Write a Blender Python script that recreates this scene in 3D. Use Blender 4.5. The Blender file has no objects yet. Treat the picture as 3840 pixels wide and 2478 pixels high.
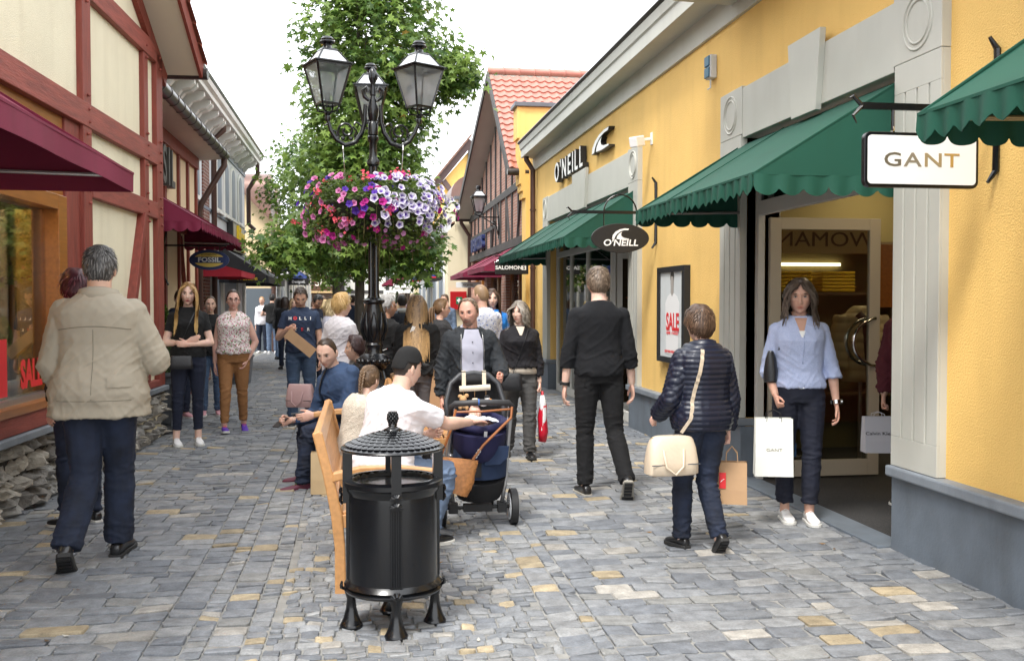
import bpy, math, random
import numpy as np
from math import radians as R, sin, cos, pi, sqrt, atan2
from mathutils import Vector as V, Matrix
from mathutils.bvhtree import BVHTree
S = bpy.context.scene
COL = S.collection
RS = np.random.RandomState
random.seed(7)

# ---------------- materials ----------------
M = {}
def mat(name, col=(.5, .5, .5), rough=.6, metal=0, var=0, vscale=8, bump=0, bscale=60, attr=None, spec=.5, trans=0, stretch=(1, 1, 1), coat=0, sheen=0, bdist=.01, detail=4, col2=None):
    if name in M: return M[name]
    m = bpy.data.materials.new(name); m.use_nodes = True
    nt = m.node_tree; n = nt.nodes; L = nt.links
    b = n['Principled BSDF']
    b.inputs['Base Color'].default_value = (*col, 1)
    b.inputs['Roughness'].default_value = rough
    b.inputs['Metallic'].default_value = metal
    b.inputs['Specular IOR Level'].default_value = spec
    if coat: b.inputs['Coat Weight'].default_value = coat; b.inputs['Coat Roughness'].default_value = .08
    if sheen: b.inputs['Sheen Weight'].default_value = sheen
    tc = n.new('ShaderNodeTexCoord'); mp = n.new('ShaderNodeMapping'); mp.inputs['Scale'].default_value = stretch
    L.new(tc.outputs['Object'], mp.inputs['Vector'])
    src = None
    if attr:
        a = n.new('ShaderNodeAttribute'); a.attribute_name = attr; src = a.outputs['Color']
        L.new(src, b.inputs['Base Color'])
    if var or col2:
        t = n.new('ShaderNodeTexNoise'); t.inputs['Scale'].default_value = vscale; t.inputs['Detail'].default_value = detail
        L.new(mp.outputs[0], t.inputs['Vector'])
        if col2:
            rp = n.new('ShaderNodeValToRGB'); rp.color_ramp.elements[0].position = .42; rp.color_ramp.elements[1].position = .6
            rp.color_ramp.elements[0].color = (*col, 1); rp.color_ramp.elements[1].color = (*col2, 1)
            L.new(t.outputs['Fac'], rp.inputs[0]); src = rp.outputs[0]
            L.new(src, b.inputs['Base Color'])
        if var:
            h = n.new('ShaderNodeHueSaturation')
            mr = n.new('ShaderNodeMapRange'); mr.inputs[1].default_value = .25; mr.inputs[2].default_value = .75
            mr.inputs[3].default_value = 1 - var; mr.inputs[4].default_value = 1 + var
            L.new(t.outputs['Fac'], mr.inputs[0]); L.new(mr.outputs[0], h.inputs['Value'])
            if src: L.new(src, h.inputs['Color'])
            else: h.inputs['Color'].default_value = (*col, 1)
            L.new(h.outputs[0], b.inputs['Base Color'])
    if bump:
        t2 = n.new('ShaderNodeTexNoise'); t2.inputs['Scale'].default_value = bscale; t2.inputs['Detail'].default_value = 3
        L.new(mp.outputs[0], t2.inputs['Vector'])
        bp = n.new('ShaderNodeBump'); bp.inputs['Strength'].default_value = bump; bp.inputs['Distance'].default_value = bdist
        L.new(t2.outputs['Fac'], bp.inputs['Height']); L.new(bp.outputs[0], b.inputs['Normal'])
    if trans:
        tr = n.new('ShaderNodeBsdfTranslucent'); mx = n.new('ShaderNodeMixShader'); mx.inputs[0].default_value = trans
        s2 = b.inputs['Base Color'].links[0].from_socket if b.inputs['Base Color'].links else None
        if s2: L.new(s2, tr.inputs['Color'])
        else: tr.inputs['Color'].default_value = (*col, 1)
        out = n['Material Output']
        L.new(b.outputs[0], mx.inputs[1]); L.new(tr.outputs[0], mx.inputs[2]); L.new(mx.outputs[0], out.inputs['Surface'])
    M[name] = m
    return m
def emis(name, col, st):
    if name in M: return M[name]
    m = bpy.data.materials.new(name); m.use_nodes = True
    b = m.node_tree.nodes['Principled BSDF']; b.inputs['Base Color'].default_value = (*col, 1)
    b.inputs['Emission Color'].default_value = (*col, 1); b.inputs['Emission Strength'].default_value = st
    M[name] = m; return m
def glass(name, tint=(1, 1, 1), refl=.08, rough=.0):
    m = bpy.data.materials.new(name); m.use_nodes = True
    nt = m.node_tree; n = nt.nodes; L = nt.links; n.remove(n['Principled BSDF'])
    t = n.new('ShaderNodeBsdfTransparent'); t.inputs[0].default_value = (*tint, 1)
    g = n.new('ShaderNodeBsdfGlossy'); g.inputs['Roughness'].default_value = rough
    lw = n.new('ShaderNodeLayerWeight'); lw.inputs[0].default_value = .35
    mr = n.new('ShaderNodeMapRange'); mr.inputs[3].default_value = refl; mr.inputs[4].default_value = .9
    mx = n.new('ShaderNodeMixShader')
    L.new(lw.outputs['Fresnel'], mr.inputs[0]); L.new(mr.outputs[0], mx.inputs[0])
    L.new(t.outputs[0], mx.inputs[1]); L.new(g.outputs[0], mx.inputs[2]); L.new(mx.outputs[0], n['Material Output'].inputs['Surface'])
    M[name] = m; return m

# ---------------- objects ----------------
def props(o, label=None, cat=None, group=None, kind=None):
    if label: o['label'] = label
    if cat: o['category'] = cat
    if group: o['group'] = group
    if kind: o['kind'] = kind
    return o
def thing(name, label, cat, loc=(0, 0, 0), rz=0, group=None):
    o = bpy.data.objects.new(name, None); COL.objects.link(o)
    o.location = loc; o.rotation_euler = (0, 0, rz); o.empty_display_size = .1
    return props(o, label, cat, group)
def wmat(o):
    m = Matrix.LocRotScale(o.location, o.rotation_euler, o.scale)
    return wmat(o.parent) @ m if o.parent else m

class MB:
    """collects geometry; build() links it as one mesh"""
    def __init__(s): s.v = []; s.f = []; s.m = []; s.c = []; s.n = 0; s.col = (1, 1, 1); s.mi = 0
    def add(s, vs, fs, mi=None, col=None):
        b = s.n; vs = [tuple(v) for v in vs]; s.v += vs; s.n += len(vs)
        s.f += [tuple(b + i for i in f) for f in fs]
        s.m += [s.mi if mi is None else mi] * len(fs)
        s.c += [col or s.col] * len(vs)
        return s
    def box(s, x0, x1, y0, y1, z0, z1, **k):
        vs = [(x, y, z) for z in (z0, z1) for y in (y0, y1) for x in (x0, x1)]
        return s.add(vs, [(0, 2, 3, 1), (4, 5, 7, 6), (0, 1, 5, 4), (2, 6, 7, 3), (0, 4, 6, 2), (1, 3, 7, 5)], **k)
    def obox(s, a, b, w, h, up=(0, 0, 1), **k):
        """box beam from a to b, w across, h along up"""
        a = V(a); b = V(b); d = (b - a).normalized(); u = V(up); sd = d.cross(u)
        if sd.length < 1e-4: sd = d.cross(V((1, 0, 0)))
        sd.normalize(); u = sd.cross(d).normalized()
        vs = [p + sd * i * w / 2 + u * j * h / 2 for p in (a, b) for (i, j) in ((-1, -1), (1, -1), (1, 1), (-1, 1))]
        return s.add(vs, [(0, 1, 2, 3), (7, 6, 5, 4), (0, 4, 5, 1), (1, 5, 6, 2), (2, 6, 7, 3), (3, 7, 4, 0)], **k)
    def tube(s, pts, r, n=10, cap=True, flat=None, **k):
        pts = [V(p) for p in pts]; N = len(pts)
        rr = r if hasattr(r, '__len__') else [r] * N
        vs = []; fs = []
        prev = None
        for i, p in enumerate(pts):
            d = (pts[min(i + 1, N - 1)] - pts[max(i - 1, 0)]).normalized()
            if prev is None:
                a = d.cross(V((0, 0, 1)))
                if a.length < .05: a = d.cross(V((0, 1, 0)))
                a.normalize()
            else:
                a = (prev - d * prev.dot(d)).normalized()
            prev = a; b = d.cross(a)
            for j in range(n):
                t = 2 * pi * j / n
                q = rr[i]; qx, qy = (q if hasattr(q, '__len__') else (q, q))
                vs.append(p + a * cos(t) * qx + b * sin(t) * qy)
        for i in range(N - 1):
            for j in range(n):
                fs.append((i * n + j, i * n + (j + 1) % n, (i + 1) * n + (j + 1) % n, (i + 1) * n + j))
        if cap: fs.append(tuple(range(n))[::-1]); fs.append(tuple((N - 1) * n + j for j in range(n)))
        # outward normals: a x b = d ; ring order a->b is ccw about d
        return s.add(vs, fs, **k)
    def lathe(s, prof, c=(0, 0, 0), n=24, flute=None, **k):
        vs = []; fs = []
        for (r, z) in prof:
            for j in range(n):
                t = 2 * pi * j / n; q = r
                if flute and flute[0] <= z <= flute[1] and j % 2: q = r * .88
                vs.append((c[0] + q * cos(t), c[1] + q * sin(t), c[2] + z))
        for i in range(len(prof) - 1):
            for j in range(n): fs.append((i * n + j, i * n + (j + 1) % n, (i + 1) * n + (j + 1) % n, (i + 1) * n + j))
        fs.append(tuple(range(n))[::-1]); fs.append(tuple((len(prof) - 1) * n + j for j in range(n)))
        return s.add(vs, fs, **k)
    def sph(s, c, r, n=12, m=8, rot=None, **k):
        rx, ry, rz = r if hasattr(r, '__len__') else (r, r, r)
        vs = []; fs = []
        for i in range(1, m):
            e = -pi / 2 + pi * i / m
            for j in range(n):
                t = 2 * pi * j / n; p = V((rx * cos(e) * cos(t), ry * cos(e) * sin(t), rz * sin(e)))
                if rot is not None: p = rot @ p
                vs.append(V(c) + p)
        lo = V((0, 0, -rz)); hi = V((0, 0, rz))
        if rot is not None: lo = rot @ lo; hi = rot @ hi
        vs += [V(c) + lo, V(c) + hi]
        for i in range(m - 2):
            for j in range(n): fs.append((i * n + j, i * n + (j + 1) % n, (i + 1) * n + (j + 1) % n, (i + 1) * n + j))
        L = (m - 1) * n
        for j in range(n):
            fs.append((L, (j + 1) % n, j)); fs.append((L + 1, (m - 2) * n + j, (m - 2) * n + (j + 1) % n))
        return s.add(vs, fs, **k)
    def prism(s, poly, a, b, ax='x', **k):
        """polygon (u,v) extruded from a to b along ax; x:(y,z) y:(x,z) z:(x,y)"""
        n = len(poly)
        f = {'x': lambda t, u, v: (t, u, v), 'y': lambda t, u, v: (u, t, v), 'z': lambda t, u, v: (u, v, t)}[ax]
        vs = [f(a, u, v) for u, v in poly] + [f(b, u, v) for u, v in poly]
        ar = sum(poly[i][0] * poly[(i + 1) % n][1] - poly[(i + 1) % n][0] * poly[i][1] for i in range(n))
        fl = (ar > 0) == (b > a)
        if ax == 'y': fl = not fl
        fs = [tuple(range(n)), tuple(range(2 * n - 1, n - 1, -1))] + [(i, i + n, (i + 1) % n + n, (i + 1) % n) for i in range(n)]
        if fl: fs = [f_[::-1] for f_ in fs]
        return s.add(vs, fs, **k)
    def arr(s, v, f, **k): return s.add([tuple(map(float, p)) for p in v], [tuple(map(int, q)) for q in f], **k)
    def build(s, name, mats, parent=None, smooth=False, bevel=0, world=True, attr=False, mod=None, autos=None):
        if not hasattr(mats, '__len__'): mats = [mats]
        me = bpy.data.meshes.new(name)
        vs = s.v
        if parent is not None and world:
            mi = wmat(parent).inverted(); vs = [tuple(mi @ V(p)) for p in vs]
        me.from_pydata(vs, [], s.f)
        for m_ in mats: me.materials.append(m_)
        if any(s.m): me.polygons.foreach_set('material_index', s.m)
        if attr:
            at = me.color_attributes.new('col', 'FLOAT_COLOR', 'POINT')
            at.data.foreach_set('color', np.array([(*c, 1) for c in s.c], dtype=np.float32).ravel())
        if smooth:
            me.polygons.foreach_set('use_smooth', [True] * len(s.f))
        o = bpy.data.objects.new(name, me); COL.objects.link(o); o.parent = parent
        if bevel:
            b = o.modifiers.new('bevel', 'BEVEL'); b.width = bevel; b.segments = 2; b.limit_method = 'ANGLE'; b.angle_limit = R(40)
        if autos or (smooth and autos is None and bevel):
            pass
        if smooth and autos:
            me.set_sharp_from_angle(angle=R(autos))
        return o

def text_arrays(txt, size=1, ext=0.0, bold=0.0, xs=1, align='CENTER', shear=0, res=3, space=1):
    cu = bpy.data.curves.new('t', 'FONT'); cu.body = txt; cu.size = size; cu.extrude = ext; cu.offset = bold
    cu.align_x = align; cu.align_y = 'CENTER'; cu.shear = shear; cu.resolution_u = res; cu.space_character = space
    o = bpy.data.objects.new('t', cu); COL.objects.link(o)
    dg = bpy.context.evaluated_depsgraph_get(); me = o.evaluated_get(dg).to_mesh()
    v = [(p.co.x * xs, p.co.y, p.co.z) for p in me.vertices]; f = [tuple(p.vertices) for p in me.polygons]
    bpy.data.objects.remove(o); bpy.data.curves.remove(cu)
    return v, f
def place(v, org, ux, uy, uz=None):
    org = V(org); ux = V(ux).normalized(); uy = V(uy).normalized(); uz = ux.cross(uy)
    return [org + ux * p[0] + uy * p[1] + uz * p[2] for p in v]
def lettering(mb, txt, org, ux, uy, size, ext=.002, **k):
    col = k.pop('col', None); mi = k.pop('mi', None)
    v, f = text_arrays(txt, size, ext, **k)
    return mb.add(place(v, org, ux, uy), f, mi=mi, col=col)

# ---------------- noise ----------------
_rs = RS(3); _P = np.concatenate([_rs.permutation(256)] * 3); _G = _rs.normal(size=(256, 3)); _G /= np.linalg.norm(_G, axis=1)[:, None]
def noise3(p):
    i = np.floor(p).astype(int); f = p - i; i &= 255; u = f * f * f * (f * (f * 6 - 15) + 10)
    r = 0
    for dx in (0, 1):
        for dy in (0, 1):
            for dz in (0, 1):
                h = _P[_P[_P[(i[:, 0] + dx) & 255] + ((i[:, 1] + dy) & 255)] + ((i[:, 2] + dz) & 255)] & 255
                g = _G[h]; w = (u[:, 0] if dx else 1 - u[:, 0]) * (u[:, 1] if dy else 1 - u[:, 1]) * (u[:, 2] if dz else 1 - u[:, 2])
                r = r + w * ((f[:, 0] - dx) * g[:, 0] + (f[:, 1] - dy) * g[:, 1] + (f[:, 2] - dz) * g[:, 2])
    return r
def remesh(mb, vox, sm=2):
    me = bpy.data.meshes.new('r'); me.from_pydata(mb.v, [], mb.f)
    o = bpy.data.objects.new('r', me); COL.objects.link(o)
    m = o.modifiers.new('r', 'REMESH'); m.mode = 'VOXEL'; m.voxel_size = vox
    if sm:
        q = o.modifiers.new('s', 'SMOOTH'); q.factor = .5; q.iterations = sm
    dg = bpy.context.evaluated_depsgraph_get(); e = o.evaluated_get(dg); m2 = e.to_mesh()
    n = len(m2.vertices); v = np.empty(n * 3, np.float32); m2.vertices.foreach_get('co', v); v = v.reshape(-1, 3).astype(float)
    nr = np.empty(n * 3, np.float32); m2.vertex_normals.foreach_get('vector', nr); nr = nr.reshape(-1, 3).astype(float)
    f = np.array([tuple(p.vertices) if len(p.vertices) == 4 else (*p.vertices, p.vertices[-1]) for p in m2.polygons], dtype=int).reshape(-1, 4)
    e.to_mesh_clear(); bpy.data.objects.remove(o); bpy.data.meshes.remove(me)
    return v, f, nr
def mesh_from(name, v, f, mats, parent, smooth=True, cols=None, mi=None):
    me = bpy.data.meshes.new(name)
    f = [tuple(dict.fromkeys(map(int, q))) for q in f]
    me.from_pydata([tuple(map(float, p)) for p in v], [], f)
    for m_ in (mats if hasattr(mats, '__len__') else [mats]): me.materials.append(m_)
    if mi is not None: me.polygons.foreach_set('material_index', mi)
    if smooth: me.polygons.foreach_set('use_smooth', [True] * len(f))
    if cols is not None:
        at = me.color_attributes.new('col', 'FLOAT_COLOR', 'POINT')
        c = np.ones((len(v), 4), np.float32); c[:, :3] = cols; at.data.foreach_set('color', c.ravel())
    o = bpy.data.objects.new(name, me); COL.objects.link(o); o.parent = parent
    return o
def sst(x, a, b):
    t = np.clip((x - a) / (b - a), 0, 1); return t * t * (3 - 2 * t)
# ---------------- people ----------------
SK = mat('skin', attr='col', rough=.5, var=.06, vscale=30, bump=.08, bscale=300, spec=.35, bdist=.002)
for a_, b_ in (('Subsurface Weight', .12), ('Subsurface Scale', .02)): SK.node_tree.nodes['Principled BSDF'].inputs[a_].default_value = b_
SK.node_tree.nodes['Principled BSDF'].inputs['Subsurface Radius'].default_value = (1, .3, .15)
HAIR = mat('hair', attr='col', rough=.42, spec=.4, var=.12, vscale=60)
def unit(v): v = V(v); return v.normalized()

def head_grid(nu=52, nv=44, w=1.0, fem=False):
    t = np.linspace(-pi, pi, nu, endpoint=False); a = t - .5 * np.sin(t)
    e = np.linspace(-pi / 2, pi / 2, nv + 2)[1:-1]
    A, E_ = np.meshgrid(a, e); A = A.ravel(); E_ = E_.ravel()
    se = np.sin(E_); ce = np.cos(E_); sa = np.sin(A); ca = np.cos(A)
    z = .12 * se
    g = np.where(se < 0, ce ** .62, ce ** .9)
    x = .075 * w * sa * np.where(se < 0, ce ** .8, ce ** .85)
    y = np.where(ca > 0, .088 * ca * g, .103 * ca * np.where(se < 0, ce, ce ** .85))
    low = np.clip((-.015 - z) / .105, 0, 1)
    x *= 1 - .34 * low ** 1.4
    y = np.where(ca < 0, y * (1 - .5 * low ** 1.1), y)
    y = np.where(ca > 0, y * (1 - .03 * low), y)
    fr = sst(ca, .15, .6)
    G = lambda cx, cz, sx, sz: np.exp(-((np.abs(x) - cx) / sx) ** 2 - ((z - cz) / sz) ** 2)
    nose = .5 if fem else .6
    y = y + fr * (.012 * G(0, .0, .008, .022) + (.019 + .004 * nose) * np.exp(-(x / .011) ** 2) * np.exp(-((z + .034) / .018) ** 2) + .006 * G(.011, -.042, .007, .008)
        - .0095 * G(.031, .004, .016, .0125) + (.0035 if fem else .006) * G(.028, .028, .02, .009) + .004 * G(.046, -.022, .016, .014)
        + .0065 * G(0, -.064, .02, .006) + .0055 * G(0, -.077, .017, .006) - .004 * G(0, -.0705, .022, .0022)
        - .004 * G(0, -.088, .02, .006) + .007 * G(0, -.103, .02, .012) - .003 * G(.052, -.055, .014, .02))
    x = x + np.sign(x) * fr * .002 * G(.05, -.02, .02, .02)
    v = np.stack([x, y, z], 1)
    f = []
    for i in range(nv - 1):
        for j in range(nu):
            f.append((i * nu + j, i * nu + (j + 1) % nu, (i + 1) * nu + (j + 1) % nu, (i + 1) * nu + j))
    v = np.vstack([v, [(0, 0, -.12), (0, 0, .12)]]); L = nu * nv
    for j in range(nu):
        f.append((L, (j + 1) % nu, j, j)); f.append((L + 1, (nv - 1) * nu + j, (nv - 1) * nu + (j + 1) % nu, (nv - 1) * nu + (j + 1) % nu))
    az = np.append(A, [0, 0])
    return v, f, az
HEADS = {}
def head(fem, w=1):
    k = (fem, w)
    if k not in HEADS: HEADS[k] = head_grid(fem=fem, w=w)
    return HEADS[k]
_ang = np.radians([0, 30, 50, 68, 80, 92, 104, 118, 140, 180])
HL = {'m': [.082, .086, .075, .045, .0, -.03, .0, -.04, -.075, -.085], 'w': [.088, .085, .07, .035, .0, -.035, -.04, -.05, -.08, -.095],
      'bald': [.108, .11, .10, .06, .01, -.025, .0, -.04, -.075, -.085]}
def hairline(az, kind='m'): return np.interp(np.abs(az), _ang, HL[kind])

def hand_arrays(kind):
    m = MB()
    m.tube([(0, 0, .03), (0, 0, 0), (.001, .0, -.03), (.002, .002, -.06), (.0, .0, -.09)], [(.019, .025), (.018, .026), (.015, .035), (.014, .039), (.011, .037)], n=12)
    L = [.068, .076, .071, .055]; Y = [.028, .0095, -.009, -.027]; Z = [-.088, -.093, -.089, -.08]
    curl = {'relax': (.35, .5, .35), 'grip': (1.25, 1.5, .9), 'open': (.08, .12, .1)}[kind]
    for i in range(4):
        p = V((0, Y[i], Z[i] + .012)); a = 0; pts = [p]; r = [.0092, .009, .0084, .0076, .006]
        for k, fr in enumerate((.0, .45, .32, .23)):
            if k: a += curl[k - 1] * (1 + .1 * i)
            d = V((-sin(a), (Y[i] * .9 if kind == 'open' else Y[i] * .3), -cos(a)))
            p = p + d * (.014 if k == 0 else L[i] * fr); pts.append(p)
        m.tube(pts, [q * (.88 if i == 3 else 1) for q in r], n=8); m.sph(pts[-1], r[-1] * 1.0, 8, 6)
        for q, rr in zip(pts[1:4], r[1:4]): m.sph(q, rr * 1.04, 8, 6)
    th = [(-.004, .022, -.022), (-.012, .042, -.048), (-.022, .052, -.072), (-.034 if kind == 'grip' else -.026, .046 if kind == 'grip' else .058, -.094)]
    m.tube(th, [.014, .0115, .0095, .0072], n=8); m.sph(th[-1], .0074, 8, 6); m.sph(th[1], .012, 8, 6); m.sph(th[2], .0098, 8, 6)
    return remesh(m, .0042, 1)
HANDS = {}
def hand(kind):
    if kind not in HANDS: HANDS[kind] = hand_arrays(kind)
    return HANDS[kind]

def shoe_arrays(sole=.025, low=True, heel=0):
    # foot along +y, ankle at origin, ground at z=-.085
    zs = -.085; secs = [(-.075, .024, .055), (-.06, .032, .07), (-.03, .035, .078), (.0, .034, .085), (.04, .036, .07), (.08, .043, .05), (.12, .047, .043), (.155, .043, .038), (.18, .03, .03), (.192, .012, .02)]
    up = MB(); pr = []
    for y, w, h in secs:
        ring = []
        for k in range(14):
            t = 2 * pi * k / 14; cx = cos(t); cz = sin(t)
            ring.append((w * np.sign(cx) * abs(cx) ** .8, y, zs + sole * .6 + h * (.5 + .5 * np.sign(cz) * abs(cz) ** .7)))
        pr.append(ring)
    vs = [p for r in pr for p in r]; fs = []
    for i in range(len(pr) - 1):
        for j in range(14): fs.append((i * 14 + j, (i + 1) * 14 + j, (i + 1) * 14 + (j + 1) % 14, i * 14 + (j + 1) % 14))
    fs.append(tuple(range(14))); fs.append(tuple(len(vs) - 14 + j for j in range(14))[::-1])
    up.add(vs, fs)
    so = MB(); poly = [(w * 1.08 + .003, y * 1.02) for y, w, h in secs]; out = poly + [(-a, b) for a, b in poly[::-1]]
    so.prism(out, zs, zs + sole, 'z')
    return up, so

PEOPLE = []
def person(loc, face, label, h=1.75, fem=False, lean=0, side=0, twist=0, armR=None, armL=None, legR=None, legL=None, hy=0, hp=0, hr=0, skin=(.62, .39, .29),
           hair='short', hc=(.06, .035, .02), hc2=None, hl=None, top=None, pants=None, shoes=None, bare=None, belly=0, fat=1.0, vox=.012, seat=None, group=None,
           lips=None, beard=None, glasses=None, hands=('relax', 'relax'), sleeve=1.0, hem=.86, fold=1.0, strands=350, extras=None, palm=(None, None), lift=0, hairlen=.4, hw=1.0,
           scarf=None, cat='person', name='person', hscale=1.0, neckr=None, toes=(0, 0), pleg=1.0, pend=1.0, quilt=False, sit=False, collar=None, footp=(0, 0)):
    """arm = (upper dir, fore dir); leg = (thigh dir, shin dir). local frame: x = right, y = forward, z = up"""
    sc = h / 1.743
    root = thing(name, label, cat, (0, 0, 0), R(face), group)
    sw = .15 if fem else .17
    rs = RS(len(PEOPLE) + 11)
    # legs first
    dR = [(.02, .05, -1), (.0, -.05, -1)]; legR = legR or dR; legL = legL or [(-.02, .0, -1), (0, -.03, -1)]
    hip0 = .9; TH, SH = .425 * pleg, .405 * pleg
    J = {}
    for s, lg, nm in ((1, legR, 'R'), (-1, legL, 'L')):
        hp_ = V((s * .088, 0, 0)); kn = hp_ + unit(lg[0]) * TH; an = kn + unit(lg[1]) * SH
        J['h' + nm], J['k' + nm], J['a' + nm] = hp_, kn, an
    low = min(J['aR'].z, J['aL'].z) - .085 - lift
    pz = -low if seat is None else seat / sc
    for k in J: J[k] = J[k] + V((0, 0, pz))
    pel = V((0, 0, pz + .03))
    ml = Matrix.Rotation(-R(lean), 3, 'X') @ Matrix.Rotation(R(side), 3, 'Y') @ Matrix.Rotation(R(twist), 3, 'Z')
    def T(p):  # upper body rest (relative to pelvis) -> posed
        p = V(p); w = min(1, max(0, (p.z + .02) / .2)); w = w * w * (3 - 2 * w)
        q = Matrix.Rotation(-R(lean) * w, 3, 'X') @ Matrix.Rotation(R(side) * w, 3, 'Y') @ Matrix.Rotation(R(twist) * w, 3, 'Z')
        return pel + q @ p
    secs = [(-.07, .15, .105, 0), (.0, .168, .12, -.005), (.06, .165, .12, 0), (.14, .142 if fem else .152, .105, .005), (.25, .145 if fem else .158, .11, .01), (.36, .158 if fem else .172, .125 if fem else .122, .012), (.42, .158 if fem else .178, .112, .0), (.46, .14 if fem else .158, .098, -.005), (.49, .112, .082, -.01), (.52, .08, .066, -.01), (.555, .058, .055, -.005)]
    def torso(mb, infl, z0=-.07, z1=.555, n=22, sx=1.0):
        rings = []; last = None
        zz = [z0] + [s_[0] for s_ in secs if z0 < s_[0] < z1] + [z1]
        Z = [s_[0] for s_ in secs]
        for z in zz:
            rx = np.interp(z, Z, [s_[1] for s_ in secs]) * (fat if z < .5 else 1) + infl; ry = np.interp(z, Z, [s_[2] for s_ in secs]) * (fat if z < .5 else 1) + infl; yo = np.interp(z, Z, [s_[3] for s_ in secs])
            bz = math.exp(-((z - .13) / .13) ** 2) * belly
            if callable(sx): k_ = sx(z); rx += k_; ry += k_ * .8
            ring = []
            for k in range(n):
                t = 2 * pi * k / n; c, s2 = cos(t), sin(t)
                e = .8 if z > .3 else .9
                x = rx * np.sign(c) * abs(c) ** e; y = ry * np.sign(s2) * abs(s2) ** e + yo + max(0, s2) * bz
                if fem and z > .2:
                    y += .035 * math.exp(-((abs(x) - .075) / .05) ** 2) * math.exp(-((z - .33) / .06) ** 2) * (s2 > 0)
                ring.append(T((x, y, z)))
            rings.append(ring)
        vs = [p for r in rings for p in r]; fs = []
        for i in range(len(rings) - 1):
            for j in range(n): fs.append((i * n + j, i * n + (j + 1) % n, (i + 1) * n + (j + 1) % n, (i + 1) * n + j))
        fs.append(tuple(range(n))[::-1]); fs.append(tuple((len(rings) - 1) * n + j for j in range(n)))
        mb.add(vs, fs)
    armR = armR or [(.12, -.02, -1), (.05, .12, -1)]; armL = armL or [(-.12, -.02, -1), (-.05, .12, -1)]
    A = {}
    for s, am, nm in ((1, armR, 'R'), (-1, armL, 'L')):
        sh = T((s * sw, -.01, .42)); el = sh + unit(am[0]) * .285; wr = el + unit(am[1]) * .25
        A['s' + nm], A['e' + nm], A['w' + nm] = sh, el, wr
        hd = unit(am[2]) if len(am) > 2 else unit(am[1])
        A['d' + nm] = hd
    k_ = (.92 if fem else 1.0) * (fat * .5 + .5)
    def arm(mb, nm, infl, t0=0, t1=2.0, flat=0):
        s, e, w = A['s' + nm], A['e' + nm], A['w' + nm]
        ts = [t0] + [t for t in (.3, .6, .9, 1.0, 1.1, 1.3, 1.6, 1.85) if t0 < t < t1] + [t1]
        rad = lambda t: np.interp(t, [0, .3, .6, .95, 1.1, 1.3, 1.6, 2.0], [.052, .051, .047, .041, .043, .042, .034, .027]) * k_ + (infl(t) if callable(infl) else infl)
        pt = lambda t: s + (e - s) * t if t <= 1 else e + (w - e) * (t - 1)
        P = [pt(t) for t in ts]; mb.tube(P, [rad(t) for t in ts], n=12)
        if t0 == 0: mb.sph(s, rad(0) * 1.04, 12, 8)
        if t1 > 1: mb.sph(e, rad(1) * 1.02, 12, 8)
    def leg(mb, nm, infl, t1=2.0, t0=0):
        s, e, w = J['h' + nm] + V((0, 0, 0)), J['k' + nm], J['a' + nm]
        ts = [0] + [t for t in (.25, .5, .75, .95, 1.05, 1.25, 1.5, 1.75) if t < t1] + [t1]
        rad = lambda t: np.interp(t, [0, .25, .5, .95, 1.05, 1.3, 1.6, 2.0], [.088, .085, .074, .053, .051, .052, .041, .035]) * (fat * .6 + .4) * (1.02 if fem else 1) + (infl(t) if callable(infl) else infl)
        pt = lambda t: s + (e - s) * t if t <= 1 else e + (w - e) * (t - 1)
        mb.tube([pt(t) for t in ts], [rad(t) for t in ts], n=14); mb.sph(e, rad(1), 12, 8)
        mb.sph(s, rad(0), 12, 8)
    # body (one mesh)
    b = MB(); cov = -.012
    torso(b, cov - .006, z1=.54)
    arm(b, 'R', lambda t: 0 if t >= sleeve - .05 else cov); arm(b, 'L', lambda t: 0 if t >= sleeve - .05 else cov)
    leg(b, 'R', lambda t: 0 if t > pend * 2 - .1 else cov); leg(b, 'L', lambda t: 0 if t > pend * 2 - .1 else cov)
    nb = T((0, -.012, .50)); nt0 = T((0, .012, .59))
    hm = Matrix.Rotation(R(hy), 3, 'Z') @ Matrix.Rotation(-R(hp), 3, 'X') @ Matrix.Rotation(R(hr), 3, 'Y')
    hc_ = T((0, .014, .558)) + hm @ V((0, .018, .108 * hscale))
    nr_ = neckr or (.05 if fem else .06)
    b.tube([nb, nb + (nt0 - nb) * .5, hc_ + hm @ V((0, -.02, -.05))], [nr_ * 1.12, nr_ * .98, nr_ * .96], n=14)
    for nm in 'RL': b.tube([J['a' + nm] + V((0, 0, .05)), J['a' + nm] - V((0, 0, .03))], [.037, .034], n=10)
    bv, bf, bn = remesh(b, vox, 3)
    cols = np.tile(np.array(skin), (len(bv), 1))
    allv = [bv]; allf = [bf]; allc = [cols]; off = len(bv); mi = [0] * len(bf)
    # head
    hv, hf, az = head(fem, hw); hv0 = hv.copy()
    hcol = np.tile(np.array(skin), (len(hv), 1))
    x, y, z = hv0.T; fr = (y > .03)
    g = lambda cx, cz, sx, sz: (np.exp(-((np.abs(x) - cx) / sx) ** 2 - ((z - cz) / sz) ** 2) * fr)[:, None]
    lc = np.array(lips or (skin[0] * .78, skin[1] * .5, skin[2] * .5))
    hcol = hcol * (1 - .1 * g(.042, -.03, .02, .018) * np.array([0, .6, .7])[None])
    hcol = hcol + (lc - hcol) * np.clip(g(0, -.0705, .021, .0085) * 1.6, 0, 1)
    bc = np.array(hc) * .8 if hc[0] < .25 else np.array((.25, .15, .08))
    hcol = hcol + (bc - hcol) * np.clip(g(.032, .0245, .016, .0038) * 1.0, 0, .85)
    hcol = hcol + (np.array((.05, .03, .025)) - hcol) * np.clip(g(.031, .0095, .013, .003) * .8, 0, .8)
    hcol = hcol * (1 - .2 * g(.031, .006, .016, .009))
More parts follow.
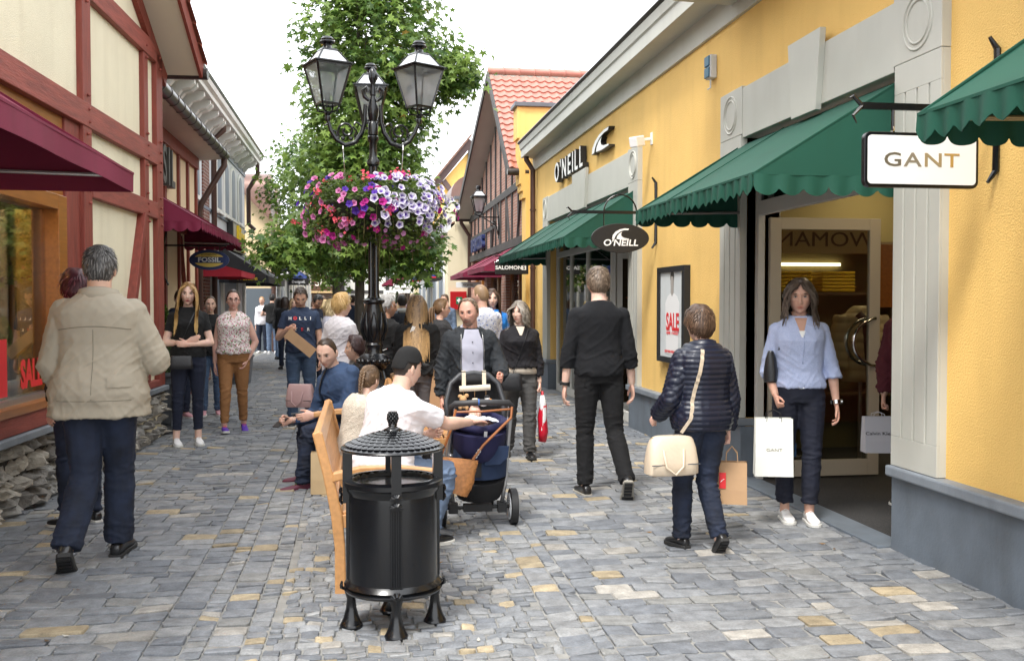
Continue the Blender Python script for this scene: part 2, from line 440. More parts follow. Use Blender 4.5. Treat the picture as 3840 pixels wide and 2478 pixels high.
    if beard:
        bm = sst(-z, .035, .055) * (fr | (np.abs(az) < 1.7)) * (1 - np.exp(-(x / .016) ** 2 - ((z + .069) / .005) ** 2)) * (np.clip(1 - np.abs(x) / .06, 0, 1) ** .3 if beard[3] > .5 else 1)
        if beard[3] > .5: bm = bm * (np.abs(x) < .034 + .0 * z)
        nz = .7 + .6 * noise3(hv0 * 160)
        hcol = hcol + (np.array(beard[:3]) * nz[:, None] - hcol) * (bm * min(1, beard[3]))[:, None]
        if beard[3] > .5: hv0[:, 1] += .006 * bm
    tr = lambda a: np.array([tuple(hc_ + hm @ (V(p) * hscale)) for p in a])
    allv.append(tr(hv0)); allf.append(np.array(hf) + off); allc.append(hcol); off += len(hv0); mi += [0] * len(hf)
    eb = MB()
    for s in (1, -1):
        eb.sph((s * .0755 * hw, -.012, -.012), (.009, .018, .031), 10, 8, rot=Matrix.Rotation(s * .35, 3, 'Z') @ Matrix.Rotation(.2, 3, 'X'))
    ns = len(eb.f)
    eyc = 0 if hp > 28 else 1
    for s in (1, -1): eb.sph((s * .031, .0705, .004), (.0125, .0105, .0068), 10, 8, col=(.5, .47, .45) if eyc else skin)
    if eyc:
        for s in (1, -1): eb.sph((s * .031, .0762, .0045), (.006, .006, .0058), 8, 6, col=(.02, .014, .01))
    for s in (1, -1):
        eb.tube([(s * (.031 + dx), .0822 - abs(dx) * .22, .0105 - dx * dx * 26 - (0 if eyc else .006)) for dx in (-.0135, -.007, 0, .007, .0145)], [.0012, .0018, .002, .002, .0012], n=6, cap=False, col=(.03, .02, .016))
        eb.tube([(s * (.031 + dx), .084 - abs(dx) * .3, .0255 - dx * dx * 18 + dx * .05) for dx in (-.015, -.007, 0, .009, .018)], [(.0016, .0022), (.0022, .0034), (.0022, .0034), (.002, .003), (.001, .0014)], n=6, cap=False, col=tuple(bc * .8))
    ec = np.array(eb.c); ec[:2 * 72] = skin
    if len(eb.c) != len(eb.v): pass
    nve = 2 * (10 * 7 + 2); ec[:nve] = skin
    allv.append(tr(eb.v)); fe = [tuple(q) + ((q[-1],) if len(q) == 3 else ()) for q in eb.f]
    allf.append(np.array(fe) + off); allc.append(ec); off += len(eb.v); mi += [0] * len(fe)
    # hands
    for nm, s, hk, pn in (('R', 1, hands[0], palm[0]), ('L', -1, hands[1], palm[1])):
        if hk is None: continue
        v, f, _ = hand(hk); v = v.copy() * (.93 if fem else 1.02)
        d = A['d' + nm]; w = A['w' + nm]
        if s < 0: v[:, 0] *= -1; f = f[:, ::-1]
        pnv = V(pn) if pn else V((-s, 0, 0))     # palm normal
        zz = -d; xx = (-pnv * s if True else pnv)
        xx = (V(pnv) * -s); xx = (xx - zz * xx.dot(zz)).normalized(); yy = zz.cross(xx)
        mm = Matrix((xx, yy, zz)).transposed()
        v = np.array([tuple(w + d * .005 + mm @ V(p)) for p in v])
        allv.append(v); allf.append(f + off); hcs = np.tile(np.array(skin) * np.array([1, .93, .92]), (len(v), 1)); allc.append(hcs); off += len(v); mi += [0] * len(f)
    AV = np.vstack(allv) * sc
    body = mesh_from('body', AV, np.vstack(allf), SK, root, cols=np.vstack(allc))
    # trousers
    def fin(name, v, f, nrm, m_, amp, kind, cols=None):
        if amp:
            if kind == 'leg':
                q = np.stack([v[:, 0] * 7 + v[:, 2] * 7 * np.sign(v[:, 0]), v[:, 1] * 8 + v[:, 2] * 3, v[:, 2] * 17], 1); n1 = noise3(q + 5.3 + rs.rand() * 40); q2 = v * np.array([13, 13, 3.5]); n2 = noise3(q2 + rs.rand() * 9)
                kz = J['kR'].z; az_ = min(J['aR'].z, J['aL'].z)
                wgt = .22 + .9 * np.exp(-((v[:, 2] - kz) / .12) ** 2) + 1.3 * np.exp(-((v[:, 2] - az_ - .06) / .1) ** 2) + .6 * np.exp(-((v[:, 2] - pz + .08) / .07) ** 2)
                n4 = noise3(q * np.array([1.6, 1.6, 2.1]) + 31); cr = lambda n_, k_: np.clip(1 - np.abs(n_) * k_, 0, 1) ** 1.3
                dsp = amp * (wgt * (cr(n1, 6) * 2.0 + cr(n4, 7) * .9 - .5) + n2 * .9)
            elif kind == 'quilt':
                zz_ = v[:, 2] / .036; arm_ = np.abs(v[:, 0]) > .19
                a1 = np.abs(np.sin(pi * zz_)) ** .6; u_ = (v[:, 0] + v[:, 1]) / .055; w_ = v[:, 2] / .055
                a2 = (np.abs(np.sin(pi * (u_ + w_))) * np.abs(np.sin(pi * (u_ - w_)))) ** .5
                dsp = amp * np.where(arm_, a2, a1) * 1.6 + amp * .6 * noise3(v * 18)
            else:
                c_, s_ = .8, .6
                u_ = v[:, 0] * c_ + v[:, 2] * s_; w_ = -v[:, 0] * s_ + v[:, 2] * c_
                n1 = noise3(np.stack([u_ * 3.2, v[:, 1] * 4, w_ * 13], 1) + rs.rand() * 50); n2 = noise3(np.stack([w_ * 5, v[:, 1] * 7, u_ * 17], 1) + 9)
                n3 = noise3(v * 5)
                low_ = .55 + .9 * sst(pz + .4 - v[:, 2], 0, .35)
                n4 = noise3(np.stack([u_ * 6, v[:, 1] * 6, w_ * 26], 1) + 77); cr = lambda n_, k_: np.clip(1 - np.abs(n_) * k_, 0, 1) ** 1.3
                dsp = amp * (cr(n1, 7) * 1.5 * low_ + cr(n2, 7) * .7 * low_ + cr(n4, 8) * .5 * low_ + n3 * 1.3 - .5)
            v = v + nrm * dsp[:, None]
        return mesh_from(name, v * sc, f, m_, root, cols=cols)
    if pants:
        pm, pf = pants[0], pants[1]  # material, fit extra radius
        p = MB(); torso(p, .008 + pf * .2, z0=-.085, z1=.09)
        inf = lambda t: .006 + pf * np.interp(t, [0, 1, 2], [.3, .8, 1.6])
        leg(p, 'R', inf, pend * 2); leg(p, 'L', inf, pend * 2)
        v, f, nn = remesh(p, vox * .85, 2)
        tro = fin('trousers', v, f, nn, pm, .0045 * fold * (1 + pf * 14), 'leg')
    if top:
        tm, tf = top[0], top[1]
        t_ = MB(); z0 = (hem - .93) + (.0)
        fl = top[2] if len(top) > 2 else 0
        torso(t_, .008 + tf, z0=z0, z1=.53, sx=(lambda z: fl * max(0, (.2 - z) / .3)))
        if sleeve > .1:
            inf = lambda t: .005 + tf * .8 + (top[3] if len(top) > 3 else 0) * t * .5
            arm(t_, 'R', inf, 0, sleeve); arm(t_, 'L', inf, 0, sleeve)
        if scarf: pass
        t_.tube([T((0, -.012, .50)), T((0, -.006, .53 + (scarf or 0)))], [nr_ * 1.35 + tf * .3, nr_ * 1.2 + tf * .3], n=14)
        v, f, nn = remesh(t_, vox * .85, 2)
        to = fin('jacket' if tf > .015 else 'top', v, f, nn, tm, (.004 + tf * .13) * fold, 'quilt' if quilt else 'top')
    else: to = None
    if shoes:
        up, so = shoe_arrays(shoes[2] if len(shoes) > 2 else .025)
        for nm, s, ty, fp in (('R', 1, toes[0], footp[0]), ('L', -1, toes[1], footp[1])):
            an = J['a' + nm]; kn = J['k' + nm]
            sd = (an - kn).normalized(); pitch = 0
            pitch = R(fp)
            fm = Matrix.Rotation(R(-s * 7 + ty), 3, 'Z') @ Matrix.Rotation(-pitch, 3, 'X')
            k2 = .93 if fem else 1.03
            for part, nm2, mm in ((up, 'shoe', shoes[0]), (so, 'sole', shoes[1])):
                q = MB(); q.add([(an + fm @ (V(pp) * k2)) * sc for pp in part.v], part.f)
                if nm2 == 'shoe': so_ = q.build('shoe', mm, root, smooth=True, world=False); sub = so_.modifiers.new('s', 'SUBSURF'); sub.levels = sub.render_levels = 1
                else: q.build('sole', mm, so_, world=False, bevel=.004)
                if nm2 == 'sole' and fp > 30:
                    q = MB()
                    for k in range(7):
                        y_ = -.05 + k * .034; w_ = .028 + .012 * (k > 3)
                        q.add([(an + fm @ (V(pp) * k2)) * sc for pp in [(a_ * w_, y_ + b_ * .012, -.085 + c_) for c_ in (-.006, .002) for b_ in (-1, 1) for a_ in (-1, 1)]], [(0, 2, 3, 1), (4, 5, 7, 6), (0, 1, 5, 4), (2, 6, 7, 3), (0, 4, 6, 2), (1, 3, 7, 5)])
                    q.build('tread', shoes[0], so_, world=False)
            if len(shoes) > 3:
                q = MB()
                for i in range(5):
                    yy_ = .035 + i * .017; zz_ = -.002 - i * .0075
                    q.tube([(an + fm @ (V((xx_, yy_ + abs(xx_) * .15, zz_ - .012 - abs(xx_) * .5 + .022 * (1 - i * .12))) * k2)) * sc for xx_ in (-.022, -.01, 0, .01, .022)], .0028, n=5)
                q.build('laces', shoes[3], so_, world=False)
    # hair
    HP = lambda p: (hc_ + hm @ (V(p) * hscale)) * sc
    if hair: make_hair(root, hair, hv, az, HP, hc, hc2 or tuple(min(1, c * 1.7) for c in hc), hl or ('w' if fem else 'm'), rs, strands, hairlen, T, sc, hm)
    if glasses:
        q = MB()
        for s in (1, -1):
            pts = [HP((s * .032 + .021 * cos(t), .094 - abs(s * .032 + .021 * cos(t)) * .22, .003 + .0155 * sin(t))) for t in np.linspace(0, 2 * pi, 17)]
            if glasses[1]: q.add(pts[:-1], [tuple(range(16))], mi=1)
            q.tube(pts, .0016 * sc, n=5)
            q.tube([HP((s * .052, .083, .006)), HP((s * .07, .05, .005)), HP((s * .077, -.01, .0))], .0016, n=5)
        q.tube([HP((-.011, .094, .005)), HP((0, .097, .007)), HP((.011, .094, .005))], .0016, n=5)
        q.build('glasses', [glasses[0], glasses[1] or glasses[0]], root, world=False)
    info = dict(tr=tro if pants else None, root=root, T=lambda p: T(p) * sc, HP=HP, J={k: v * sc for k, v in J.items()}, A={k: (v * sc if k[0] != 'd' else v) for k, v in A.items()}, sc=sc, top=to, hc=hc_ * sc, hm=hm, body=body)
    PEOPLE.append(root)
    root.location = loc
    return info

def make_hair(root, style, hv, az, HP, c1, c2, hl, rs, ns, hlen, T, sc, hm):
    x, y, z = hv.T
    n = hv / np.linalg.norm(hv / np.array([.8, 1, 1.3]), axis=1)[:, None]; n = hv.copy(); n /= np.linalg.norm(n, axis=1)[:, None]
    zl = hairline(az, hl)
    th = {'short': .012, 'buzz': .003, 'crop': .009, 'fluffy': .026, 'bob': .02, 'long': .014, 'tied': .009, 'pony': .009, 'braid': .01, 'bun': .009}.get(style, .01)
    mask = sst(z - zl, -.004, .02)
    off = th * mask * (1 + .45 * noise3(hv * (30 if style not in ('buzz', 'tied') else 8))) - .003 * (1 - mask)
    if style in ('short', 'crop', 'fluffy'): off += th * .35 * sst(z, .06, .12)
    sv = hv + n * off[:, None]
    nu = 52; nv = 44; keep = []
    K = z > zl - .012
    f = head(False)[1]
    fk = [q for q in f if all(K[i] for i in q)]
    c1 = np.array(c1); c2 = np.array(c2)
    st = noise3(np.stack([az * 14, z * 6, z * 0], 1)) * .9 + .35
    cc = c1 + (c2 - c1) * np.clip(st, 0, 1)[:, None] * .5
    V_ = [HP(p) for p in sv]
    vs = [tuple(p) for p in V_]; cols = [tuple(c) for c in cc]; fs = [tuple(dict.fromkeys(q)) for q in fk]
    def ribbon(P, w, col0, col1, nrm=None):
        b = len(vs); N = len(P)
        for i, p in enumerate(P):
            d = (P[min(i + 1, N - 1)] - P[max(i - 1, 0)])
            o = p - HPc; sd = d.cross(o)
            if sd.length < 1e-6: sd = V((1, 0, 0))
            sd.normalize(); ww = w * (1 - .85 * (i / (N - 1)) ** 3)
            vs.append(tuple(p - sd * ww)); vs.append(tuple(p + sd * ww))
            k = (i / (N - 1)) ** 1.4; c = tuple(np.array(col0) * (1 - k) + np.array(col1) * k); cols.append(c); cols.append(c)
        for i in range(N - 1): fs.append((b + 2 * i, b + 2 * i + 1, b + 2 * i + 3, b + 2 * i + 2))
    HPc = HP((0, 0, 0)); idx = np.where((z > zl + .004))[0]
    crown = V((0.01, -.035, .118))
    long = style in ('long', 'bob')
    for _ in range(int(ns * {'buzz': 0, 'long': 2, 'bob': 1.9}.get(style, 1))):
        i = idx[rs.randint(len(idx))]; p = V(sv[i])
        if abs(p.z) > .121: continue
        nn = V(n[i]); d = p - crown; d = d - nn * d.dot(nn)
        if d.length < 1e-3: continue
        d.normalize(); d = (d + V((0, 0, -.35)) * (1 if style != 'tied' else 0)); d += V(rs.normal(0, .22, 3)); d = (d - nn * d.dot(nn)).normalized()
        br = rs.rand(); col = tuple(c1 + (c2 - c1) * br ** 1.5)
        if long:
            if p.z > .118: continue
            L_ = hlen * (1 + rs.normal(0, .06)); N = 9 if style == 'long' else 7
            side = 1 if (p.x > 0 or (p.x == 0 and rs.rand() > .5)) else -1
            P = [p + nn * .002]; q = V(P[0]); dd = V((side * (.6 if p.y > .03 else .5 * rs.rand()), -.1 if p.y < .04 else -.05, -.6)) if p.y > .03 else V((p.x * 4 + rs.normal(0, .12), -.5, -.5)); dd = (dd - nn * dd.dot(nn)).normalized()
            tot = 0; step = L_ / (N - 1)
            jit = V(rs.normal(0, .012, 3)); 
            for k in range(1, N):
                dd = (dd * .45 + V((0, -.03, -1)) * .55).normalized()
                for sub in range(3):
                    q = q + (dd + jit * (k / N) * 1.5 + V((sin(tot * 45 + jit.x * 300), cos(tot * 38 + jit.y * 300), 0)) * (.5 if style == 'bob' else .12)) * step / 3; tot += step / 3
                    # stay outside head / neck / shoulders
                    e = V((q.x / .088, (q.y + .008) / .108, q.z / .13))
                    if e.length < 1.08:
                        s_ = 1.08 / e.length; q = V((q.x * s_, (q.y + .008) * s_ - .008, q.z)) if abs(q.z) < .1 else q * s_
                    if q.z < .06 and q.y > .0 and P[0].y > -.03 and abs(q.x) < .068: q.x = side * (.068 + rs.rand() * .01)
                    if q.z < -.12:
                        fy = .10 + min(.06, (-.12 - q.z) * .4)
                        tt = V((q.x / .2, q.y / fy, 0))
                        if abs(q.x) < .19 and tt.length < 1 and q.z < -.17:
                            q.y = (1 if q.y > -.01 else -1) * fy * sqrt(max(.05, 1 - (q.x / .2) ** 2)) * 1.05
                P.append(V(q))
            ce = c2 if style == 'long' else tuple(c1 + (c2 - c1) * min(1, br + .2))
            ribbon([HP(a) for a in P], .0052 * (1 + rs.rand()), tuple(c1 + (c2 - c1) * br * .4), tuple(np.array(ce) * (.75 + .4 * rs.rand())))
        else:
            L_ = {'short': .03, 'crop': .022, 'buzz': .008, 'fluffy': .045, 'tied': .05, 'pony': .06, 'braid': .06, 'bun': .06}.get(style, .03) * (.6 + .8 * rs.rand())
            if style in ('tied', 'pony', 'braid', 'bun'):
                d = (V((0, -.1, .02)) - p); d = (d - nn * d.dot(nn)).normalized()
            P = []
            for k in range(4):
                q = p + d * L_ * k / 3; s_ = (p.length + (.004 * rs.rand() if style != 'tied' else .001)) / max(q.length, 1e-4)
                q = q * (s_ if k else 1); P.append(HP(q))
            ribbon(P, .0022 * (1 + rs.rand()), col, tuple(c1 + (c2 - c1) * min(1, br + .15)))
    def lock(pts, r, nn=7, jitter=.2, colr=None):
        mb = MB(); mb.tube([HP(p) for p in pts], [q * sc for q in r], n=nn); b = len(vs)
        for i_, p in enumerate(mb.v): vs.append(p); cols.append(tuple((c1 + (c2 - c1) * rs.rand() * .8)))
        for q in mb.f: fs.append(tuple(b + i_ for i_ in q))
    if style == 'pony':
        for k in range(46):
            jx, jy = rs.normal(0, .014), rs.normal(0, .012); l = hlen * (1 + rs.normal(0, .08))
            lock([(jx * .5, -.10, .02), (jx, -.135 + jy, .0), (jx * 1.5, -.14 + jy * 1.5, -l * .4), (jx * 2.2, -.12 + jy * 2, -l * .8), (jx * 2.6, -.11 + jy * 2.2, -l)], [.004, .007, .008, .006, .001], nn=5)
        mb = MB()
    if style == 'braid':
        for k in range(9):
            t = k / 8; y0 = -.104 - .01 * sin(t * 3); z0 = .05 - t * .2; w_ = .022 * (1 - .45 * t)
            for s in (1, -1): lock([(s * w_ * .2, y0, z0 + .012), (s * w_, y0 - .012, z0), (s * w_ * .5, y0 - .016, z0 - .018), (-s * w_ * .3, y0 - .004, z0 - .026)], [.006, .012 * (1 - .4 * t), .011 * (1 - .4 * t), .004], nn=7)
    if style == 'bun':
        for k in range(3): lock([(cos(a) * .022, -.115 - k * .006, .03 + sin(a) * .022) for a in np.linspace(0, 6.1, 9)], [.014] * 9)
    return mesh_from('hair', np.array(vs), fs, HAIR, root, cols=np.array(cols))
# ---------------- materials of the place ----------------
def weather(m, amt=.1, top=None):
    nt = m.node_tree; n = nt.nodes; L = nt.links; b = n['Principled BSDF']; src = b.inputs['Base Color'].links[0].from_socket
    tc = n.new('ShaderNodeTexCoord'); o = tc.outputs['Object']
    for sc_, st, a in ((1.6, (1, 1, .12), amt), (.35, (1, 1, 1), amt * .6)):
        mp = n.new('ShaderNodeMapping'); mp.inputs['Scale'].default_value = st; t = n.new('ShaderNodeTexNoise'); t.inputs['Scale'].default_value = sc_ * 3; t.inputs['Detail'].default_value = 6
        mr = n.new('ShaderNodeMapRange'); mr.inputs[1].default_value = .5; mr.inputs[2].default_value = .78; mr.inputs[3].default_value = 0; mr.inputs[4].default_value = a * 2.2
        mx = n.new('ShaderNodeMixRGB'); mx.blend_type = 'MULTIPLY'; mx.inputs[2].default_value = (.45, .38, .3, 1)
        L.new(o, mp.inputs[0]); L.new(mp.outputs[0], t.inputs['Vector']); L.new(t.outputs['Fac'], mr.inputs[0]); L.new(mr.outputs[0], mx.inputs[0]); L.new(src, mx.inputs[1]); src = mx.outputs[0]
    L.new(src, b.inputs['Base Color'])
YEL = mat('yellow_render', (.82, .53, .165), .85, var=.07, vscale=1.3, bump=.55, bscale=95, bdist=.012, detail=5)
CRM = mat('cream_render', (.72, .655, .48), .88, var=.06, vscale=1.6, bump=.5, bscale=110, bdist=.01, detail=5)
CRM2 = mat('pale_cream_render', (.72, .64, .45), .88, var=.05, vscale=1.2, bump=.2, bscale=60)
WHT = mat('white_render', (.72, .71, .66), .85, var=.05, vscale=1.5, bump=.15, bscale=60)
GRN = mat('grey_green_paint', (.5, .497, .445), .5, var=.05, vscale=2.5, bump=.06, bscale=120)
SOF = mat('beige_soffit', (.5, .46, .39), .7, var=.05, vscale=2)
BLU = mat('bluestone', (.13, .155, .185), .62, var=.2, vscale=3.5, bump=.22, bscale=50, detail=8)
BLUL = mat('bluestone_cap', (.2, .225, .255), .6, var=.15, vscale=5, bump=.2, bscale=60, detail=8)
RED = mat('red_stained_timber', (.2, .036, .022), .6, var=.28, vscale=6, bump=.3, bscale=22, stretch=(5, 5, .6), detail=8)
REDH = mat('red_stained_beam', (.235, .05, .034), .62, var=.32, vscale=5, bump=.35, bscale=20, stretch=(5, .55, 5), detail=8)
ORG = mat('orange_varnished_timber', (.3, .1, .013), .4, var=.2, vscale=6, stretch=(6, .6, 6), coat=.3)
BTM = mat('dark_timber', (.05, .047, .046), .7, var=.25, vscale=8, bump=.3, bscale=40)
BTM2 = mat('brown_timber', (.075, .038, .03), .6, var=.25, vscale=8, bump=.2, bscale=40)
BLK = mat('black_gloss_iron', (.004, .0045, .006), .27, spec=.45, bump=.12, bscale=60, coat=.2, bdist=.002)
BLKM = mat('black_matt', (.01, .01, .011), .6)
DRK = mat('dark_interior', (.012, .011, .011), .9)
WTM = mat('white_metal', (.62, .61, .57), .4)
ALU = mat('aluminium', (.5, .5, .5), .35, metal=1)
CHR = mat('chrome', (.75, .75, .75), .12, metal=1)
PIPE = mat('brown_pipe', (.07, .033, .024), .42, var=.15, vscale=6)
GUT = mat('dark_gutter', (.06, .05, .045), .35, metal=.4, var=.3, vscale=5)
COP = mat('weathered_copper', (.17, .1, .085), .4, metal=.35, var=.2, vscale=2)
TILE = mat('pink_clay_tile', (.41, .165, .125), .5, var=.16, vscale=3.5, bump=.15, bscale=40)
TILD = mat('dark_roof_tile', (.17, .09, .065), .6, var=.3, vscale=5, bump=.3, bscale=20)
FGR = mat('green_awning_cloth', (.002, .066, .04), .75, var=.1, vscale=2, bump=.15, bscale=500, trans=.04)
FBG = mat('burgundy_awning_cloth', (.19, .009, .042), .75, var=.1, vscale=2, bump=.15, bscale=500, trans=.04)
FBK = mat('black_awning_cloth', (.012, .013, .016), .7)
FRD = mat('red_awning_cloth', (.4, .012, .03), .7, trans=.1)
FBL = mat('blue_awning_cloth', (.09, .14, .45), .7, trans=.1)
FLI = mat('lilac_awning_cloth', (.42, .3, .55), .7, trans=.1)
WBD = mat('white_letters', (.85, .85, .83), .5)
SNB = mat('black_sign', (.012, .011, .011), .45)
SNW = mat('white_sign', (.8, .8, .79), .4)
GOLD = mat('bronze_letters', (.2, .17, .12), .35, metal=.4)
GOL2 = mat('gold_letters', (.55, .36, .12), .35, metal=.4)
YLW = mat('yellow_letters', (.8, .55, .02), .5)
REDL = mat('red_letters', (.65, .02, .025), .5)
NVY = mat('navy_letters', (.015, .03, .12), .4)
GLS = glass('shop_glass', (.8, .82, .78), .1)
GLS2 = glass('lantern_glass', (.95, .97, .98), .12)
_n = GLS2.node_tree; _d = _n.nodes.new('ShaderNodeBsdfTranslucent'); _d.inputs[0].default_value = (.85, .87, .9, 1); _m = _n.nodes.new('ShaderNodeMixShader'); _m.inputs[0].default_value = .36  # white translucent share imitates pale reflections on the lantern panes
_o = _n.nodes['Material Output']; _n.links.new(_o.inputs['Surface'].links[0].from_socket, _m.inputs[1]); _n.links.new(_d.outputs[0], _m.inputs[2]); _n.links.new(_m.outputs[0], _o.inputs['Surface'])
GREY = mat('grey_stone_blue', (.2, .235, .28), .6, var=.12, vscale=3)
LGR = mat('pale_grey_paint', (.55, .57, .59), .6, var=.05, vscale=3)
WDB = mat('bench_timber', (.52, .265, .1), .42, var=.16, vscale=5, stretch=(7, .7, 7), coat=.25, bump=.1, bscale=60)
GPLM = mat('lead_grey_planter', (.1, .11, .125), .5, var=.1, vscale=4)

for m_, a_ in ((YEL, .065), (CRM, .08), (CRM2, .1), (BLU, .22), (GRN, .06), (BLUL, .15), (FGR, .14), (FBG, .14)): weather(m_, a_)
def brick_mat(name, c1, c2, mo, sc, axis='x', rough=.85, bump=.6):
    m = bpy.data.materials.new(name); m.use_nodes = True; nt = m.node_tree; n = nt.nodes; L = nt.links
    b = n['Principled BSDF']; b.inputs['Roughness'].default_value = rough
    tc = n.new('ShaderNodeTexCoord'); sp = n.new('ShaderNodeSeparateXYZ'); cb = n.new('ShaderNodeCombineXYZ')
    L.new(tc.outputs['Object'], sp.inputs[0])
    if axis == 'x': L.new(sp.outputs['Y'], cb.inputs['X'])
    else: L.new(sp.outputs['X'], cb.inputs['X'])
    L.new(sp.outputs['Z'], cb.inputs['Y'])
    k = n.new('ShaderNodeTexBrick'); k.inputs['Scale'].default_value = sc; k.inputs['Color1'].default_value = (*c1, 1); k.inputs['Color2'].default_value = (*c2, 1); k.inputs['Mortar'].default_value = (*mo, 1)
    k.inputs['Mortar Size'].default_value = .022; k.inputs['Brick Width'].default_value = .5; k.inputs['Row Height'].default_value = .16
    L.new(cb.outputs[0], k.inputs['Vector'])
    t = n.new('ShaderNodeTexNoise'); t.inputs['Scale'].default_value = 9; L.new(tc.outputs['Object'], t.inputs['Vector'])
    h = n.new('ShaderNodeHueSaturation'); mr = n.new('ShaderNodeMapRange'); mr.inputs[3].default_value = .7; mr.inputs[4].default_value = 1.3
    L.new(t.outputs['Fac'], mr.inputs[0]); L.new(mr.outputs[0], h.inputs['Value']); L.new(k.outputs['Color'], h.inputs['Color']); L.new(h.outputs[0], b.inputs['Base Color'])
    bp = n.new('ShaderNodeBump'); bp.invert = True; bp.inputs['Strength'].default_value = bump; bp.inputs['Distance'].default_value = .01
    L.new(k.outputs['Fac'], bp.inputs['Height']); L.new(bp.outputs[0], b.inputs['Normal'])
    M[name] = m; return m
BRK = brick_mat('red_brick', (.42, .2, .14), (.3, .125, .09), (.4, .34, .29), 2.4)
BRD = brick_mat('dark_red_brick', (.2, .07, .045), (.13, .045, .03), (.3, .27, .24), 2.4)

def stone_mat():
    m = bpy.data.materials.new('granite_setts'); m.use_nodes = True; nt = m.node_tree; n = nt.nodes; L = nt.links
    b = n['Principled BSDF']; b.inputs['Roughness'].default_value = .7; b.inputs['Specular IOR Level'].default_value = .35
    a = n.new('ShaderNodeAttribute'); a.attribute_name = 'col'; tc = n.new('ShaderNodeTexCoord')
    t = n.new('ShaderNodeTexNoise'); t.inputs['Scale'].default_value = 90; t.inputs['Detail'].default_value = 5; t.inputs['Roughness'].default_value = .75
    t2 = n.new('ShaderNodeTexNoise'); t2.inputs['Scale'].default_value = 14; t2.inputs['Detail'].default_value = 6
    v = n.new('ShaderNodeTexVoronoi'); v.inputs['Scale'].default_value = 160
    for q in (t, t2, v): L.new(tc.outputs['Object'], q.inputs['Vector'])
    h = n.new('ShaderNodeHueSaturation'); mr = n.new('ShaderNodeMapRange'); mr.inputs[1].default_value = .3; mr.inputs[2].default_value = .7; mr.inputs[3].default_value = .55; mr.inputs[4].default_value = 1.5
    ad = n.new('ShaderNodeMath'); ad.operation = 'ADD'; mu = n.new('ShaderNodeMath'); mu.operation = 'MULTIPLY'; mu.inputs[1].default_value = .5
    L.new(t.outputs['Fac'], ad.inputs[0]); L.new(t2.outputs['Fac'], ad.inputs[1]); L.new(ad.outputs[0], mu.inputs[0]); L.new(mu.outputs[0], mr.inputs[0])
    L.new(mr.outputs[0], h.inputs['Value']); L.new(a.outputs['Color'], h.inputs['Color']); L.new(h.outputs[0], b.inputs['Base Color'])
    bp = n.new('ShaderNodeBump'); bp.inputs['Strength'].default_value = .5; bp.inputs['Distance'].default_value = .006
    t3 = n.new('ShaderNodeTexNoise'); t3.inputs['Scale'].default_value = 55; t3.inputs['Detail'].default_value = 6; L.new(tc.outputs['Object'], t3.inputs['Vector'])
    L.new(t3.outputs['Fac'], bp.inputs['Height']); L.new(bp.outputs[0], b.inputs['Normal'])
    M['granite_setts'] = m; return m
STN = stone_mat()
weather(STN, .12)
JNT = mat('sandy_joint', (.235, .23, .215), .95, var=.25, vscale=10, bump=.5, bscale=120)

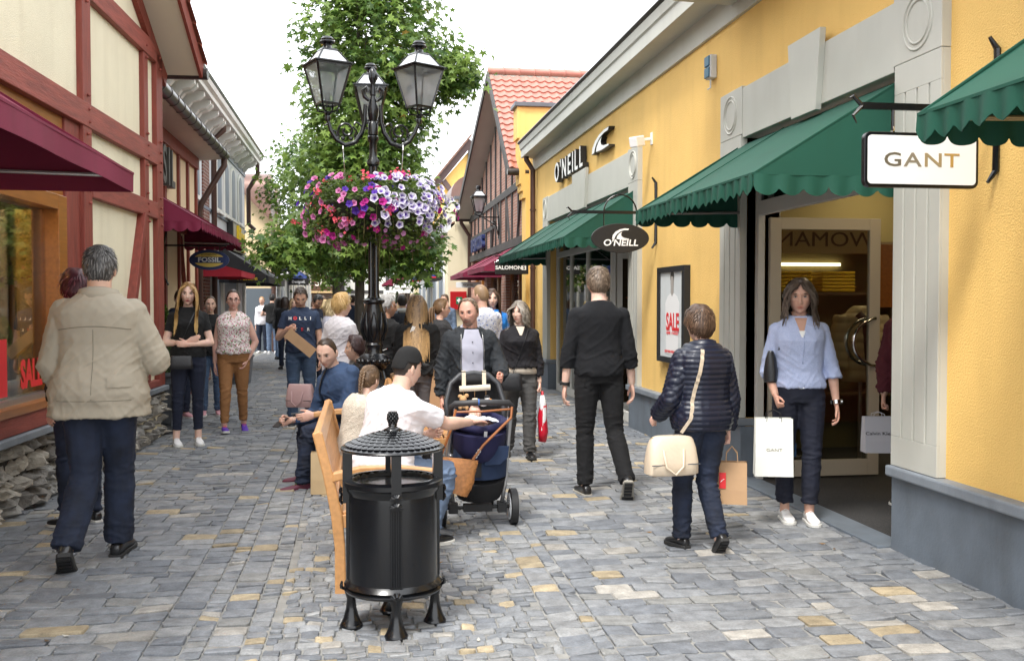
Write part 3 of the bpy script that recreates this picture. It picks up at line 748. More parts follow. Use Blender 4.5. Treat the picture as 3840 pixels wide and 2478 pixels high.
# ---------------- ground ----------------
def ground():
    g = MB(); g.box(-220, 220, -60, 320, -.4, -.003)
    props(g.build('ground', JNT), kind='structure')
    rs = RS(5); vs = []; fs = []; cs = []; nb = 0
    pal = np.array([(.168, .178, .192), (.187, .195, .206), (.207, .213, .22), (.236, .24, .242), (.14, .15, .166), (.196, .198, .194)])
    def stone(cx, cy, a, b, near, big):
        nonlocal nb
        r = rs.rand()
        if r < (.055 if not big else .032): c = np.array((.31, .255, .17)) * (.8 + .4 * rs.rand())
        elif r < .085: c = np.array((.29, .275, .25)) * (.85 + .3 * rs.rand())
        else:
            p = [.2, .24, .2, .14, .13, .09] if not big else [.28, .2, .14, .1, .2, .08]
            c = pal[rs.choice(6, p=p)] * (.9 + .2 * rs.rand())
        if not near:
            b0 = nb; h = .002 + .004 * rs.rand()
            for sx, sy in ((-1, -1), (1, -1), (1, 1), (-1, 1)): vs.append((cx + sx * a * (1 + .05 * rs.randn()), cy + sy * b * (1 + .05 * rs.randn()), h))
            for sx, sy in ((-1, -1), (1, -1), (1, 1), (-1, 1)): vs.append((cx + sx * (a + .003), cy + sy * (b + .003), -.014))
            cs.extend([c] * 8); nb += 8
            fs.extend([(b0, b0 + 1, b0 + 2, b0 + 3)] + [(b0 + 4 + i, b0 + 4 + (i + 1) % 4, b0 + (i + 1) % 4, b0 + i) for i in range(4)]); return
        N = 14; b0 = nb; tx, ty = rs.randn(2) * .012; h = .0015 + .0035 * rs.rand()
        out = []
        for k in range(N):
            t = 2 * pi * (k + .5) / N; e = .17 if big else .24
            x = np.sign(cos(t)) * abs(cos(t)) ** e; y = np.sign(sin(t)) * abs(sin(t)) ** e
            j = 1 + rs.randn() * .014
            out.append((x * a * j, y * b * (1 + rs.randn() * .022)))
        for k_, (sc_, z) in enumerate(((1.0, -.016), (1., .0005), (.955, .0035), (.85, .0045))):
            for (x, y) in out:
                sx = sc_ if k_ < 2 else 1 - (1 - sc_) * .06 / max(a, .03) * .9; sy = sc_ if k_ < 2 else 1 - (1 - sc_) * .06 / max(b, .03) * .9
                zz = z + (h + tx * x / a * .3 + ty * y / b * .3 if k_ else 0) + (rs.randn() * .0008 if k_ > 1 else 0)
                vs.append((cx + x * sx, cy + y * sy, zz)); cs.append(c * (1 + rs.randn() * .03))
        vs.append((cx, cy, .0048 + h)); cs.append(c)
        for r_ in range(3):
            for k in range(N): fs.append((b0 + r_ * N + k, b0 + r_ * N + (k + 1) % N, b0 + (r_ + 1) * N + (k + 1) % N, b0 + (r_ + 1) * N + k))
        for k in range(N): fs.append((b0 + 3 * N + k, b0 + 3 * N + (k + 1) % N, b0 + 4 * N, ))
        nb += 4 * N + 1
    bands = [(-2.95, -2.06, .2, .14, 1), (-2.06, -1.9, .16, .11, 0), (-1.9, -1.74, .12, .085, 0), (-1.74, -.95, .215, .135, 1), (-.95, -.79, .16, .13, 0), (-.79, -.69, .1, .075, 0), (-.69, -.53, .16, .13, 0), (-.53, -.43, .1, .075, 0), (-.43, .9, .093, .078, 0), (.9, 1.05, .15, .12, 0), (1.05, 1.13, .08, .08, 0), (1.13, 2.27, .21, .135, 1), (2.27, 2.38, .11, .085, 0), (2.38, 2.6, .2, .12, 0), (2.6, 3.38, .215, .14, 1)]
    for (x0, x1, w, d, big) in bands:
        y = 2.6 + rs.rand() * .1; Wd = x1 - x0; row = 0
        while y < 62:
            dd = d * (1 + rs.randn() * .07)
            if y > 26: dd = d
            n = max(1, int(round(Wd / w))); 
            if n == 1: ed = [x0, x1]
            else:
                ed = [x0]; o = (.5 if row % 2 else 0)
                q = x0 + w * (.35 + .65 * rs.rand() if n > 2 else .4 + .2 * rs.rand())
                while q < x1 - w * .35: ed.append(q); q += w * (1 + rs.randn() * .16)
                ed.append(x1)
            wav = .012 * sin(y * 1.3)
            for i in range(len(ed) - 1):
                a = (ed[i + 1] - ed[i]) / 2 - (.0055 if big else .0045); 
                if a < .02: continue
                cx = (ed[i] + ed[i + 1]) / 2 + wav
                if 24 < y and (cx < -3.4 or cx > 3.7): continue
                wv = .012 * sin(cx * 5 + y * .8) if not big else .004 * sin(cx * 3 + y)
                stone(cx, y + dd / 2 + wv, a, dd / 2 - (.0055 if big else .0045), y < 15, big)
            y += dd; row += 1
    o = mesh_from('street_paving', vs, fs, STN, None, smooth=False, cols=np.array(cs)); o['kind'] = 'structure'
    me = o.data; me.polygons.foreach_set('use_smooth', [True] * len(me.polygons)); me.set_sharp_from_angle(angle=R(35))
ground()
def litter():
    rs = RS(77); vs = []; fs = []; cs = []
    for k in range(70):
        x, y = rs.uniform(-2.2, 3.1), rs.uniform(4.2, 15); n = len(vs); a = rs.rand() * 6.3; l_ = rs.uniform(.012, .03); w_ = l_ * rs.uniform(.25, .6); c = [(.25, .13, .03), (.1, .06, .03), (.5, .48, .42)][rs.randint(3)]
        for u, v in ((-1, 0), (0, -1), (1, 0), (0, 1)): vs.append((x + u * l_ * cos(a) - v * w_ * sin(a), y + u * l_ * sin(a) + v * w_ * cos(a), .013 + .004 * abs(u))); cs.append(c)
        fs.append((n, n + 1, n + 2, n + 3))
    o = mesh_from('fallen_leaves', vs, fs, mat('fallen_leaf', attr='col', rough=.8), None, cols=np.array(cs)); props(o, 'small fallen leaves and scraps scattered over the paving', 'litter', kind='stuff')
litter()
# ---------------- awnings ----------------
def awning(label, clo, wx, x1, ya, yb, zw, zl, group, val=.11, scal=True, sc_w=.13, soff=True, bar=True, seams=None, side=1, hip=0, cat='awning', soffm=None):
    """cloth awning on wall plane x=wx, lip at x1, from ya to yb; zw at wall, zl at lip"""
    t = thing('awning', label, cat, (wx, (ya + yb) / 2, zw), 0, group)
    m = MB(); s = 1 if x1 > wx else -1
    y0 = ya + hip; y1 = yb - hip
    nseg = max(10, int((yb - ya) / .06)); 
    def lip(y): return zl + .0
    T_ = .006
    # top cloth with slight sag, two skins
    for dz, fl in ((0, 0), (-T_, 1)):
        g = []; NU = 8
        for i in range(NU + 1):
            u = i / NU
            for j in range(nseg + 1):
                y = (ya + (yb - ya) * j / nseg) * u + (y0 + (y1 - y0) * j / nseg) * (1 - u)
                sag = -.014 * sin(pi * u)
                g.append((wx + (x1 - wx) * u, y, zw + (zl - zw) * u + sag + dz))
        f = []
        for i in range(NU):
            for j in range(nseg):
                q = (i * (nseg + 1) + j, (i + 1) * (nseg + 1) + j, (i + 1) * (nseg + 1) + j + 1, i * (nseg + 1) + j + 1)
                f.append(q if fl == (s < 0) else q[::-1])
        m.add(g, f)
    # side triangles
    for y, yh in ((ya, y0), (yb, y1)): m.prism([(wx, zl), (wx, zw), (x1, zl)], y - .003, y + .003, 'y') if not hip else m.add([(wx, yh, zw), (x1, y, zl), (wx, y, zl)], [(0, 1, 2), (2, 1, 0)])
    # hems
    m.obox((x1, ya, zl), (x1, yb, zl), .014, .014)
    for y in (ya, yb): m.obox((wx, y, zl), (x1, y, zl), .012, .012)
    for y in ([ya + (yb - ya) * k for k in (seams or [])] + ([ya, yb] if not hip else [])): m.obox((wx, y, zw + .003), (x1, y, zl + .003), .014, .008)
    m.build('cloth', clo, t, smooth=False)
    # valance
    v = MB()
    def strip(pt, L_, ny):
        rows = []; nn = max(6, int(L_ / .013))
        for k in range(nn + 1):
            d = L_ * k / nn; ph = (d / (L_ / ny)) % 1
            dep = val * (.55 + .45 * sqrt(max(0, 1 - (2 * ph - 1) ** 2))) if scal else val
            wv = (.008 * sin(d * 2 * pi / (L_ / ny)) + .006 * sin(d * 13)) if scal else .004 * sin(d * 5)
            rows.append((pt(d, wv * .3, 0), pt(d, wv, -dep * .6), pt(d, wv * 1.4, -dep)))
        b = []; f = []
        for k, r_ in enumerate(rows):
            b += list(r_)
            if k: 
                o = 3 * k
                for q in (0, 1): f.append((o - 3 + q, o + q, o + q + 1, o - 2 + q))
        v.add(b, f); v.add([(p[0] - s * .004, p[1], p[2]) for p in b], [q[::-1] for q in f])
    strip(lambda d, o, z: (x1 + s * (o + .004), ya + d, zl + z), yb - ya, max(2, round((yb - ya) / sc_w)))
    W_ = abs(x1 - wx)
    for y, dr in ((ya, -1), (yb, 1)): strip(lambda d, o, z: (x1 - s * d, y + dr * (o + .004), zl + z), W_, max(2, round(W_ / (sc_w * 1.15))))
    v.build('valance', clo, t, smooth=True)
    if bar:
        f = MB(); f.tube([(wx, ya + .05, zl + .0), (x1 - s * .05, ya + .05, zl - .02), (x1 - s * .05, yb - .05, zl - .02), (wx, yb - .05, zl)], .013, n=8)
        for k in (0, .33, .66, 1): f.tube([(wx, ya + .06 + (yb - ya - .12) * k, zw - .02), (x1 - s * .05, ya + .06 + (yb - ya - .12) * k, zl - .02)], .01, n=6)
        f.build('frame', ALU, t)
    return t
def pipe(name, label, pts, r, m, group=None, cat='drainpipe', clips=()):
    b = MB(); b.tube(pts, r, n=12)
    for c in clips: b.tube([(c[0], c[1], c[2] - .015), (c[0], c[1], c[2] + .015)], r * 1.25, n=12)
    o = b.build(name, m, None, smooth=True, autos=50); return props(o, label, cat, group)

# ---------------- yellow shop building on the right ----------------
FX = 3.33
def yellow():
    t = thing('shop_building', 'long yellow rendered shop building with grey green stone door surrounds', 'building', (FX, 10, 0))
    w = MB()
    for a, b in ((1.2, 5.77), (8.29, 11.95), (17.35, 19.7)): w.box(FX, FX + .3, a, b, 0, 4.5)
    for a, b in ((5.77, 8.29), (11.95, 17.35)): w.box(FX, FX + .3, a, b, 3.0, 4.5)
    w.build('wall', YEL, t)
    for a, b in ((1.2, 5.775), (8.285, 11.955), (17.345, 19.2)):
        p = MB(); p.box(FX - .05, FX + .29, a, b, -.01, .465); p.build('plinth', BLU, t, bevel=.006)
        p = MB(); p.box(FX - .09, FX + .28, a - .012 * (a > 2), b + .012, .468, .535); p.build('plinth_cap', BLUL, t, bevel=.012)
    def surround(ya, yb, wl, wr, nm):
        n = 3
        for a, b in ((ya, ya + wr), (yb - wl, yb)):
            s = MB(); s.box(FX - .045, FX + .31, a, b, .538, 3.0)
            e = [a] + [v_ for k in range(n) for v_ in (a + (b - a) * (.24 + .26 * k) - .01, a + (b - a) * (.24 + .26 * k) + .01)] + [b]
            for k in range(0, len(e), 2): s.box(FX - .06, FX - .045, e[k], e[k + 1], .72, 2.82)
            s.box(FX - .06, FX - .045, a, b, .538, .72); s.box(FX - .06, FX - .045, a, b, 2.82, 3.0)
            s.build('pilaster', GRN, t, bevel=.003)
        l = MB(); mid = (ya + yb) / 2 - .05
        l.box(FX - .06, FX + .31, ya - .0, ya + wr + .02, 3.003, 3.42); l.box(FX - .06, FX + .31, yb - wl - .02, yb, 3.003, 3.42)
        l.box(FX - .055, FX + .31, ya + wr + .023, yb - wl - .023, 2.97, 3.40)
        kw = .27 * (yb - ya) / 3.5
        l.prism([(mid - kw * .75, 2.93), (mid - kw, 3.5), (mid + kw, 3.5), (mid + kw * .75, 2.93)], FX - .1, FX - .053, 'x')
        l.build('lintel', GRN, t, bevel=.004)
        for cy in (ya + wr / 2, yb - wl / 2):
            r = MB()
            for rr in (.155, .12): r.tube([(FX - .06, cy + rr * cos(a_), 3.21 + rr * 1.05 * sin(a_)) for a_ in np.linspace(0, 2 * pi, 37)], .009, n=6, cap=False)
            r.build('roundel', GRN, t, smooth=True)
    surround(5.27, 8.79, .5, .5, 'a'); surround(11.55, 17.8, .42, .42, 'b')
    c = MB()
    c.prism([(FX + .01, 4.07), (FX - .035, 4.07), (FX - .035, 4.31), (FX - .27, 4.31), (FX - .27, 4.45), (FX - .29, 4.47), (FX - .305, 4.57), (FX + .01, 4.57)], 1.2, 19.0, 'y')
    c.prism([(FX - .03, 4.2), (FX - .58, 4.22), (FX - .58, 4.9), (FX - .03, 4.9)], 2, 8.6, 'y')
    c.build('cornice', GRN, t, bevel=.004)
    c = MB(); c.prism([(FX - .31, 4.572), (FX - .335, 4.6), (FX - .32, 4.63), (FX - .2, 4.63), (FX - .2, 4.572)], 8.65, 19.03, 'y'); c.build('gutter', GUT, t)
    r = MB()
    # roof with pantiles
    o = pantiles(V((FX - .2, 9.0, 4.62)), V((0, 1, 0)), V((.95, 0, .3)).normalized(), 10.4, 3.6, .25, .35)
    r.add(*o); ro = r.build('roof', TILE, t, smooth=True, autos=50)
    # fire wall / end pier
    e = MB(); e.box(3.24, 7.2, 19.62, 20.1, 4.0, 5.42); e.box(3.26, 3.64, 19.6, 20.08, 0, 4.0)
    for k in range(3): e.box(3.24 - .035 * (k + 1), 3.27, 19.61 - .0, 20.09, 3.62 + .14 * k, 3.62 + .14 * (k + 1) + .0)
    e.box(3.13, 3.25, 19.61, 20.09, 4.04, 5.42); e.box(3.09, 3.14, 19.6, 20.11, 4.8, 5.42)
    e.build('end_pier', YEL, t)
    e = MB(); e.box(3.03, 7.3, 19.55, 20.16, 5.423, 5.51); e.build('pier_coping', GPLM, t, bevel=.01)
    return t
def pantiles(org, u, v, U, W, tw, tl):
    """wavy tile grid: u along eave, v up the slope"""
    n = u.cross(v).normalized()
    if n.z < 0: n = -n
    nu = int(U / tw) * 6; vs = []; fs = []; rows = int(W / tl); cnt = 0
    for r_ in range(rows):
        for q, (vv, up) in enumerate(((0, .028), (0, .045), (1.02, .012))):
            for i in range(nu + 1):
                ph = (i % 6) / 6; w = .028 * (sin(2 * pi * ph) if ph < .5 else .45 * sin(2 * pi * ph))
                vs.append(org + u * (i / 6 * tw) + v * ((r_ + vv) * tl) + n * (w + up - (.02 if q == 0 else 0)))
        b = r_ * 3 * (nu + 1)
        for q in (0, 1):
            for i in range(nu): fs.append((b + q * (nu + 1) + i, b + q * (nu + 1) + i + 1, b + (q + 1) * (nu + 1) + i + 1, b + (q + 1) * (nu + 1) + i))
    return vs, fs
yb_ = yellow()
GA = 'green scalloped awnings along the yellow building'
awning('green scalloped awning over the open glass door with the white rounded hanging sign', FGR, FX, 2.36, 5.78, 8.36, 2.93, 2.33, GA, seams=[.68], val=.13)
awning('green scalloped awning behind the black oval hanging sign, farther down the yellow wall', FGR, FX, 2.42, 11.75, 17.5, 2.93, 2.33, GA, seams=[.25, .5, .75], val=.13)
awning('green scalloped awning cut off by the right edge above the yellow wall', FGR, FX, 2.45, 1.6, 4.12, 2.98, 2.38, GA, seams=[.5], val=.13)
pipe('drainpipe', 'brown drainpipe at the far end of the yellow building', [(FX - .2, 18.75, 4.4), (FX - .2, 18.75, 4.25), (FX - .08, 18.72, 4.05), (FX - .08, 18.72, 0)], .05, PIPE, clips=((FX - .08, 18.72, 2.2), (FX - .08, 18.72, 3.3)))

# open shop interiors
def shop_gant():
    t = thing('shop_interior', 'warm lit shop room seen through the open glass door', 'shop interior', (3.7, 7.5, 0))
    wm = mat('olive_wall', (.2, .17, .07), .8); rm = mat('maroon_wall', (.16, .02, .015), .7)
    b = MB(); b.box(3.64, 9, 9.9, 10.0, 0, 3.0); b.box(8.9, 9, 4.4, 9.9, 0, 3.0); b.build('back_wall', wm, t)
    b = MB(); b.box(3.64, 9, 4.3, 4.4, 0, 3.0); b.build('red_wall', rm, t)
    b = MB(); b.box(3.64, 9, 4.4, 9.9, 2.95, 3.0); b.build('ceiling', mat('shop_ceiling', (.5, .4, .25), .8), t)
    b = MB(); b.box(3.42, 9, 4.4, 9.9, .0, .012); b.build('door_mat', mat('coir_mat', (.035, .034, .034), .95, var=.6, vscale=120, bump=.8, bscale=200), t)
    emis('warm_lamp', (1, .8, .5), 9)
    for q_ in ((5.0, 5.5, 9.0, 9.4), (4.2, 4.5, 7.2, 7.5), (6.4, 6.9, 6.5, 7.0)): b = MB(); b.box(*q_, 2.93, 2.948); b.build('ceiling_lamp', M['warm_lamp'], t)
    # lit shelf alcove with folded clothes
    b = MB()
    for x0, x1, z0, z1 in ((4.0, 5.35, 2.12, 2.16), (4.0, 5.35, 1.62, 1.65), (4.0, 5.35, 1.15, 1.18), (4.0, 5.35, .6, .63)): b.box(x0, x1, 9.45, 9.89, z0, z1)
    for x in (3.96, 5.35): b.box(x, x + .04, 9.45, 9.89, .2, 2.16)
    b.build('shelf', mat('shelf_wood', (.12, .08, .04), .6), t)
    b = MB(); b.box(4.1, 5.0, 9.86, 9.885, 1.93, 1.96); b.build('shelf_light', emis('shelf_glow', (1, .8, .5), 3), t)
    yl = mat('folded_yellow', (.65, .42, .02), .9); gy = mat('folded_grey', (.12, .12, .13), .9)
    for k in range(6):
        for q, x in enumerate((4.15, 4.62)):
            b = MB(); b.box(x, x + .36, 9.5, 9.84, 1.655 + k * .035, 1.655 + k * .035 + .03); b.build('folded_shirt', yl, t, bevel=.008)
        b = MB(); b.box(4.2, 4.6, 9.5, 9.84, 1.185 + k * .035, 1.185 + k * .035 + .03); b.build('folded_shirt', gy, t, bevel=.008)
    # wall sign with mirrored word as seen from the street
    b = MB(); b.box(4.02, 4.9, 9.1, 9.12, 2.02, 2.26); b.build('word_board', mat('tan_board', (.36, .26, .12), .6), t)
    b = MB(); v, f = text_arrays('WOMAN', .2, .002, xs=1.25); v = [(-p[0], p[1], p[2]) for p in v]; b.add(place(v, (4.45, 9.092, 2.15), (1, 0, 0), (0, 0, 1)), f); b.build('mirrored_word', mat('word_brown', (.06, .035, .01), .5), t)
    # red framed notice
    b = MB(); b.box(4.86, 5.2, 8.9, 8.92, 1.5, 2.1); b.build('notice_frame', ORG, t)
    return t
shop_gant()
def puffer():
    t = thing('mannequin', 'cream puffer jacket and dark scarf on a headless mannequin inside the shop', 'mannequin', (4.75, 8.95, 0), R(175))
    b = MB(); b.tube([(0, 0, .8), (0, 0, 1.0), (0, 0, 1.2), (0, 0, 1.4), (0, 0, 1.46), (0, 0, 1.5)], [(.19, .14), (.17, .12), (.2, .14), (.2, .12), (.12, .09), (.06, .06)], n=16)
    for s in (1, -1): b.tube([(s * .18, 0, 1.4), (s * .24, .02, 1.15), (s * .22, .08, .92)], [.075, .07, .055], n=10)
    v, f, n = remesh(b, .014, 2); v = v + n * (.018 * np.abs(np.sin(v[:, 2] * pi / .09)) ** .5)[:, None]
    mesh_from('puffer_jacket', v, f, mat('cream_nylon', (.5, .42, .25), .5), t)
    b = MB(); b.tube([(.07, .1, 1.44), (0, .13, 1.35), (-.03, .17, 1.0), (-.03, .17, .75)], [.04, .05, .05, .04], n=8); b.build('scarf', BLKM, t, world=False, smooth=True)
    b = MB(); b.tube([(0, 0, .82), (0, 0, 0.02)], .02, n=10); b.lathe([(.16, 0.0), (.16, .015), (.02, .03)]); b.build('stand', ALU, t, world=False)
puffer()
def glass_door():
    t = thing('glass_door', 'glass shop door swung open inward, framed in beige metal, with curved chrome handles', 'door', (3.48, 8.2, 0))
    f = MB(); y = 8.2; x0, x1 = 3.5, 4.52; z1 = 2.28
    f.box(x0, x0 + .1, y - .025, y + .025, .03, z1); f.box(x1 - .1, x1, y - .025, y + .025, .03, z1)
    f.box(x0 + .1, x1 - .1, y - .024, y + .024, .03, .17); f.box(x0 + .1, x1 - .1, y - .024, y + .024, z1 - .1, z1)
    f.build('door_frame', mat('beige_metal', (.5, .45, .36), .45), t, bevel=.003)
    g = MB(); g.box(x0 + .1, x1 - .1, y - .004, y + .004, .17, z1 - .1); g.build('pane', GLS, t)
    for s in (-1, 1):
        h = MB(); h.tube([(x1 - .03 - .24 * sin(a), y + s * .07 if .3 < a < 2.85 else y + s * .03, 1.2 + .21 * cos(a)) for a in np.linspace(0.05, 3.09, 17)], .016, n=10)
        h.build('handle', CHR, t, smooth=True)
    b = MB(); b.box(x0 + .12, x0 + .26, y - .006, y - .0045, .2, .32); b.build('sticker', mat('sticker_blue', (.03, .09, .2), .4), t)
    # frame of the doorway
    t2 = thing('door_frame', 'pale metal door portal with glass side light in the grey green surround', 'door frame', (3.42, 7, 0))
    f = MB(); f.box(3.40, 3.46, 8.2, 8.27, 0, 2.9); f.box(3.40, 3.46, 5.80, 5.84, 0, 2.9); f.obox((3.43, 8.2, 2.36), (3.43, 5.84, 2.36), .06, .12); f.obox((3.43, 8.2, 2.87), (3.43, 5.84, 2.87), .06, .06)
    f.build('portal', WTM, t2, bevel=.003)
    g = MB(); g.box(3.425, 3.433, 5.84, 8.2, 2.42, 2.84); g.build('transom_pane', glass('dark_glass', (.1, .1, .09), .08), t2)
    g = MB(); g.box(3.2, 3.42, 5.79, 8.28, -.005, .022); g.build('threshold', BLU, t2, bevel=.004)
glass_door()
def shop_oneill():
    t = thing('shop_window_wall', 'glazed shop front in pale metal frames under the farther green awning', 'shop front', (3.45, 14.6, 0))
    f = MB(); X0, X1 = 3.42, 3.48
    for y in (12.0, 13.4, 14.9, 16.1, 17.25): f.box(X0, X1, y - .035, y + .035, 0, 2.95)
    f.box(X0 + .002, X1 - .002, 12, 17.25, .0, .12); f.box(X0 + .002, X1 - .002, 12, 17.25, 2.32, 2.42); f.box(X0 + .002, X1 - .002, 12, 17.25, 2.86, 2.94)
    f.build('frame', WTM, t, bevel=.003)
    g = MB(); g.box(3.445, 3.453, 13.43, 17.2, .12, 2.86); g.build('pane', GLS, t)
    d = MB(); d.box(3.5, 3.58, 13.38, 13.43, .05, 2.25); d.box(4.3, 4.38, 13.38, 13.43, .05, 2.25); d.box(3.58, 4.3, 13.381, 13.429, 2.15, 2.25); d.box(3.58, 4.3, 13.381, 13.429, .05, .16); d.build('open_door', WTM, t)
    d = MB(); d.box(3.58, 4.3, 13.4, 13.408, .16, 2.15); d.build('door_pane', GLS, t)
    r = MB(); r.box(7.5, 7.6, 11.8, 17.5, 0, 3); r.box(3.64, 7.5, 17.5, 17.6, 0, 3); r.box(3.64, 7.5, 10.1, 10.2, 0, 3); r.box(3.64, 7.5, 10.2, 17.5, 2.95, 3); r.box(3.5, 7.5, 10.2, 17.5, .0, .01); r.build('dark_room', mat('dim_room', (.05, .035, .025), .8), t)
    b = MB(); b.box(4.5, 4.8, 15, 15.3, 2.92, 2.945); b.box(5.5, 5.8, 13, 13.3, 2.92, 2.945); b.build('ceiling_lamp', M['warm_lamp'], t)
    b = MB()
    for k in range(7): b.tube([(3.9 + .02 * k, 14.1 + .12 * k, 1.62), (3.9 + .02 * k + .2, 14.1 + .12 * k, 1.55), (3.9 + .02 * k + .21, 14.1 + .12 * k, 1.0)], [.01, .06, .08], n=6)
    b.build('hanging_clothes', mat('orange_cloth', (.4, .1, .02), .9), t)
shop_oneill()

# ---------------- signs on the right ----------------
def hook_bracket(mb, x0, x1, y, z, drop, wall_h=.36):
    mb.obox((x0, y, z), (x1, y, z), .02, .035); mb.tube([(x0, y, z), (x0 - .05, y, z + .05), (x0 - .07, y, z + .04)], [.012, .01, .004], n=6)
    mb.tube([(x0, y, z), (x0 - .05, y, z - .05), (x0 - .03, y, z - .09)], [.012, .008, .003], n=6)
    mb.tube([(x1 - .06, y, z + wall_h), (x1 - .015, y, z + wall_h - .06), (x1 - .01, y, z), (x1 - .015, y, z - wall_h + .06), (x1 - .06, y, z - wall_h)], [.01, .019, .019, .019, .01], n=8)
def rrect(w, h, r, n=6):
    o = []
    for cx, cy, a0 in ((w / 2 - r, h / 2 - r, 0), (-w / 2 + r, h / 2 - r, 90), (-w / 2 + r, -h / 2 + r, 180), (w / 2 - r, -h / 2 + r, 270)):
        for k in range(n + 1): a = R(a0 + 90 * k / n); o.append((cx + r * cos(a), cy + r * sin(a)))
    return o
def xz(poly, cx, cz): return [(cx + u, cz + v) for u, v in poly]
def sign_gant():
    y = 4.83; t = thing('hanging_sign', 'white rounded rectangular hanging sign with grey to gold lettering on black bracket', 'sign', (3.3, y, 2.5), 0, None)
    b = MB(); hook_bracket(b, 2.56, FX, y, 2.56, .1, .38); b.tube([(2.73, y, 2.56), (2.73, y, 2.44)], .009, n=8); b.tube([(3.08, y, 2.56), (3.08, y, 2.44)], .009, n=8); b.build('bracket', BLK, t)
    b = MB()
    for x in (2.73, 3.08):
        for k in range(3): b.tube([(x + .011 * cos(a) * (k % 2), y + .011 * cos(a) * (1 - k % 2), 2.445 - .02 * k + .015 * sin(a)) for a in np.linspace(0, 2 * pi, 9)], .0035, n=5)
    b.build('chain', CHR, t)
    cx, cz = 2.885, 2.285
    b = MB(); b.prism(xz(rrect(.64, .285, .035), cx, cz), y - .018, y + .018, 'y'); b.build('frame', BLK, t, bevel=.004)
    b = MB(); b.prism(xz(rrect(.605, .25, .022), cx, cz), y - .0215, y + .0215, 'y'); b.build('panel', SNW, t)
    for i, (ch, x) in enumerate(zip('GANT', (-.165, -.055, .06, .165))):
        b = MB(); lettering(b, ch, (cx + x, y - .0225, cz - .002), (1, 0, 0), (0, 0, 1), .1, .001, xs=1.45, bold=.001); b.build('letter', [GOLD, mat('taupe_letters', (.3, .26, .19), .35, metal=.3), mat('taupe_gold', (.4, .31, .17), .35, metal=.3), GOL2][i], t)
sign_gant()
def wave_logo(mb, c, ux, uy, s, ext, ax=1.5):
    for poly in ([(-.5, -.42), (-.46, -.1), (-.3, .2), (-.05, .4), (.25, .5), (.5, .48), (.46, .34), (.22, .34), (0, .24), (-.2, .02), (-.32, -.22), (-.36, -.42)],
                 [(-.24, -.42), (-.2, -.18), (-.08, .04), (.1, .2), (.03, .0), (.06, -.18), (.2, -.32), (.5, -.4), (.5, -.48), (.1, -.5)]):
        n = len(poly); v = [(x * s * ax, y * s, 0) for x, y in poly] + [(x * s * ax, y * s, ext) for x, y in poly]
        mb.add(place(v, c, ux, uy), [tuple(range(n)), tuple(range(2 * n - 1, n - 1, -1))] + [(i, (i + 1) % n, n + (i + 1) % n, n + i) for i in range(n)])
def sign_oneill():
    y = 10.95; t = thing('hanging_sign', 'black oval hanging sign with white wave emblem and lettering', 'sign', (3.3, y, 2.5))
    b = MB(); hook_bracket(b, 2.35, FX, y, 2.56, .1, .4)
    b.tube([(2.9 + .19 * cos(a), y, 2.56 + .2 * sin(a)) for a in np.linspace(0, pi, 14)], .009, n=6)
    for x in (2.71, 3.09): b.tube([(x, y, 2.56), (x, y, 2.37)], .006, n=6)
    b.build('bracket', BLK, t)
    cx, cz = 2.9, 2.27
    b = MB(); b.prism([(cx + .335 * cos(a), cz + .165 * sin(a)) for a in np.linspace(0, 2 * pi, 40, endpoint=False)], y - .015, y + .015, 'y'); b.build('oval_board', SNB, t, bevel=.005)
    b = MB(); lettering(b, "O'NEILL", (cx, y - .017, cz - .055), (1, 0, 0), (0, 0, 1), .1, .001, xs=1.15, shear=.15, bold=.002); wave_logo(b, (cx, y - .017, cz + .045), (1, 0, 0), (0, 0, 1), .13, .001); b.build('lettering', WBD, t)
    # wall letters
    t = thing('wall_lettering', 'raised black and white shop name with wave emblem on the yellow wall', 'wall sign', (FX, 15, 3.6))
    yy = 16.5
    for ch, wd in zip("O'NEILL", (.46, .16, .42, .36, .16, .33, .33)):
        b = MB(); lettering(b, ch, (FX - .06, yy - wd / 2, 3.68), (0, -1, 0), (0, 0, 1), .44, .045, xs=1.1, bold=.012); b.build('letter', SNB, t)
        b = MB(); lettering(b, ch, (FX - .1075, yy - wd / 2, 3.68), (0, -1, 0), (0, 0, 1), .44, .002, xs=1.06, bold=.004); b.build('letter_face', WBD, t)
        yy -= wd
    b = MB(); wave_logo(b, (FX, 13.35, 3.74), (0, -1, 0), (0, 0, 1), .27, .08, 3.7); b.build('emblem', SNB, t)
    b = MB(); wave_logo(b, (FX - .081, 13.35, 3.74), (0, -1, 0), (0, 0, 1), .25, .004, 3.8); b.build('emblem_face', WBD, t)
sign_oneill()
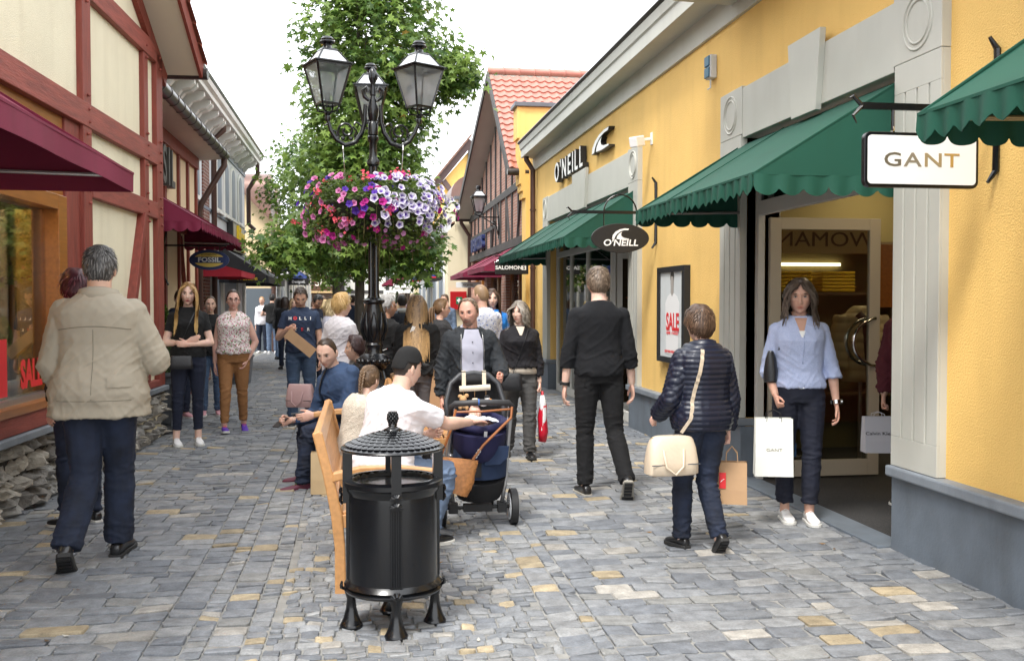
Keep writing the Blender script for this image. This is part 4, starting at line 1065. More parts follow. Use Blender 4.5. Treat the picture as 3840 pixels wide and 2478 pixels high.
def poster():
    t = thing('poster_case', 'black framed sale poster of a man in white shirt on the yellow wall', 'poster', (FX, 10.25, 1.4))
    y0, y1, z0, z1 = 9.78, 10.72, .9, 1.93
    b = MB(); b.box(FX - .07, FX, y0, y1, z0, z0 + .06); b.box(FX - .07, FX, y0, y1, z1 - .06, z1); b.box(FX - .07, FX, y0, y0 + .08, z0 + .06, z1 - .06); b.box(FX - .07, FX, y1 - .08, y1, z0 + .06, z1 - .06); b.build('frame', BLKM, t, bevel=.003)
    b = MB(); b.box(FX - .05, FX - .01, y0 + .08, y1 - .08, z0 + .06, z1 - .06); b.build('sheet', mat('poster_paper', (.6, .63, .63), .5, var=.08, vscale=2), t)
    yc = 10.22; X = FX - .052
    def flat(poly, m_, nm, dx=0): q = MB(); q.prism([(yc - a * 1.0, 1.42 + b * .95) for a, b in poly], X - .001 - dx, X - dx, 'x'); q.build(nm, m_, t)
    flat([(-.2, -.45), (-.22, -.1), (-.24, .12), (-.16, .2), (-.05, .24), (.05, .24), (.16, .2), (.24, .12), (.22, -.1), (.2, -.45)], mat('poster_white', (.78, .78, .77), .5), 'printed_shirt')
    flat([(-.05, .24), (-.045, .3), (-.055, .36), (-.05, .43), (0, .46), (.05, .43), (.055, .36), (.045, .3), (.05, .24), (0, .2)], mat('poster_skin', (.36, .33, .3), .5), 'printed_face', .0012)
    flat([(-.055, .38), (-.055, .44), (-.02, .48), (.04, .48), (.062, .44), (.055, .37), (.04, .42), (-.03, .43)], mat('poster_hair', (.04, .035, .03), .5), 'printed_hair', .0024)
    b = MB(); lettering(b, 'SALE', (X - .004, yc - .02, 1.33), (0, -1, 0), (0, 0, 1), .26, .001, xs=.8, bold=.006); lettering(b, '8 JUNE - 14 AUGUST', (X - .004, yc - .02, 1.22), (0, -1, 0), (0, 0, 1), .045, .001); lettering(b, 'SHOP EVEN MORE SAVINGS', (X - .004, yc, 1.02), (0, -1, 0), (0, 0, 1), .04, .001); b.build('sale_lettering', REDL, t)
poster()
# small wall devices
t = thing('alarm_box', 'small grey and blue alarm box high on the yellow wall', 'alarm box', (FX, 9.1, 3.7))
b = MB(); b.box(FX - .07, FX, 9.04, 9.18, 3.66, 3.88); b.build('case', LGR, t, bevel=.012)
b = MB(); b.box(FX - .085, FX - .068, 9.05, 9.17, 3.775, 3.87); b.box(FX - .085, FX - .068, 9.05, 9.17, 3.67, 3.765); b.build('lens', mat('blue_lens', (.03, .12, .2), .3), t, bevel=.006)
b = MB(); b.tube([(FX - .04, 9.11, 3.66), (FX - .04, 9.11, 3.58), (FX - .07, 9.11, 3.56)], .008, n=6); b.build('cable', LGR, t)
t = thing('loudspeaker', 'small white outdoor loudspeaker on bracket by the door surround', 'loudspeaker', (FX, 11.1, 3.4))
b = MB(); b.obox((FX - .13, 11.15, 3.4), (FX - .25, 11.08, 3.37), .12, .12); b.build('cabinet', SNW, t, bevel=.012)
b = MB(); b.obox((FX - .14, 11.15, 3.41), (FX, 11.15, 3.43), .03, .03); b.box(FX - .015, FX, 11.12, 11.18, 3.36, 3.5); b.build('mount', SNW, t, bevel=.003)
b = MB(); b.lathe([(.17, 0), (.17, .012), (.15, .016)], (3.05, 12.0, 0.008), n=24); props(b.build('drain_cover', BLU, None), 'round metal cover in the paving beside the yellow wall', 'drain cover')
# ---------------- brick half-timbered building, right ----------------
def brick_building():
    X = 3.4; t = thing('brick_house', 'red brick house with dark timber framing and steep pink tiled gable roof', 'house', (X, 25, 0))
    ya, yb = 20.1, 31.0; ap = (23.0, 6.75); e1 = (19.75, 4.2); e2 = (30.75, 4.2)
    w = MB()
    w.prism([(ya, 2.8), (yb, 2.8), (yb, 4.05), (ap[0], ap[1] - .15), (ya, 4.2)], X, X + .3, 'x'); 
    for a, b in ((ya, 20.7), (23.3, 24.1), (26.8, 27.4), (30.4, yb)): w.box(X, X + .3, a, b, 0, 2.8)
    w.build('brick_wall', BRK, t)
    w = MB(); w.box(X + .35, X + 2.5, ya, yb, 0, 2.8); w.build('shop_interior', DRK, t)
    w = MB()
    for a, b in ((20.7, 23.3), (24.1, 26.8), (27.4, 30.4)):
        for y in (a + .05, (a + b) / 2, b - .05): w.box(X + .1, X + .2, y - .06, y + .06, 0, 2.8)
        w.box(X + .1, X + .2, a, b, 2.3, 2.42)
    w.build('shop_frame', ORG, t)
    w = MB()
    for a, b in ((20.7, 23.3), (24.1, 26.8), (27.4, 30.4)): w.box(X + .14, X + .15, a, b, 0, 2.8)
    w.build('shop_pane', GLS, t)
    b = MB(); f = X - .04
    b.box(f, X + .01, ya, yb, 2.78, 2.96); b.box(f, X + .01, ya, yb, 4.0, 4.16)
    b.box(f, X + .01, 25.2, 30.5, 3.42, 3.52)
    for y in np.arange(20.4, 31, .92): 
        top_ = min(ap[1] - .3, 4.0 + max(0, (y - e1[0]) * .78 if y < ap[0] else (e2[0] - y) * .34))
        b.box(f + .005, X + .01, y - .045, y + .045, 2.96, 4.0); 
        if y > 21: b.box(f + .005, X + .01, y - .045, y + .045, 4.16, max(4.2, top_))
    for (a, c) in ((21.4, 20.9), (22.6, 23.1), (24.1, 24.6), (25.6, 25.2), (27.2, 27.6)): b.obox((f + .03, a, 2.96), (f + .03, c, 4.0), .05, .08, up=(1, 0, 0))
    b.obox((f + .02, ap[0] - .1, 5.4), (f + .02, 21.3, 5.4), .05, .12)
    b.build('timber_frame', BTM, t)
    X0 = 2.95
    u = V((1, 0, 0)); A = V((X0, ap[0], ap[1] + .1)); E1 = V((X0, e1[0], e1[1])); E2 = V((X0, e2[0], e2[1]))
    vs, fs = pantiles(E1, u, (A - E1).normalized(), 5.5, (A - E1).length, .2, .25)
    q = MB(); q.add(vs, [f_[::-1] for f_ in fs]); q.build('tile_slope', TILE, t, smooth=True, autos=60)
    q = MB()
    for Pa, Pb in ((E1, A), (A, E2)):
        n = V((0, -(Pb - Pa).z, (Pb - Pa).y)).normalized()
        for k, (dx0, dx1, o0, o1) in enumerate(((0, 5.5, -.09, -.05),)):
            a = [Pa + n * o0, Pb + n * o0, Pb + n * o1, Pa + n * o1]
            q.prism([(p.y, p.z) for p in a], X0 + dx0, X0 + dx1, 'x')
    q.build('soffit', SOF, t)
    q = MB()
    for Pa, Pb in ((E1, A), (A, E2)):
        n = V((0, -(Pb - Pa).z, (Pb - Pa).y)).normalized(); a = [Pa + n * -.14, Pb + n * -.14, Pb + n * .03, Pa + n * .03]
        q.prism([(p.y, p.z) for p in a], X0 - .04, X0 - .002, 'x')
    q.build('bargeboard', BTM, t)
    vs, fs = pantiles(E2, u, (A - E2).normalized(), 5.5, (A - E2).length, .24, .35); q = MB(); q.add(vs, fs); q.build('tile_slope', TILD, t, smooth=True)
    q = MB(); 
    for k in range(16): q.tube([(X0 - .02 + k * .36, ap[0], ap[1] + .14), (X0 + .32 + k * .36, ap[0], ap[1] + .14), (X0 + .36 + k * .36, ap[0], ap[1] + .14)], [.085, .085, .11], n=10)
    q.build('ridge_tile', TILE, t, smooth=True, autos=50)
    q = MB(); q.tube([(X0 - .05, e1[0] - .07, e1[1] - .06), (X0 + 1, e1[0] - .07, e1[1] - .06)], .07, n=12); q.build('gutter', GUT, t, smooth=True, autos=50)
    q = MB(); q.tube([(X0 - .03, e2[0] + .1, e2[1] - .08), (X0 + 1.6, e2[0] + .1, e2[1] - .08)], .08, n=12); q.build('gutter', GUT, t, smooth=True, autos=50)
    b = MB(); lettering(b, 'RIVERWOODS', (X - .1, 28.2, 3.18), (0, -1, 0), (0, 0, 1), .5, .05, xs=.85, bold=.01); b.build('wall_letters', NVY, t)
    return t
brick_building()
pipe('drainpipe', 'brown drainpipe bending down between the cream wall and the brick house', [(3.1, 30.85, 4.1), (3.1, 30.85, 4.0), (3.36, 30.9, 3.6), (3.36, 30.9, 0)], .06, PIPE)
GB = 'burgundy awnings of the brick house'
awning('burgundy awning of the brick house just beyond the green awning', FBG, 3.4, 2.5, 18.9 + 1.3, 23.4, 2.78, 2.28, GB, scal=False, val=.1, seams=[.5], hip=.3)
awning('burgundy awning of the brick house, the farther one by the red first aid box', FBG, 3.4, 2.45, 24.0, 27.4, 2.75, 2.25, GB, scal=False, val=.1, seams=[.5], hip=.3)
def lantern(root, c, s=1.0, nm='lantern', world=True, rz=0):
    """four sided tapered lantern, c = bottom centre"""
    cx, cy, cz = c; q = Matrix.Rotation(rz, 3, 'Z')
    def P(x, y, z): p = q @ V((x * s, y * s, 0)); return (cx + p.x, cy + p.y, cz + z * s)
    a, b, h0, h1 = .088, .172, .1, .47
    f = MB(); K = ((1, 1), (-1, 1), (-1, -1), (1, -1))
    for sx, sy in K: f.obox(P(sx * a, sy * a, h0), P(sx * b, sy * b, h1), .018 * s, .018 * s)
    for r, z, w in ((a, h0, .02), (b, h1, .022)):
        for i in range(4): f.obox(P(K[i][0] * r, K[i][1] * r, z), P(K[(i + 1) % 4][0] * r, K[(i + 1) % 4][1] * r, z), w * s, w * s)
    e = b + .028
    # roof: brim + pyramid with panes, ventilator and knob
    def fr(r0, z0, r1, z1): 
        vs = [P(x * r0, y * r0, z0) for x, y in K] + [P(x * r1, y * r1, z1) for x, y in K]
        f.add(vs, [(0, 1, 2, 3)[::-1], (4, 5, 6, 7)] + [(i, (i + 1) % 4, 4 + (i + 1) % 4, 4 + i) for i in range(4)])
    fr(e, h1 + .008, e, h1 + .02); fr(e, h1 + .02, b * .92, h1 + .035)
    for sx, sy in K: f.obox(P(sx * b * .9, sy * b * .9, h1 + .03), P(sx * .075, sy * .075, h1 + .15), .014 * s, .014 * s)
    fr(.085, h1 + .145, .07, h1 + .165)
    prof = [(.055, .16), (.045, .175), (.04, .2), (.05, .215), (.075, .225), (.078, .235), (.062, .25), (.066, .262), (.045, .285), (.012, .295)]
    f.lathe([(r * s, (h1 + z) * s) for r, z in prof], (cx, cy, cz), n=18)
    f.lathe([(.03 * s, .0), (.035 * s, .015 * s), (.02 * s, .03 * s)], (cx, cy, cz), n=14)
    for sx, sy in K: f.tube([P(0.0, 0, .02), P(sx * .07, sy * .07, .035), P(sx * a, sy * a, h0)], .009 * s, n=6)
    o = f.build(nm, BLK, root, world=world, smooth=True, autos=30)
    g = MB()
    for i in range(4):
        j = (i + 1) % 4; g.add([P(K[i][0] * a, K[i][1] * a, h0), P(K[j][0] * a, K[j][1] * a, h0), P(K[j][0] * b, K[j][1] * b, h1), P(K[i][0] * b, K[i][1] * b, h1)], [(0, 1, 2, 3)])
    g.build('pane', GLS2, o, world=world)
    g = MB()
    for i in range(4):
        j = (i + 1) % 4; g.add([P(K[i][0] * b * .9, K[i][1] * b * .9, h1 + .03), P(K[j][0] * b * .9, K[j][1] * b * .9, h1 + .03), P(K[j][0] * .075, K[j][1] * .075, h1 + .15), P(K[i][0] * .075, K[i][1] * .075, h1 + .15)], [(0, 1, 2, 3)])
    g.build('top_panel', mat('opal_panel', (.5, .52, .54), .35), o, world=world)
    g = MB(); g.lathe([(.025 * s, .1 * s), (.025 * s, .2 * s), (.02 * s, .21 * s)], (cx, cy, cz), n=12); g.build('bulb_holder', mat('grey_holder', (.25, .25, .25), .5), o, world=world, smooth=True)
    g = MB(); g.lathe([(.012 * s, .21 * s), (.026 * s, .25 * s), (.024 * s, .29 * s), (.006 * s, .34 * s)], (cx, cy, cz), n=12); g.build('bulb', mat('clear_bulb', (.8, .8, .78), .1, trans=.5), o, world=world, smooth=True)
    return o
def wall_lamp():
    y = 24.2; t = thing('wall_lantern', 'black wall lantern on a scrolled iron bracket on the brick house', 'wall lamp', (3.36, y, 3.7))
    b = MB(); b.obox((2.86, y, 3.62), (3.36, y, 3.62), .03, .03); b.box(3.33, 3.36, y - .03, y + .03, 3.1, 3.66)
    b.tube([(3.33, y, 3.2), (3.3, y, 3.4), (3.15, y, 3.5), (2.98, y, 3.6)], .014, n=6)
    b.tube([(3.22 + .075 * cos(a) * (1 - a / 14), y, 3.45 + .075 * sin(a) * (1 - a / 14)) for a in np.linspace(0, 9, 24)], .012, n=6)
    b.build('bracket', BLK, t); lantern(t, (2.86, y, 3.64), .98)
wall_lamp()
def flat_sign(label, cx, y, cz, w, h, txt, size, bm, tm, shape='rect', wallx=None, r=.02, xs=1, cat='sign', br=True, tx=0, bold=.002, top=.18, group=None):
    t = thing('hanging_sign', label, cat, (wallx if wallx is not None else cx, y, cz + top), 0, group)
    b = MB()
    poly = rrect(w, h, r) if shape == 'rect' else [(w / 2 * cos(a), h / 2 * sin(a)) for a in np.linspace(0, 2 * pi, 36, endpoint=False)]
    b.prism(xz(poly, cx, cz), y - .018, y + .018, 'y'); b.build('board', bm, t, bevel=.003)
    if txt:
        b = MB(); lettering(b, txt, (cx + tx, y - .0195, cz), (1, 0, 0), (0, 0, 1), size, .001, xs=xs, bold=bold); b.build('lettering', tm, t)
    if br and wallx is not None:
        s = 1 if wallx > cx else -1; e = cx - s * w / 2; b = MB()
        b.obox((e, y, cz + h / 2 + .1), (wallx, y, cz + h / 2 + .1), .018, .022)
        for x in (cx - w * .32, cx + w * .32): b.tube([(x, y, cz + h / 2 + .1), (x, y, cz + h / 2 - .01)], .006, n=6)
        b.tube([(wallx, y, cz + h / 2 + .3), (wallx - s * .02, y, cz + h / 2 + .1), (wallx, y, cz + h / 2 - .2)], .014, n=6)
        b.tube([(cx + .1 * cos(a) * (1 - a / 12), y, cz + h / 2 + .17 + .06 * sin(a) * (1 - a / 12)) for a in np.linspace(0, 8, 16)], .006, n=5)
        b.build('bracket', BLK, t)
    return t
t = flat_sign('black hanging sign with white lettering and boxed letter emblem under the green awning tip', 2.93, 19.3, 2.22, .66, .25, 'SALOMON', .1, SNB, WBD, wallx=3.4, tx=-.06, xs=1.1, bold=.003)
b = MB(); b.prism(xz(rrect(.085, .085, .004), 3.17, 2.22), 19.279, 19.281, 'y'); b.build('emblem', WBD, t)
b = MB(); lettering(b, 'S', (3.17, 19.2775, 2.22), (1, 0, 0), (0, 0, 1), .09, .0006, xs=1.1, bold=.003); b.build('emblem_letter', SNB, t)
flat_sign('cream hanging sign with clipped corners under the burgundy awnings', 2.66, 24.8, 1.98, .6, .14, 'the garden', .06, SNW, M['taupe_letters'], wallx=3.4, br=False)
t = thing('first_aid_box', 'red first aid box with white cross on green, on the cream end wall', 'first aid box', (3.0, 30.9, 1.6))
b = MB(); b.box(2.76, 3.26, 30.8, 31, 1.32, 1.88); b.build('case', mat('signal_red', (.42, .006, .01), .4), t, bevel=.01)
b = MB(); b.box(2.93, 3.12, 30.79, 30.798, 1.49, 1.71); b.build('green_square', mat('signal_green', (.005, .16, .07), .5), t)
b = MB(); b.box(3.0, 3.05, 30.78, 30.788, 1.53, 1.67); b.box(2.955, 3.0, 30.78, 30.788, 1.575, 1.625); b.box(3.05, 3.095, 30.78, 30.788, 1.575, 1.625); b.build('white_cross', WBD, t)
# cream shop block narrowing the street, right
def cream_block():
    X = 2.7; t = thing('cream_shop_building', 'cream shop block with arched windows and a plain end wall facing the camera', 'building', (X, 38, 0))
    b = MB(); b.box(X, 6.5, 31.0, 47, 0, 3.75); b.box(X + .25, 6.5, 31.02, 47, 3.75, 4.75); b.prism([(X - .0, 3.75), (X + .24, 3.75), (X + .24, 4.0)], 31.0, 31.25, 'y'); b.build('wall', CRM2, t)
    b = MB(); b.prism([(X - .16, 3.72), (X - .2, 3.95), (X + .1, 4.0), (X + .1, 3.72)], 31.1, 46.8, 'y'); b.build('gutter', LGR, t)
    b = MB(); b.prism([(X + .02, 4.0), (X + 2.4, 5.0), (X + 2.4, 4.9), (X + .02, 3.95)], 31.3, 46.8, 'y'); b.build('roof', TILD, t)
    b = MB(); b.box(X + .2, 6.6, 30.93, 31.3, 4.75, 4.84); b.build('coping', GPLM, t)
    for i, y in enumerate((33.2, 36.2, 39.2, 42.2, 45)):
        p = MB(); p.prism([(y - 1.05, .0), (y + 1.05, 0), (y + 1.05, 2.1)] + [(y + 1.05 * cos(a), 2.1 + .95 * sin(a)) for a in np.linspace(.1, pi - .1, 12)] + [(y - 1.05, 2.1)], X - .045, X - .002, 'x'); fr = p.build('arch_surround', LGR, t)
        p = MB(); p.prism([(y - .75, .1), (y + .75, .1), (y + .75, 1.95)] + [(y + .75 * cos(a), 1.95 + .7 * sin(a)) for a in np.linspace(.1, pi - .1, 12)] + [(y - .75, 1.95)], X - .06, X - .046, 'x'); p.build('arched_window', GREY, fr)
        p = MB(); p.box(X - .08, X - .002, y - .12, y + .12, 3.0, 3.35); p.build('keystone', GREY, fr)
cream_block()
awning('pair of lilac fabric canopies beyond the black oval sign with red and blue emblem', FLI, 2.68, 2.15, 36.8, 38.9, 3.0, 2.55, None, val=.1, bar=False, hip=.3)
t = flat_sign('black oval sign with small red and blue emblem on the cream block', 2.33, 32.5, 2.4, .75, .38, None, .1, SNB, WBD, shape='oval', wallx=2.7)
b = MB(); b.prism([(2.22, 2.38), (2.43, 2.38), (2.34, 2.52)], 32.478, 32.481, 'y'); b.build('emblem', mat('royal_blue', (.03, .04, .3), .5), t)
b = MB(); b.box(2.22, 2.44, 32.477, 32.481, 2.34, 2.375); b.build('emblem_bar', REDL, t)
t = flat_sign('white rounded sign with red and blue emblem, left of the black oval sign', 2.15, 39.5, 2.45, .95, .42, None, .1, SNW, REDL, wallx=2.7, r=.08)
b = MB(); b.box(2.0, 2.3, 39.478, 39.481, 2.42, 2.6); b.build('emblem', M['royal_blue'], t)
b = MB(); b.box(1.95, 2.36, 39.477, 39.481, 2.36, 2.415); b.build('emblem_bar', REDL, t)
def yellow_gable():
    t = thing('gable_house', 'yellow gabled house with dark roof edge and barrel dormer behind the cream block', 'house', (4, 36, 0))
    b = MB(); b.prism([(2.9, 0), (6.2, 0), (6.2, 7.7), (4.45, 7.75), (2.9, 5.95)], 40, 46, 'y'); b.build('gable_wall', YEL, t)
    b = MB(); b.obox((2.45, 39.9, 5.62), (4.4, 39.9, 8.0), .25, .3); b.obox((4.4, 39.9, 5.9), (4.4, 39.9, 7.9), .12, .22, up=(1, 0, 0)); b.obox((3.3, 39.9, 6.4), (3.9, 39.9, 5.6), .12, .2); b.build('dark_bargeboard', mat('purple_brown_timber', (.1, .065, .065), .7), t)
    b = MB()
    for k in range(14): b.obox((2.45 + .14 * k, 39.85, 5.82 + .171 * k), (2.58 + .14 * k, 39.85, 5.99 + .171 * k), .5, .07)
    b.build('roof_tiles', TILD, t)
    b = MB(); b.prism([(3.0, 4.95)] + [(3.75 - .75 * cos(a), 5.15 + .65 * sin(a)) for a in np.linspace(0, pi, 12)] + [(4.5, 4.95)], 33.2, 36, 'y'); b.build('barrel_dormer', COP, t, smooth=True, autos=40)
    b = MB(); b.box(2.95, 5.2, 32.9, 36.2, 4.84, 4.95); b.build('dormer_base', LGR, t)
yellow_gable()
def far_right():
    t = thing('cream_shop_building', 'small cream shop house beyond the arched windows with a burgundy awning', 'building', (2.7, 52, 0))
    b = MB(); b.box(2.35, 8, 47.1, 58, 0, 4.6); b.build('wall', CRM2, t)
    b = MB(); b.box(2.2, 8, 46.9, 58.2, 4.6, 4.75); b.prism([(2.2, 4.75), (8, 4.75), (8, 6.5), (5, 6.6)], 47, 58, 'y'); b.build('roof', TILD, t)
    for y in (49, 52, 55): b = MB(); b.box(2.3, 2.36, y - .8, y + .8, 0, 2.4); b.build('window', BTM2, t)
    awning('distant burgundy awning on the small cream shop house', FBG, 2.33, 1.1, 47.6, 52.5, 3.3, 2.45, None, scal=False, val=.1, bar=False, hip=.6)
    flat_sign('white rectangular sign with spaced dark lettering under the distant burgundy awning', 1.98, 46.5, 2.18, .95, .42, 'BEN SHERMAN', .12, SNW, M['taupe_letters'], wallx=2.45, br=False, xs=1.0)
    flat_sign('low white sign half hidden behind the spaced lettering sign', 1.5, 47.3, 1.95, .85, .3, 'SUPERDRY', .12, SNW, GOLD, wallx=2.45, br=False)
far_right()
def end_building():
    t = thing('timber_framed_house', 'white timber framed house closing the far end of the street', 'house', (0, 64, 0))
    b = MB(); b.box(-1.2, 3.5, 64, 70, 0, 5.3); b.build('wall', WHT, t)
    b = MB()
    for x in (-1.1, -.2, .75, 1.7, 2.6, 3.4): b.box(x - .11, x + .11, 63.93, 64, 0, 5.3)
    for z in (.1, 2.2, 3.9, 5.2): b.box(-1.2, 3.5, 63.94, 63.995, z - .1, z + .1)
    b.build('timber_frame', BTM, t)
    b = MB(); b.prism([(-1.6, 5.3), (3.9, 5.3), (1.2, 8)], 63.6, 70, 'y'); b.build('roof', TILD, t)
    t = thing('brick_shop', 'dark brick shop front at the far end of the street with white lettering', 'building', (-3, 62, 0))
    b = MB(); b.box(-6.5, -1.25, 62, 68, 0, 4.2); b.build('wall', BRD, t)
    b = MB(); b.box(-4.2, -1.3, 61.9, 62, 2.35, 3.1); b.build('fascia', BTM2, t)
    b = MB(); lettering(b, 'C  O  SHOP', (-2.8, 61.88, 2.72), (1, 0, 0), (0, 0, 1), .6, .01, xs=1.1); b.build('letters', WBD, t)
    b = MB(); b.box(-4.6, -1.3, 60.6, 62, 2.1, 2.2); b.build('canopy', mat('warm_canopy', (.6, .42, .2), .7), t)
    b = MB(); b.prism([(-6.8, 4.2), (-1.1, 4.2), (-4, 6.6)], 61.7, 68, 'y'); b.build('roof', TILD, t)
end_building()

# ---------------- left: red and cream half-timbered shop ----------------
def left_near():
    t = thing('half_timbered_shop', 'cream rendered shop with red timber framing, orange framed display window and stone base', 'building', (-2.285, 11.94, 0), R(-2.63))
    W = dict(world=False)
    w = MB(); w.box(-4, 0, -2.85, -.0, 0, 4.4); w.box(-4, 0, -11, -2.85, 3.1, 4.4); w.box(-4, -1.2, -11, -2.85, 0, 3.1)
    w.prism([(-11, 4.4), (0, 4.4), (-5.2, 7.0)], -4, -.001, 'x'); w.build('rendered_wall', CRM, t, **W)
    b = MB(); e = .055
    for y0, y1, z0, z1 in ((-.27, 0, .6, 4.34), (-2.83, -2.6, .62, 5.6), (-5.6, -5.4, 3.28, 6.2), (-8.2, -8.0, 3.28, 5.6), (-.79, -.62, .62, 4.25)): b = MB(); b.box(-.05, e - .004 * (y0 == -.79), y0, y1, z0, z1); b.build('timber_post', RED, t, bevel=.006, **W)
    for y0, y1, z0, z1 in ((-11, -.27, 3.08, 3.29), (-11, -.27, 4.22, 4.42), (-2.6, -.27, 2.48, 2.66), (-2.6, -.27, .605, .68)): b = MB(); b.box(-.05, e + .008, y0, y1, z0, z1); b.build('timber_beam', REDH, t, bevel=.006, **W)
    b = MB(); b.obox((.0, -.86, 2.48), (.0, -1.72, .7), .1, .17, up=(1, 0, 0)); b.build('timber_brace', RED, t, bevel=.005, **W)
    b = MB(); b.obox((.0, -3, 4.42), (.0, -7, 6.2), .08, .16, up=(1, 0, 0)); b.build('timber_brace', RED, t, bevel=.005, **W)
    b = MB()
    for y, z in [(y_, z_) for y_ in (-.13, -.7, -2.71) for z_ in (3.02, 3.13, 3.24, 3.36, 2.42, 2.53, 2.61, 2.72, 4.17, 4.3)]:
        b.sph((e + .012, y + .05 * ((z * 7) % 1 - .5), z), .015, 8, 6)
    b.build('bolt', REDH, t, **W)
    b = MB(); b.box(-.4, .1, -11, 0, .545, .6); b.build('sill_course', BLUL, t, bevel=.008, **W)
    # display window
    b = MB()
    b.box(-.06, .06, -11, -3.4, .605, .74); b.build('red_panel', REDH, t, bevel=.005, **W)
    b = MB(); b.box(-.1, .075, -11, -3.25, .74, .80); b.box(-.12, .03, -3.4, -3.2, .8, 2.42); b.box(-.12, .03, -11, -3.4, 2.3, 2.42); b.box(-.1, .0, -11, -3.2, 2.42, 3.08); b.build('window_frame', ORG, t, bevel=.004, **W)
    b = MB(); b.box(-.12, .02, -3.2, -2.83, .605, 3.08); b.build('red_panel', RED, t, bevel=.004, **W)
    b = MB(); b.box(-.1, -.02, -11, -3.4, .8, .84); b.build('glazing_bar', ALU, t, **W)
    b = MB(); b.box(-.085, -.078, -11, -3.4, .84, 2.3); b.build('pane', glass('display_glass', (.8, .82, .8), .13), t, **W)
    b = MB(); b.box(-1.18, -.12, -11, -3.3, .6, .66); b.build('display_floor', mat('display_wood', (.13, .045, .02), .5), t, **W)
    b = MB(); b.box(-1.2, -1.19, -11, -3.2, .6, 3.1); b.box(-1.19, -.13, -3.3, -3.21, .6, 3.0); b.build('display_back', mat('display_back', (.05, .035, .02), .7), t, **W)
    b = MB(); lettering(b, 'SALE', (-.074, -3.74, .99), (0, 1, 0), (0, 0, 1), .29, .001, xs=.72, bold=.012); b.box(-.0765, -.0735, -5.6, -4.22, .86, 1.28); b.build('window_lettering', REDL, t, **W)
    b = MB(); rs = RS(4)
    for k in range(60):
        y = -3.5 - .05 * k; b.obox((-.3 - .5 * rs.rand(), y, .67), (-.25 - .4 * rs.rand(), y + .03, .86 + .12 * rs.rand()), .03, .03)
    b.build('display_goods', mat('display_goods', (.3, .16, .08), .6, var=.6, vscale=9), t, **W)
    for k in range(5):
        b = MB(); b.box(-.2 - .2 * k - .13, -.2 - .2 * k, -3.33, -3.305, .66, 2.3); b.build('reflection_panel', mat('ochre_reflection', (.62, .4, .09), .7, var=.1) if k % 2 == 0 else mat('pale_reflection', (.55, .5, .4), .7), t, **W)  # coloured strips standing in for the yellow facade reflected in the pane
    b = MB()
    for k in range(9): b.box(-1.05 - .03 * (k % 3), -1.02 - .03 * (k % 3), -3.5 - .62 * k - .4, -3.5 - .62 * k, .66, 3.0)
    b.build('reflection_screen', mat('ochre_reflection_screen', (.5, .3, .06), .7), t, **W)  # added ochre slats, imitating the warm reflection in the window
    b = MB(); b.box(-.9, -.6, -9, -3.4, 2.9, 2.93); b.build('display_light', emis('display_glow', (1, .78, .5), 14), t, **W)
    # rough stone base
    b = MB(); rs = RS(9); z = 0
    for r_, hh in enumerate((.15, .12, .14, .135)):
        y = -11 + rs.rand() * .1
        while y < .0:
            L_ = .14 + .26 * rs.rand(); n = 6
            cy = y + L_ / 2; cz = z + hh / 2; d = .03 + .09 * rs.rand(); tilt = rs.randn() * .05
            vs = []; sx = MB(); NU, NV = 7, 5; base = b.n
            g = []
            for i in range(NU):
                for j in range(NV):
                    u = -1 + 2 * i / (NU - 1); v_ = -1 + 2 * j / (NV - 1)
                    ed = max(abs(u), abs(v_)); ou = 1 - .14 * (abs(v_) > .9) * rs.rand(); 
                    px = -.03 + (d + .035 * rs.randn()) * (ed < .95) + (-.02 if ed >= .95 else 0)
                    g.append((px, cy + u * (L_ / 2 - .006) * ou, cz + v_ * (hh / 2 - .005) + u * tilt * hh + .006 * rs.randn()))
            c = np.array([(.30, .275, .235), (.36, .325, .27), (.2, .185, .165), (.26, .25, .23)][rs.randint(4)]) * (.8 + .4 * rs.rand())
            b.add(g, [(i * NV + j, (i + 1) * NV + j, (i + 1) * NV + j + 1, i * NV + j + 1) for i in range(NU - 1) for j in range(NV - 1)], col=tuple(c))
            y += L_
        z += hh
    b.box(-.3, -.04, -11, 0, 0, .55, col=(.03, .028, .025)); 
    b.build('stone_base', mat('rubble_stone', attr='col', rough=.9, var=.35, vscale=14, bump=.8, bscale=35, bdist=.02, detail=8), t, attr=True, **W)
    b = MB(); b.sph((.05, -1.2, .04), (.1, .25, .08)); 
    # verge: soffit, bargeboard, tiles
    sl = V((0, -5.6, 2.85)).normalized(); E = V((.0, .25, 4.2)); n = V((0, .45, .89))
    P0 = E; P1 = E + sl * 6.2
    def slab(x0, x1, o0, o1): return [(P0 + n * o0), (P1 + n * o0), (P1 + n * o1), (P0 + n * o1)], x0, x1
    b = MB(); a, x0, x1 = slab(-.1, .42, 0, .03); b.prism([(p.y, p.z) for p in a], x0, x1, 'x'); b.build('soffit', mat('cream_soffit', (.6, .55, .43), .7), t, **W)
    b = MB(); a, x0, x1 = slab(.42, .455, -.03, .15); b.prism([(p.y, p.z) for p in a], x0, x1, 'x'); b.build('bargeboard', RED, t, **W)
    b = MB(); a, x0, x1 = slab(.0, .055, -.17, 0); b.prism([(p.y, p.z) for p in a], x0, x1, 'x'); b.build('verge_timber', RED, t, **W)
    vs, fs = pantiles(P0 + n * .14 + V((.5, 0, 0)), V((-1, 0, 0)), sl, 4, 6.2, .25, .34); b = MB(); b.add(vs, fs); b.build('roof', mat('red_clay_tile', (.3, .09, .055), .55, var=.2, vscale=4), t, smooth=True, autos=50, **W)
    b = MB(); b.tube([(.5, .33, 4.24), (-2, .33, 4.24)], .07, n=10); b.build('gutter', GUT, t, **W)
left_near()
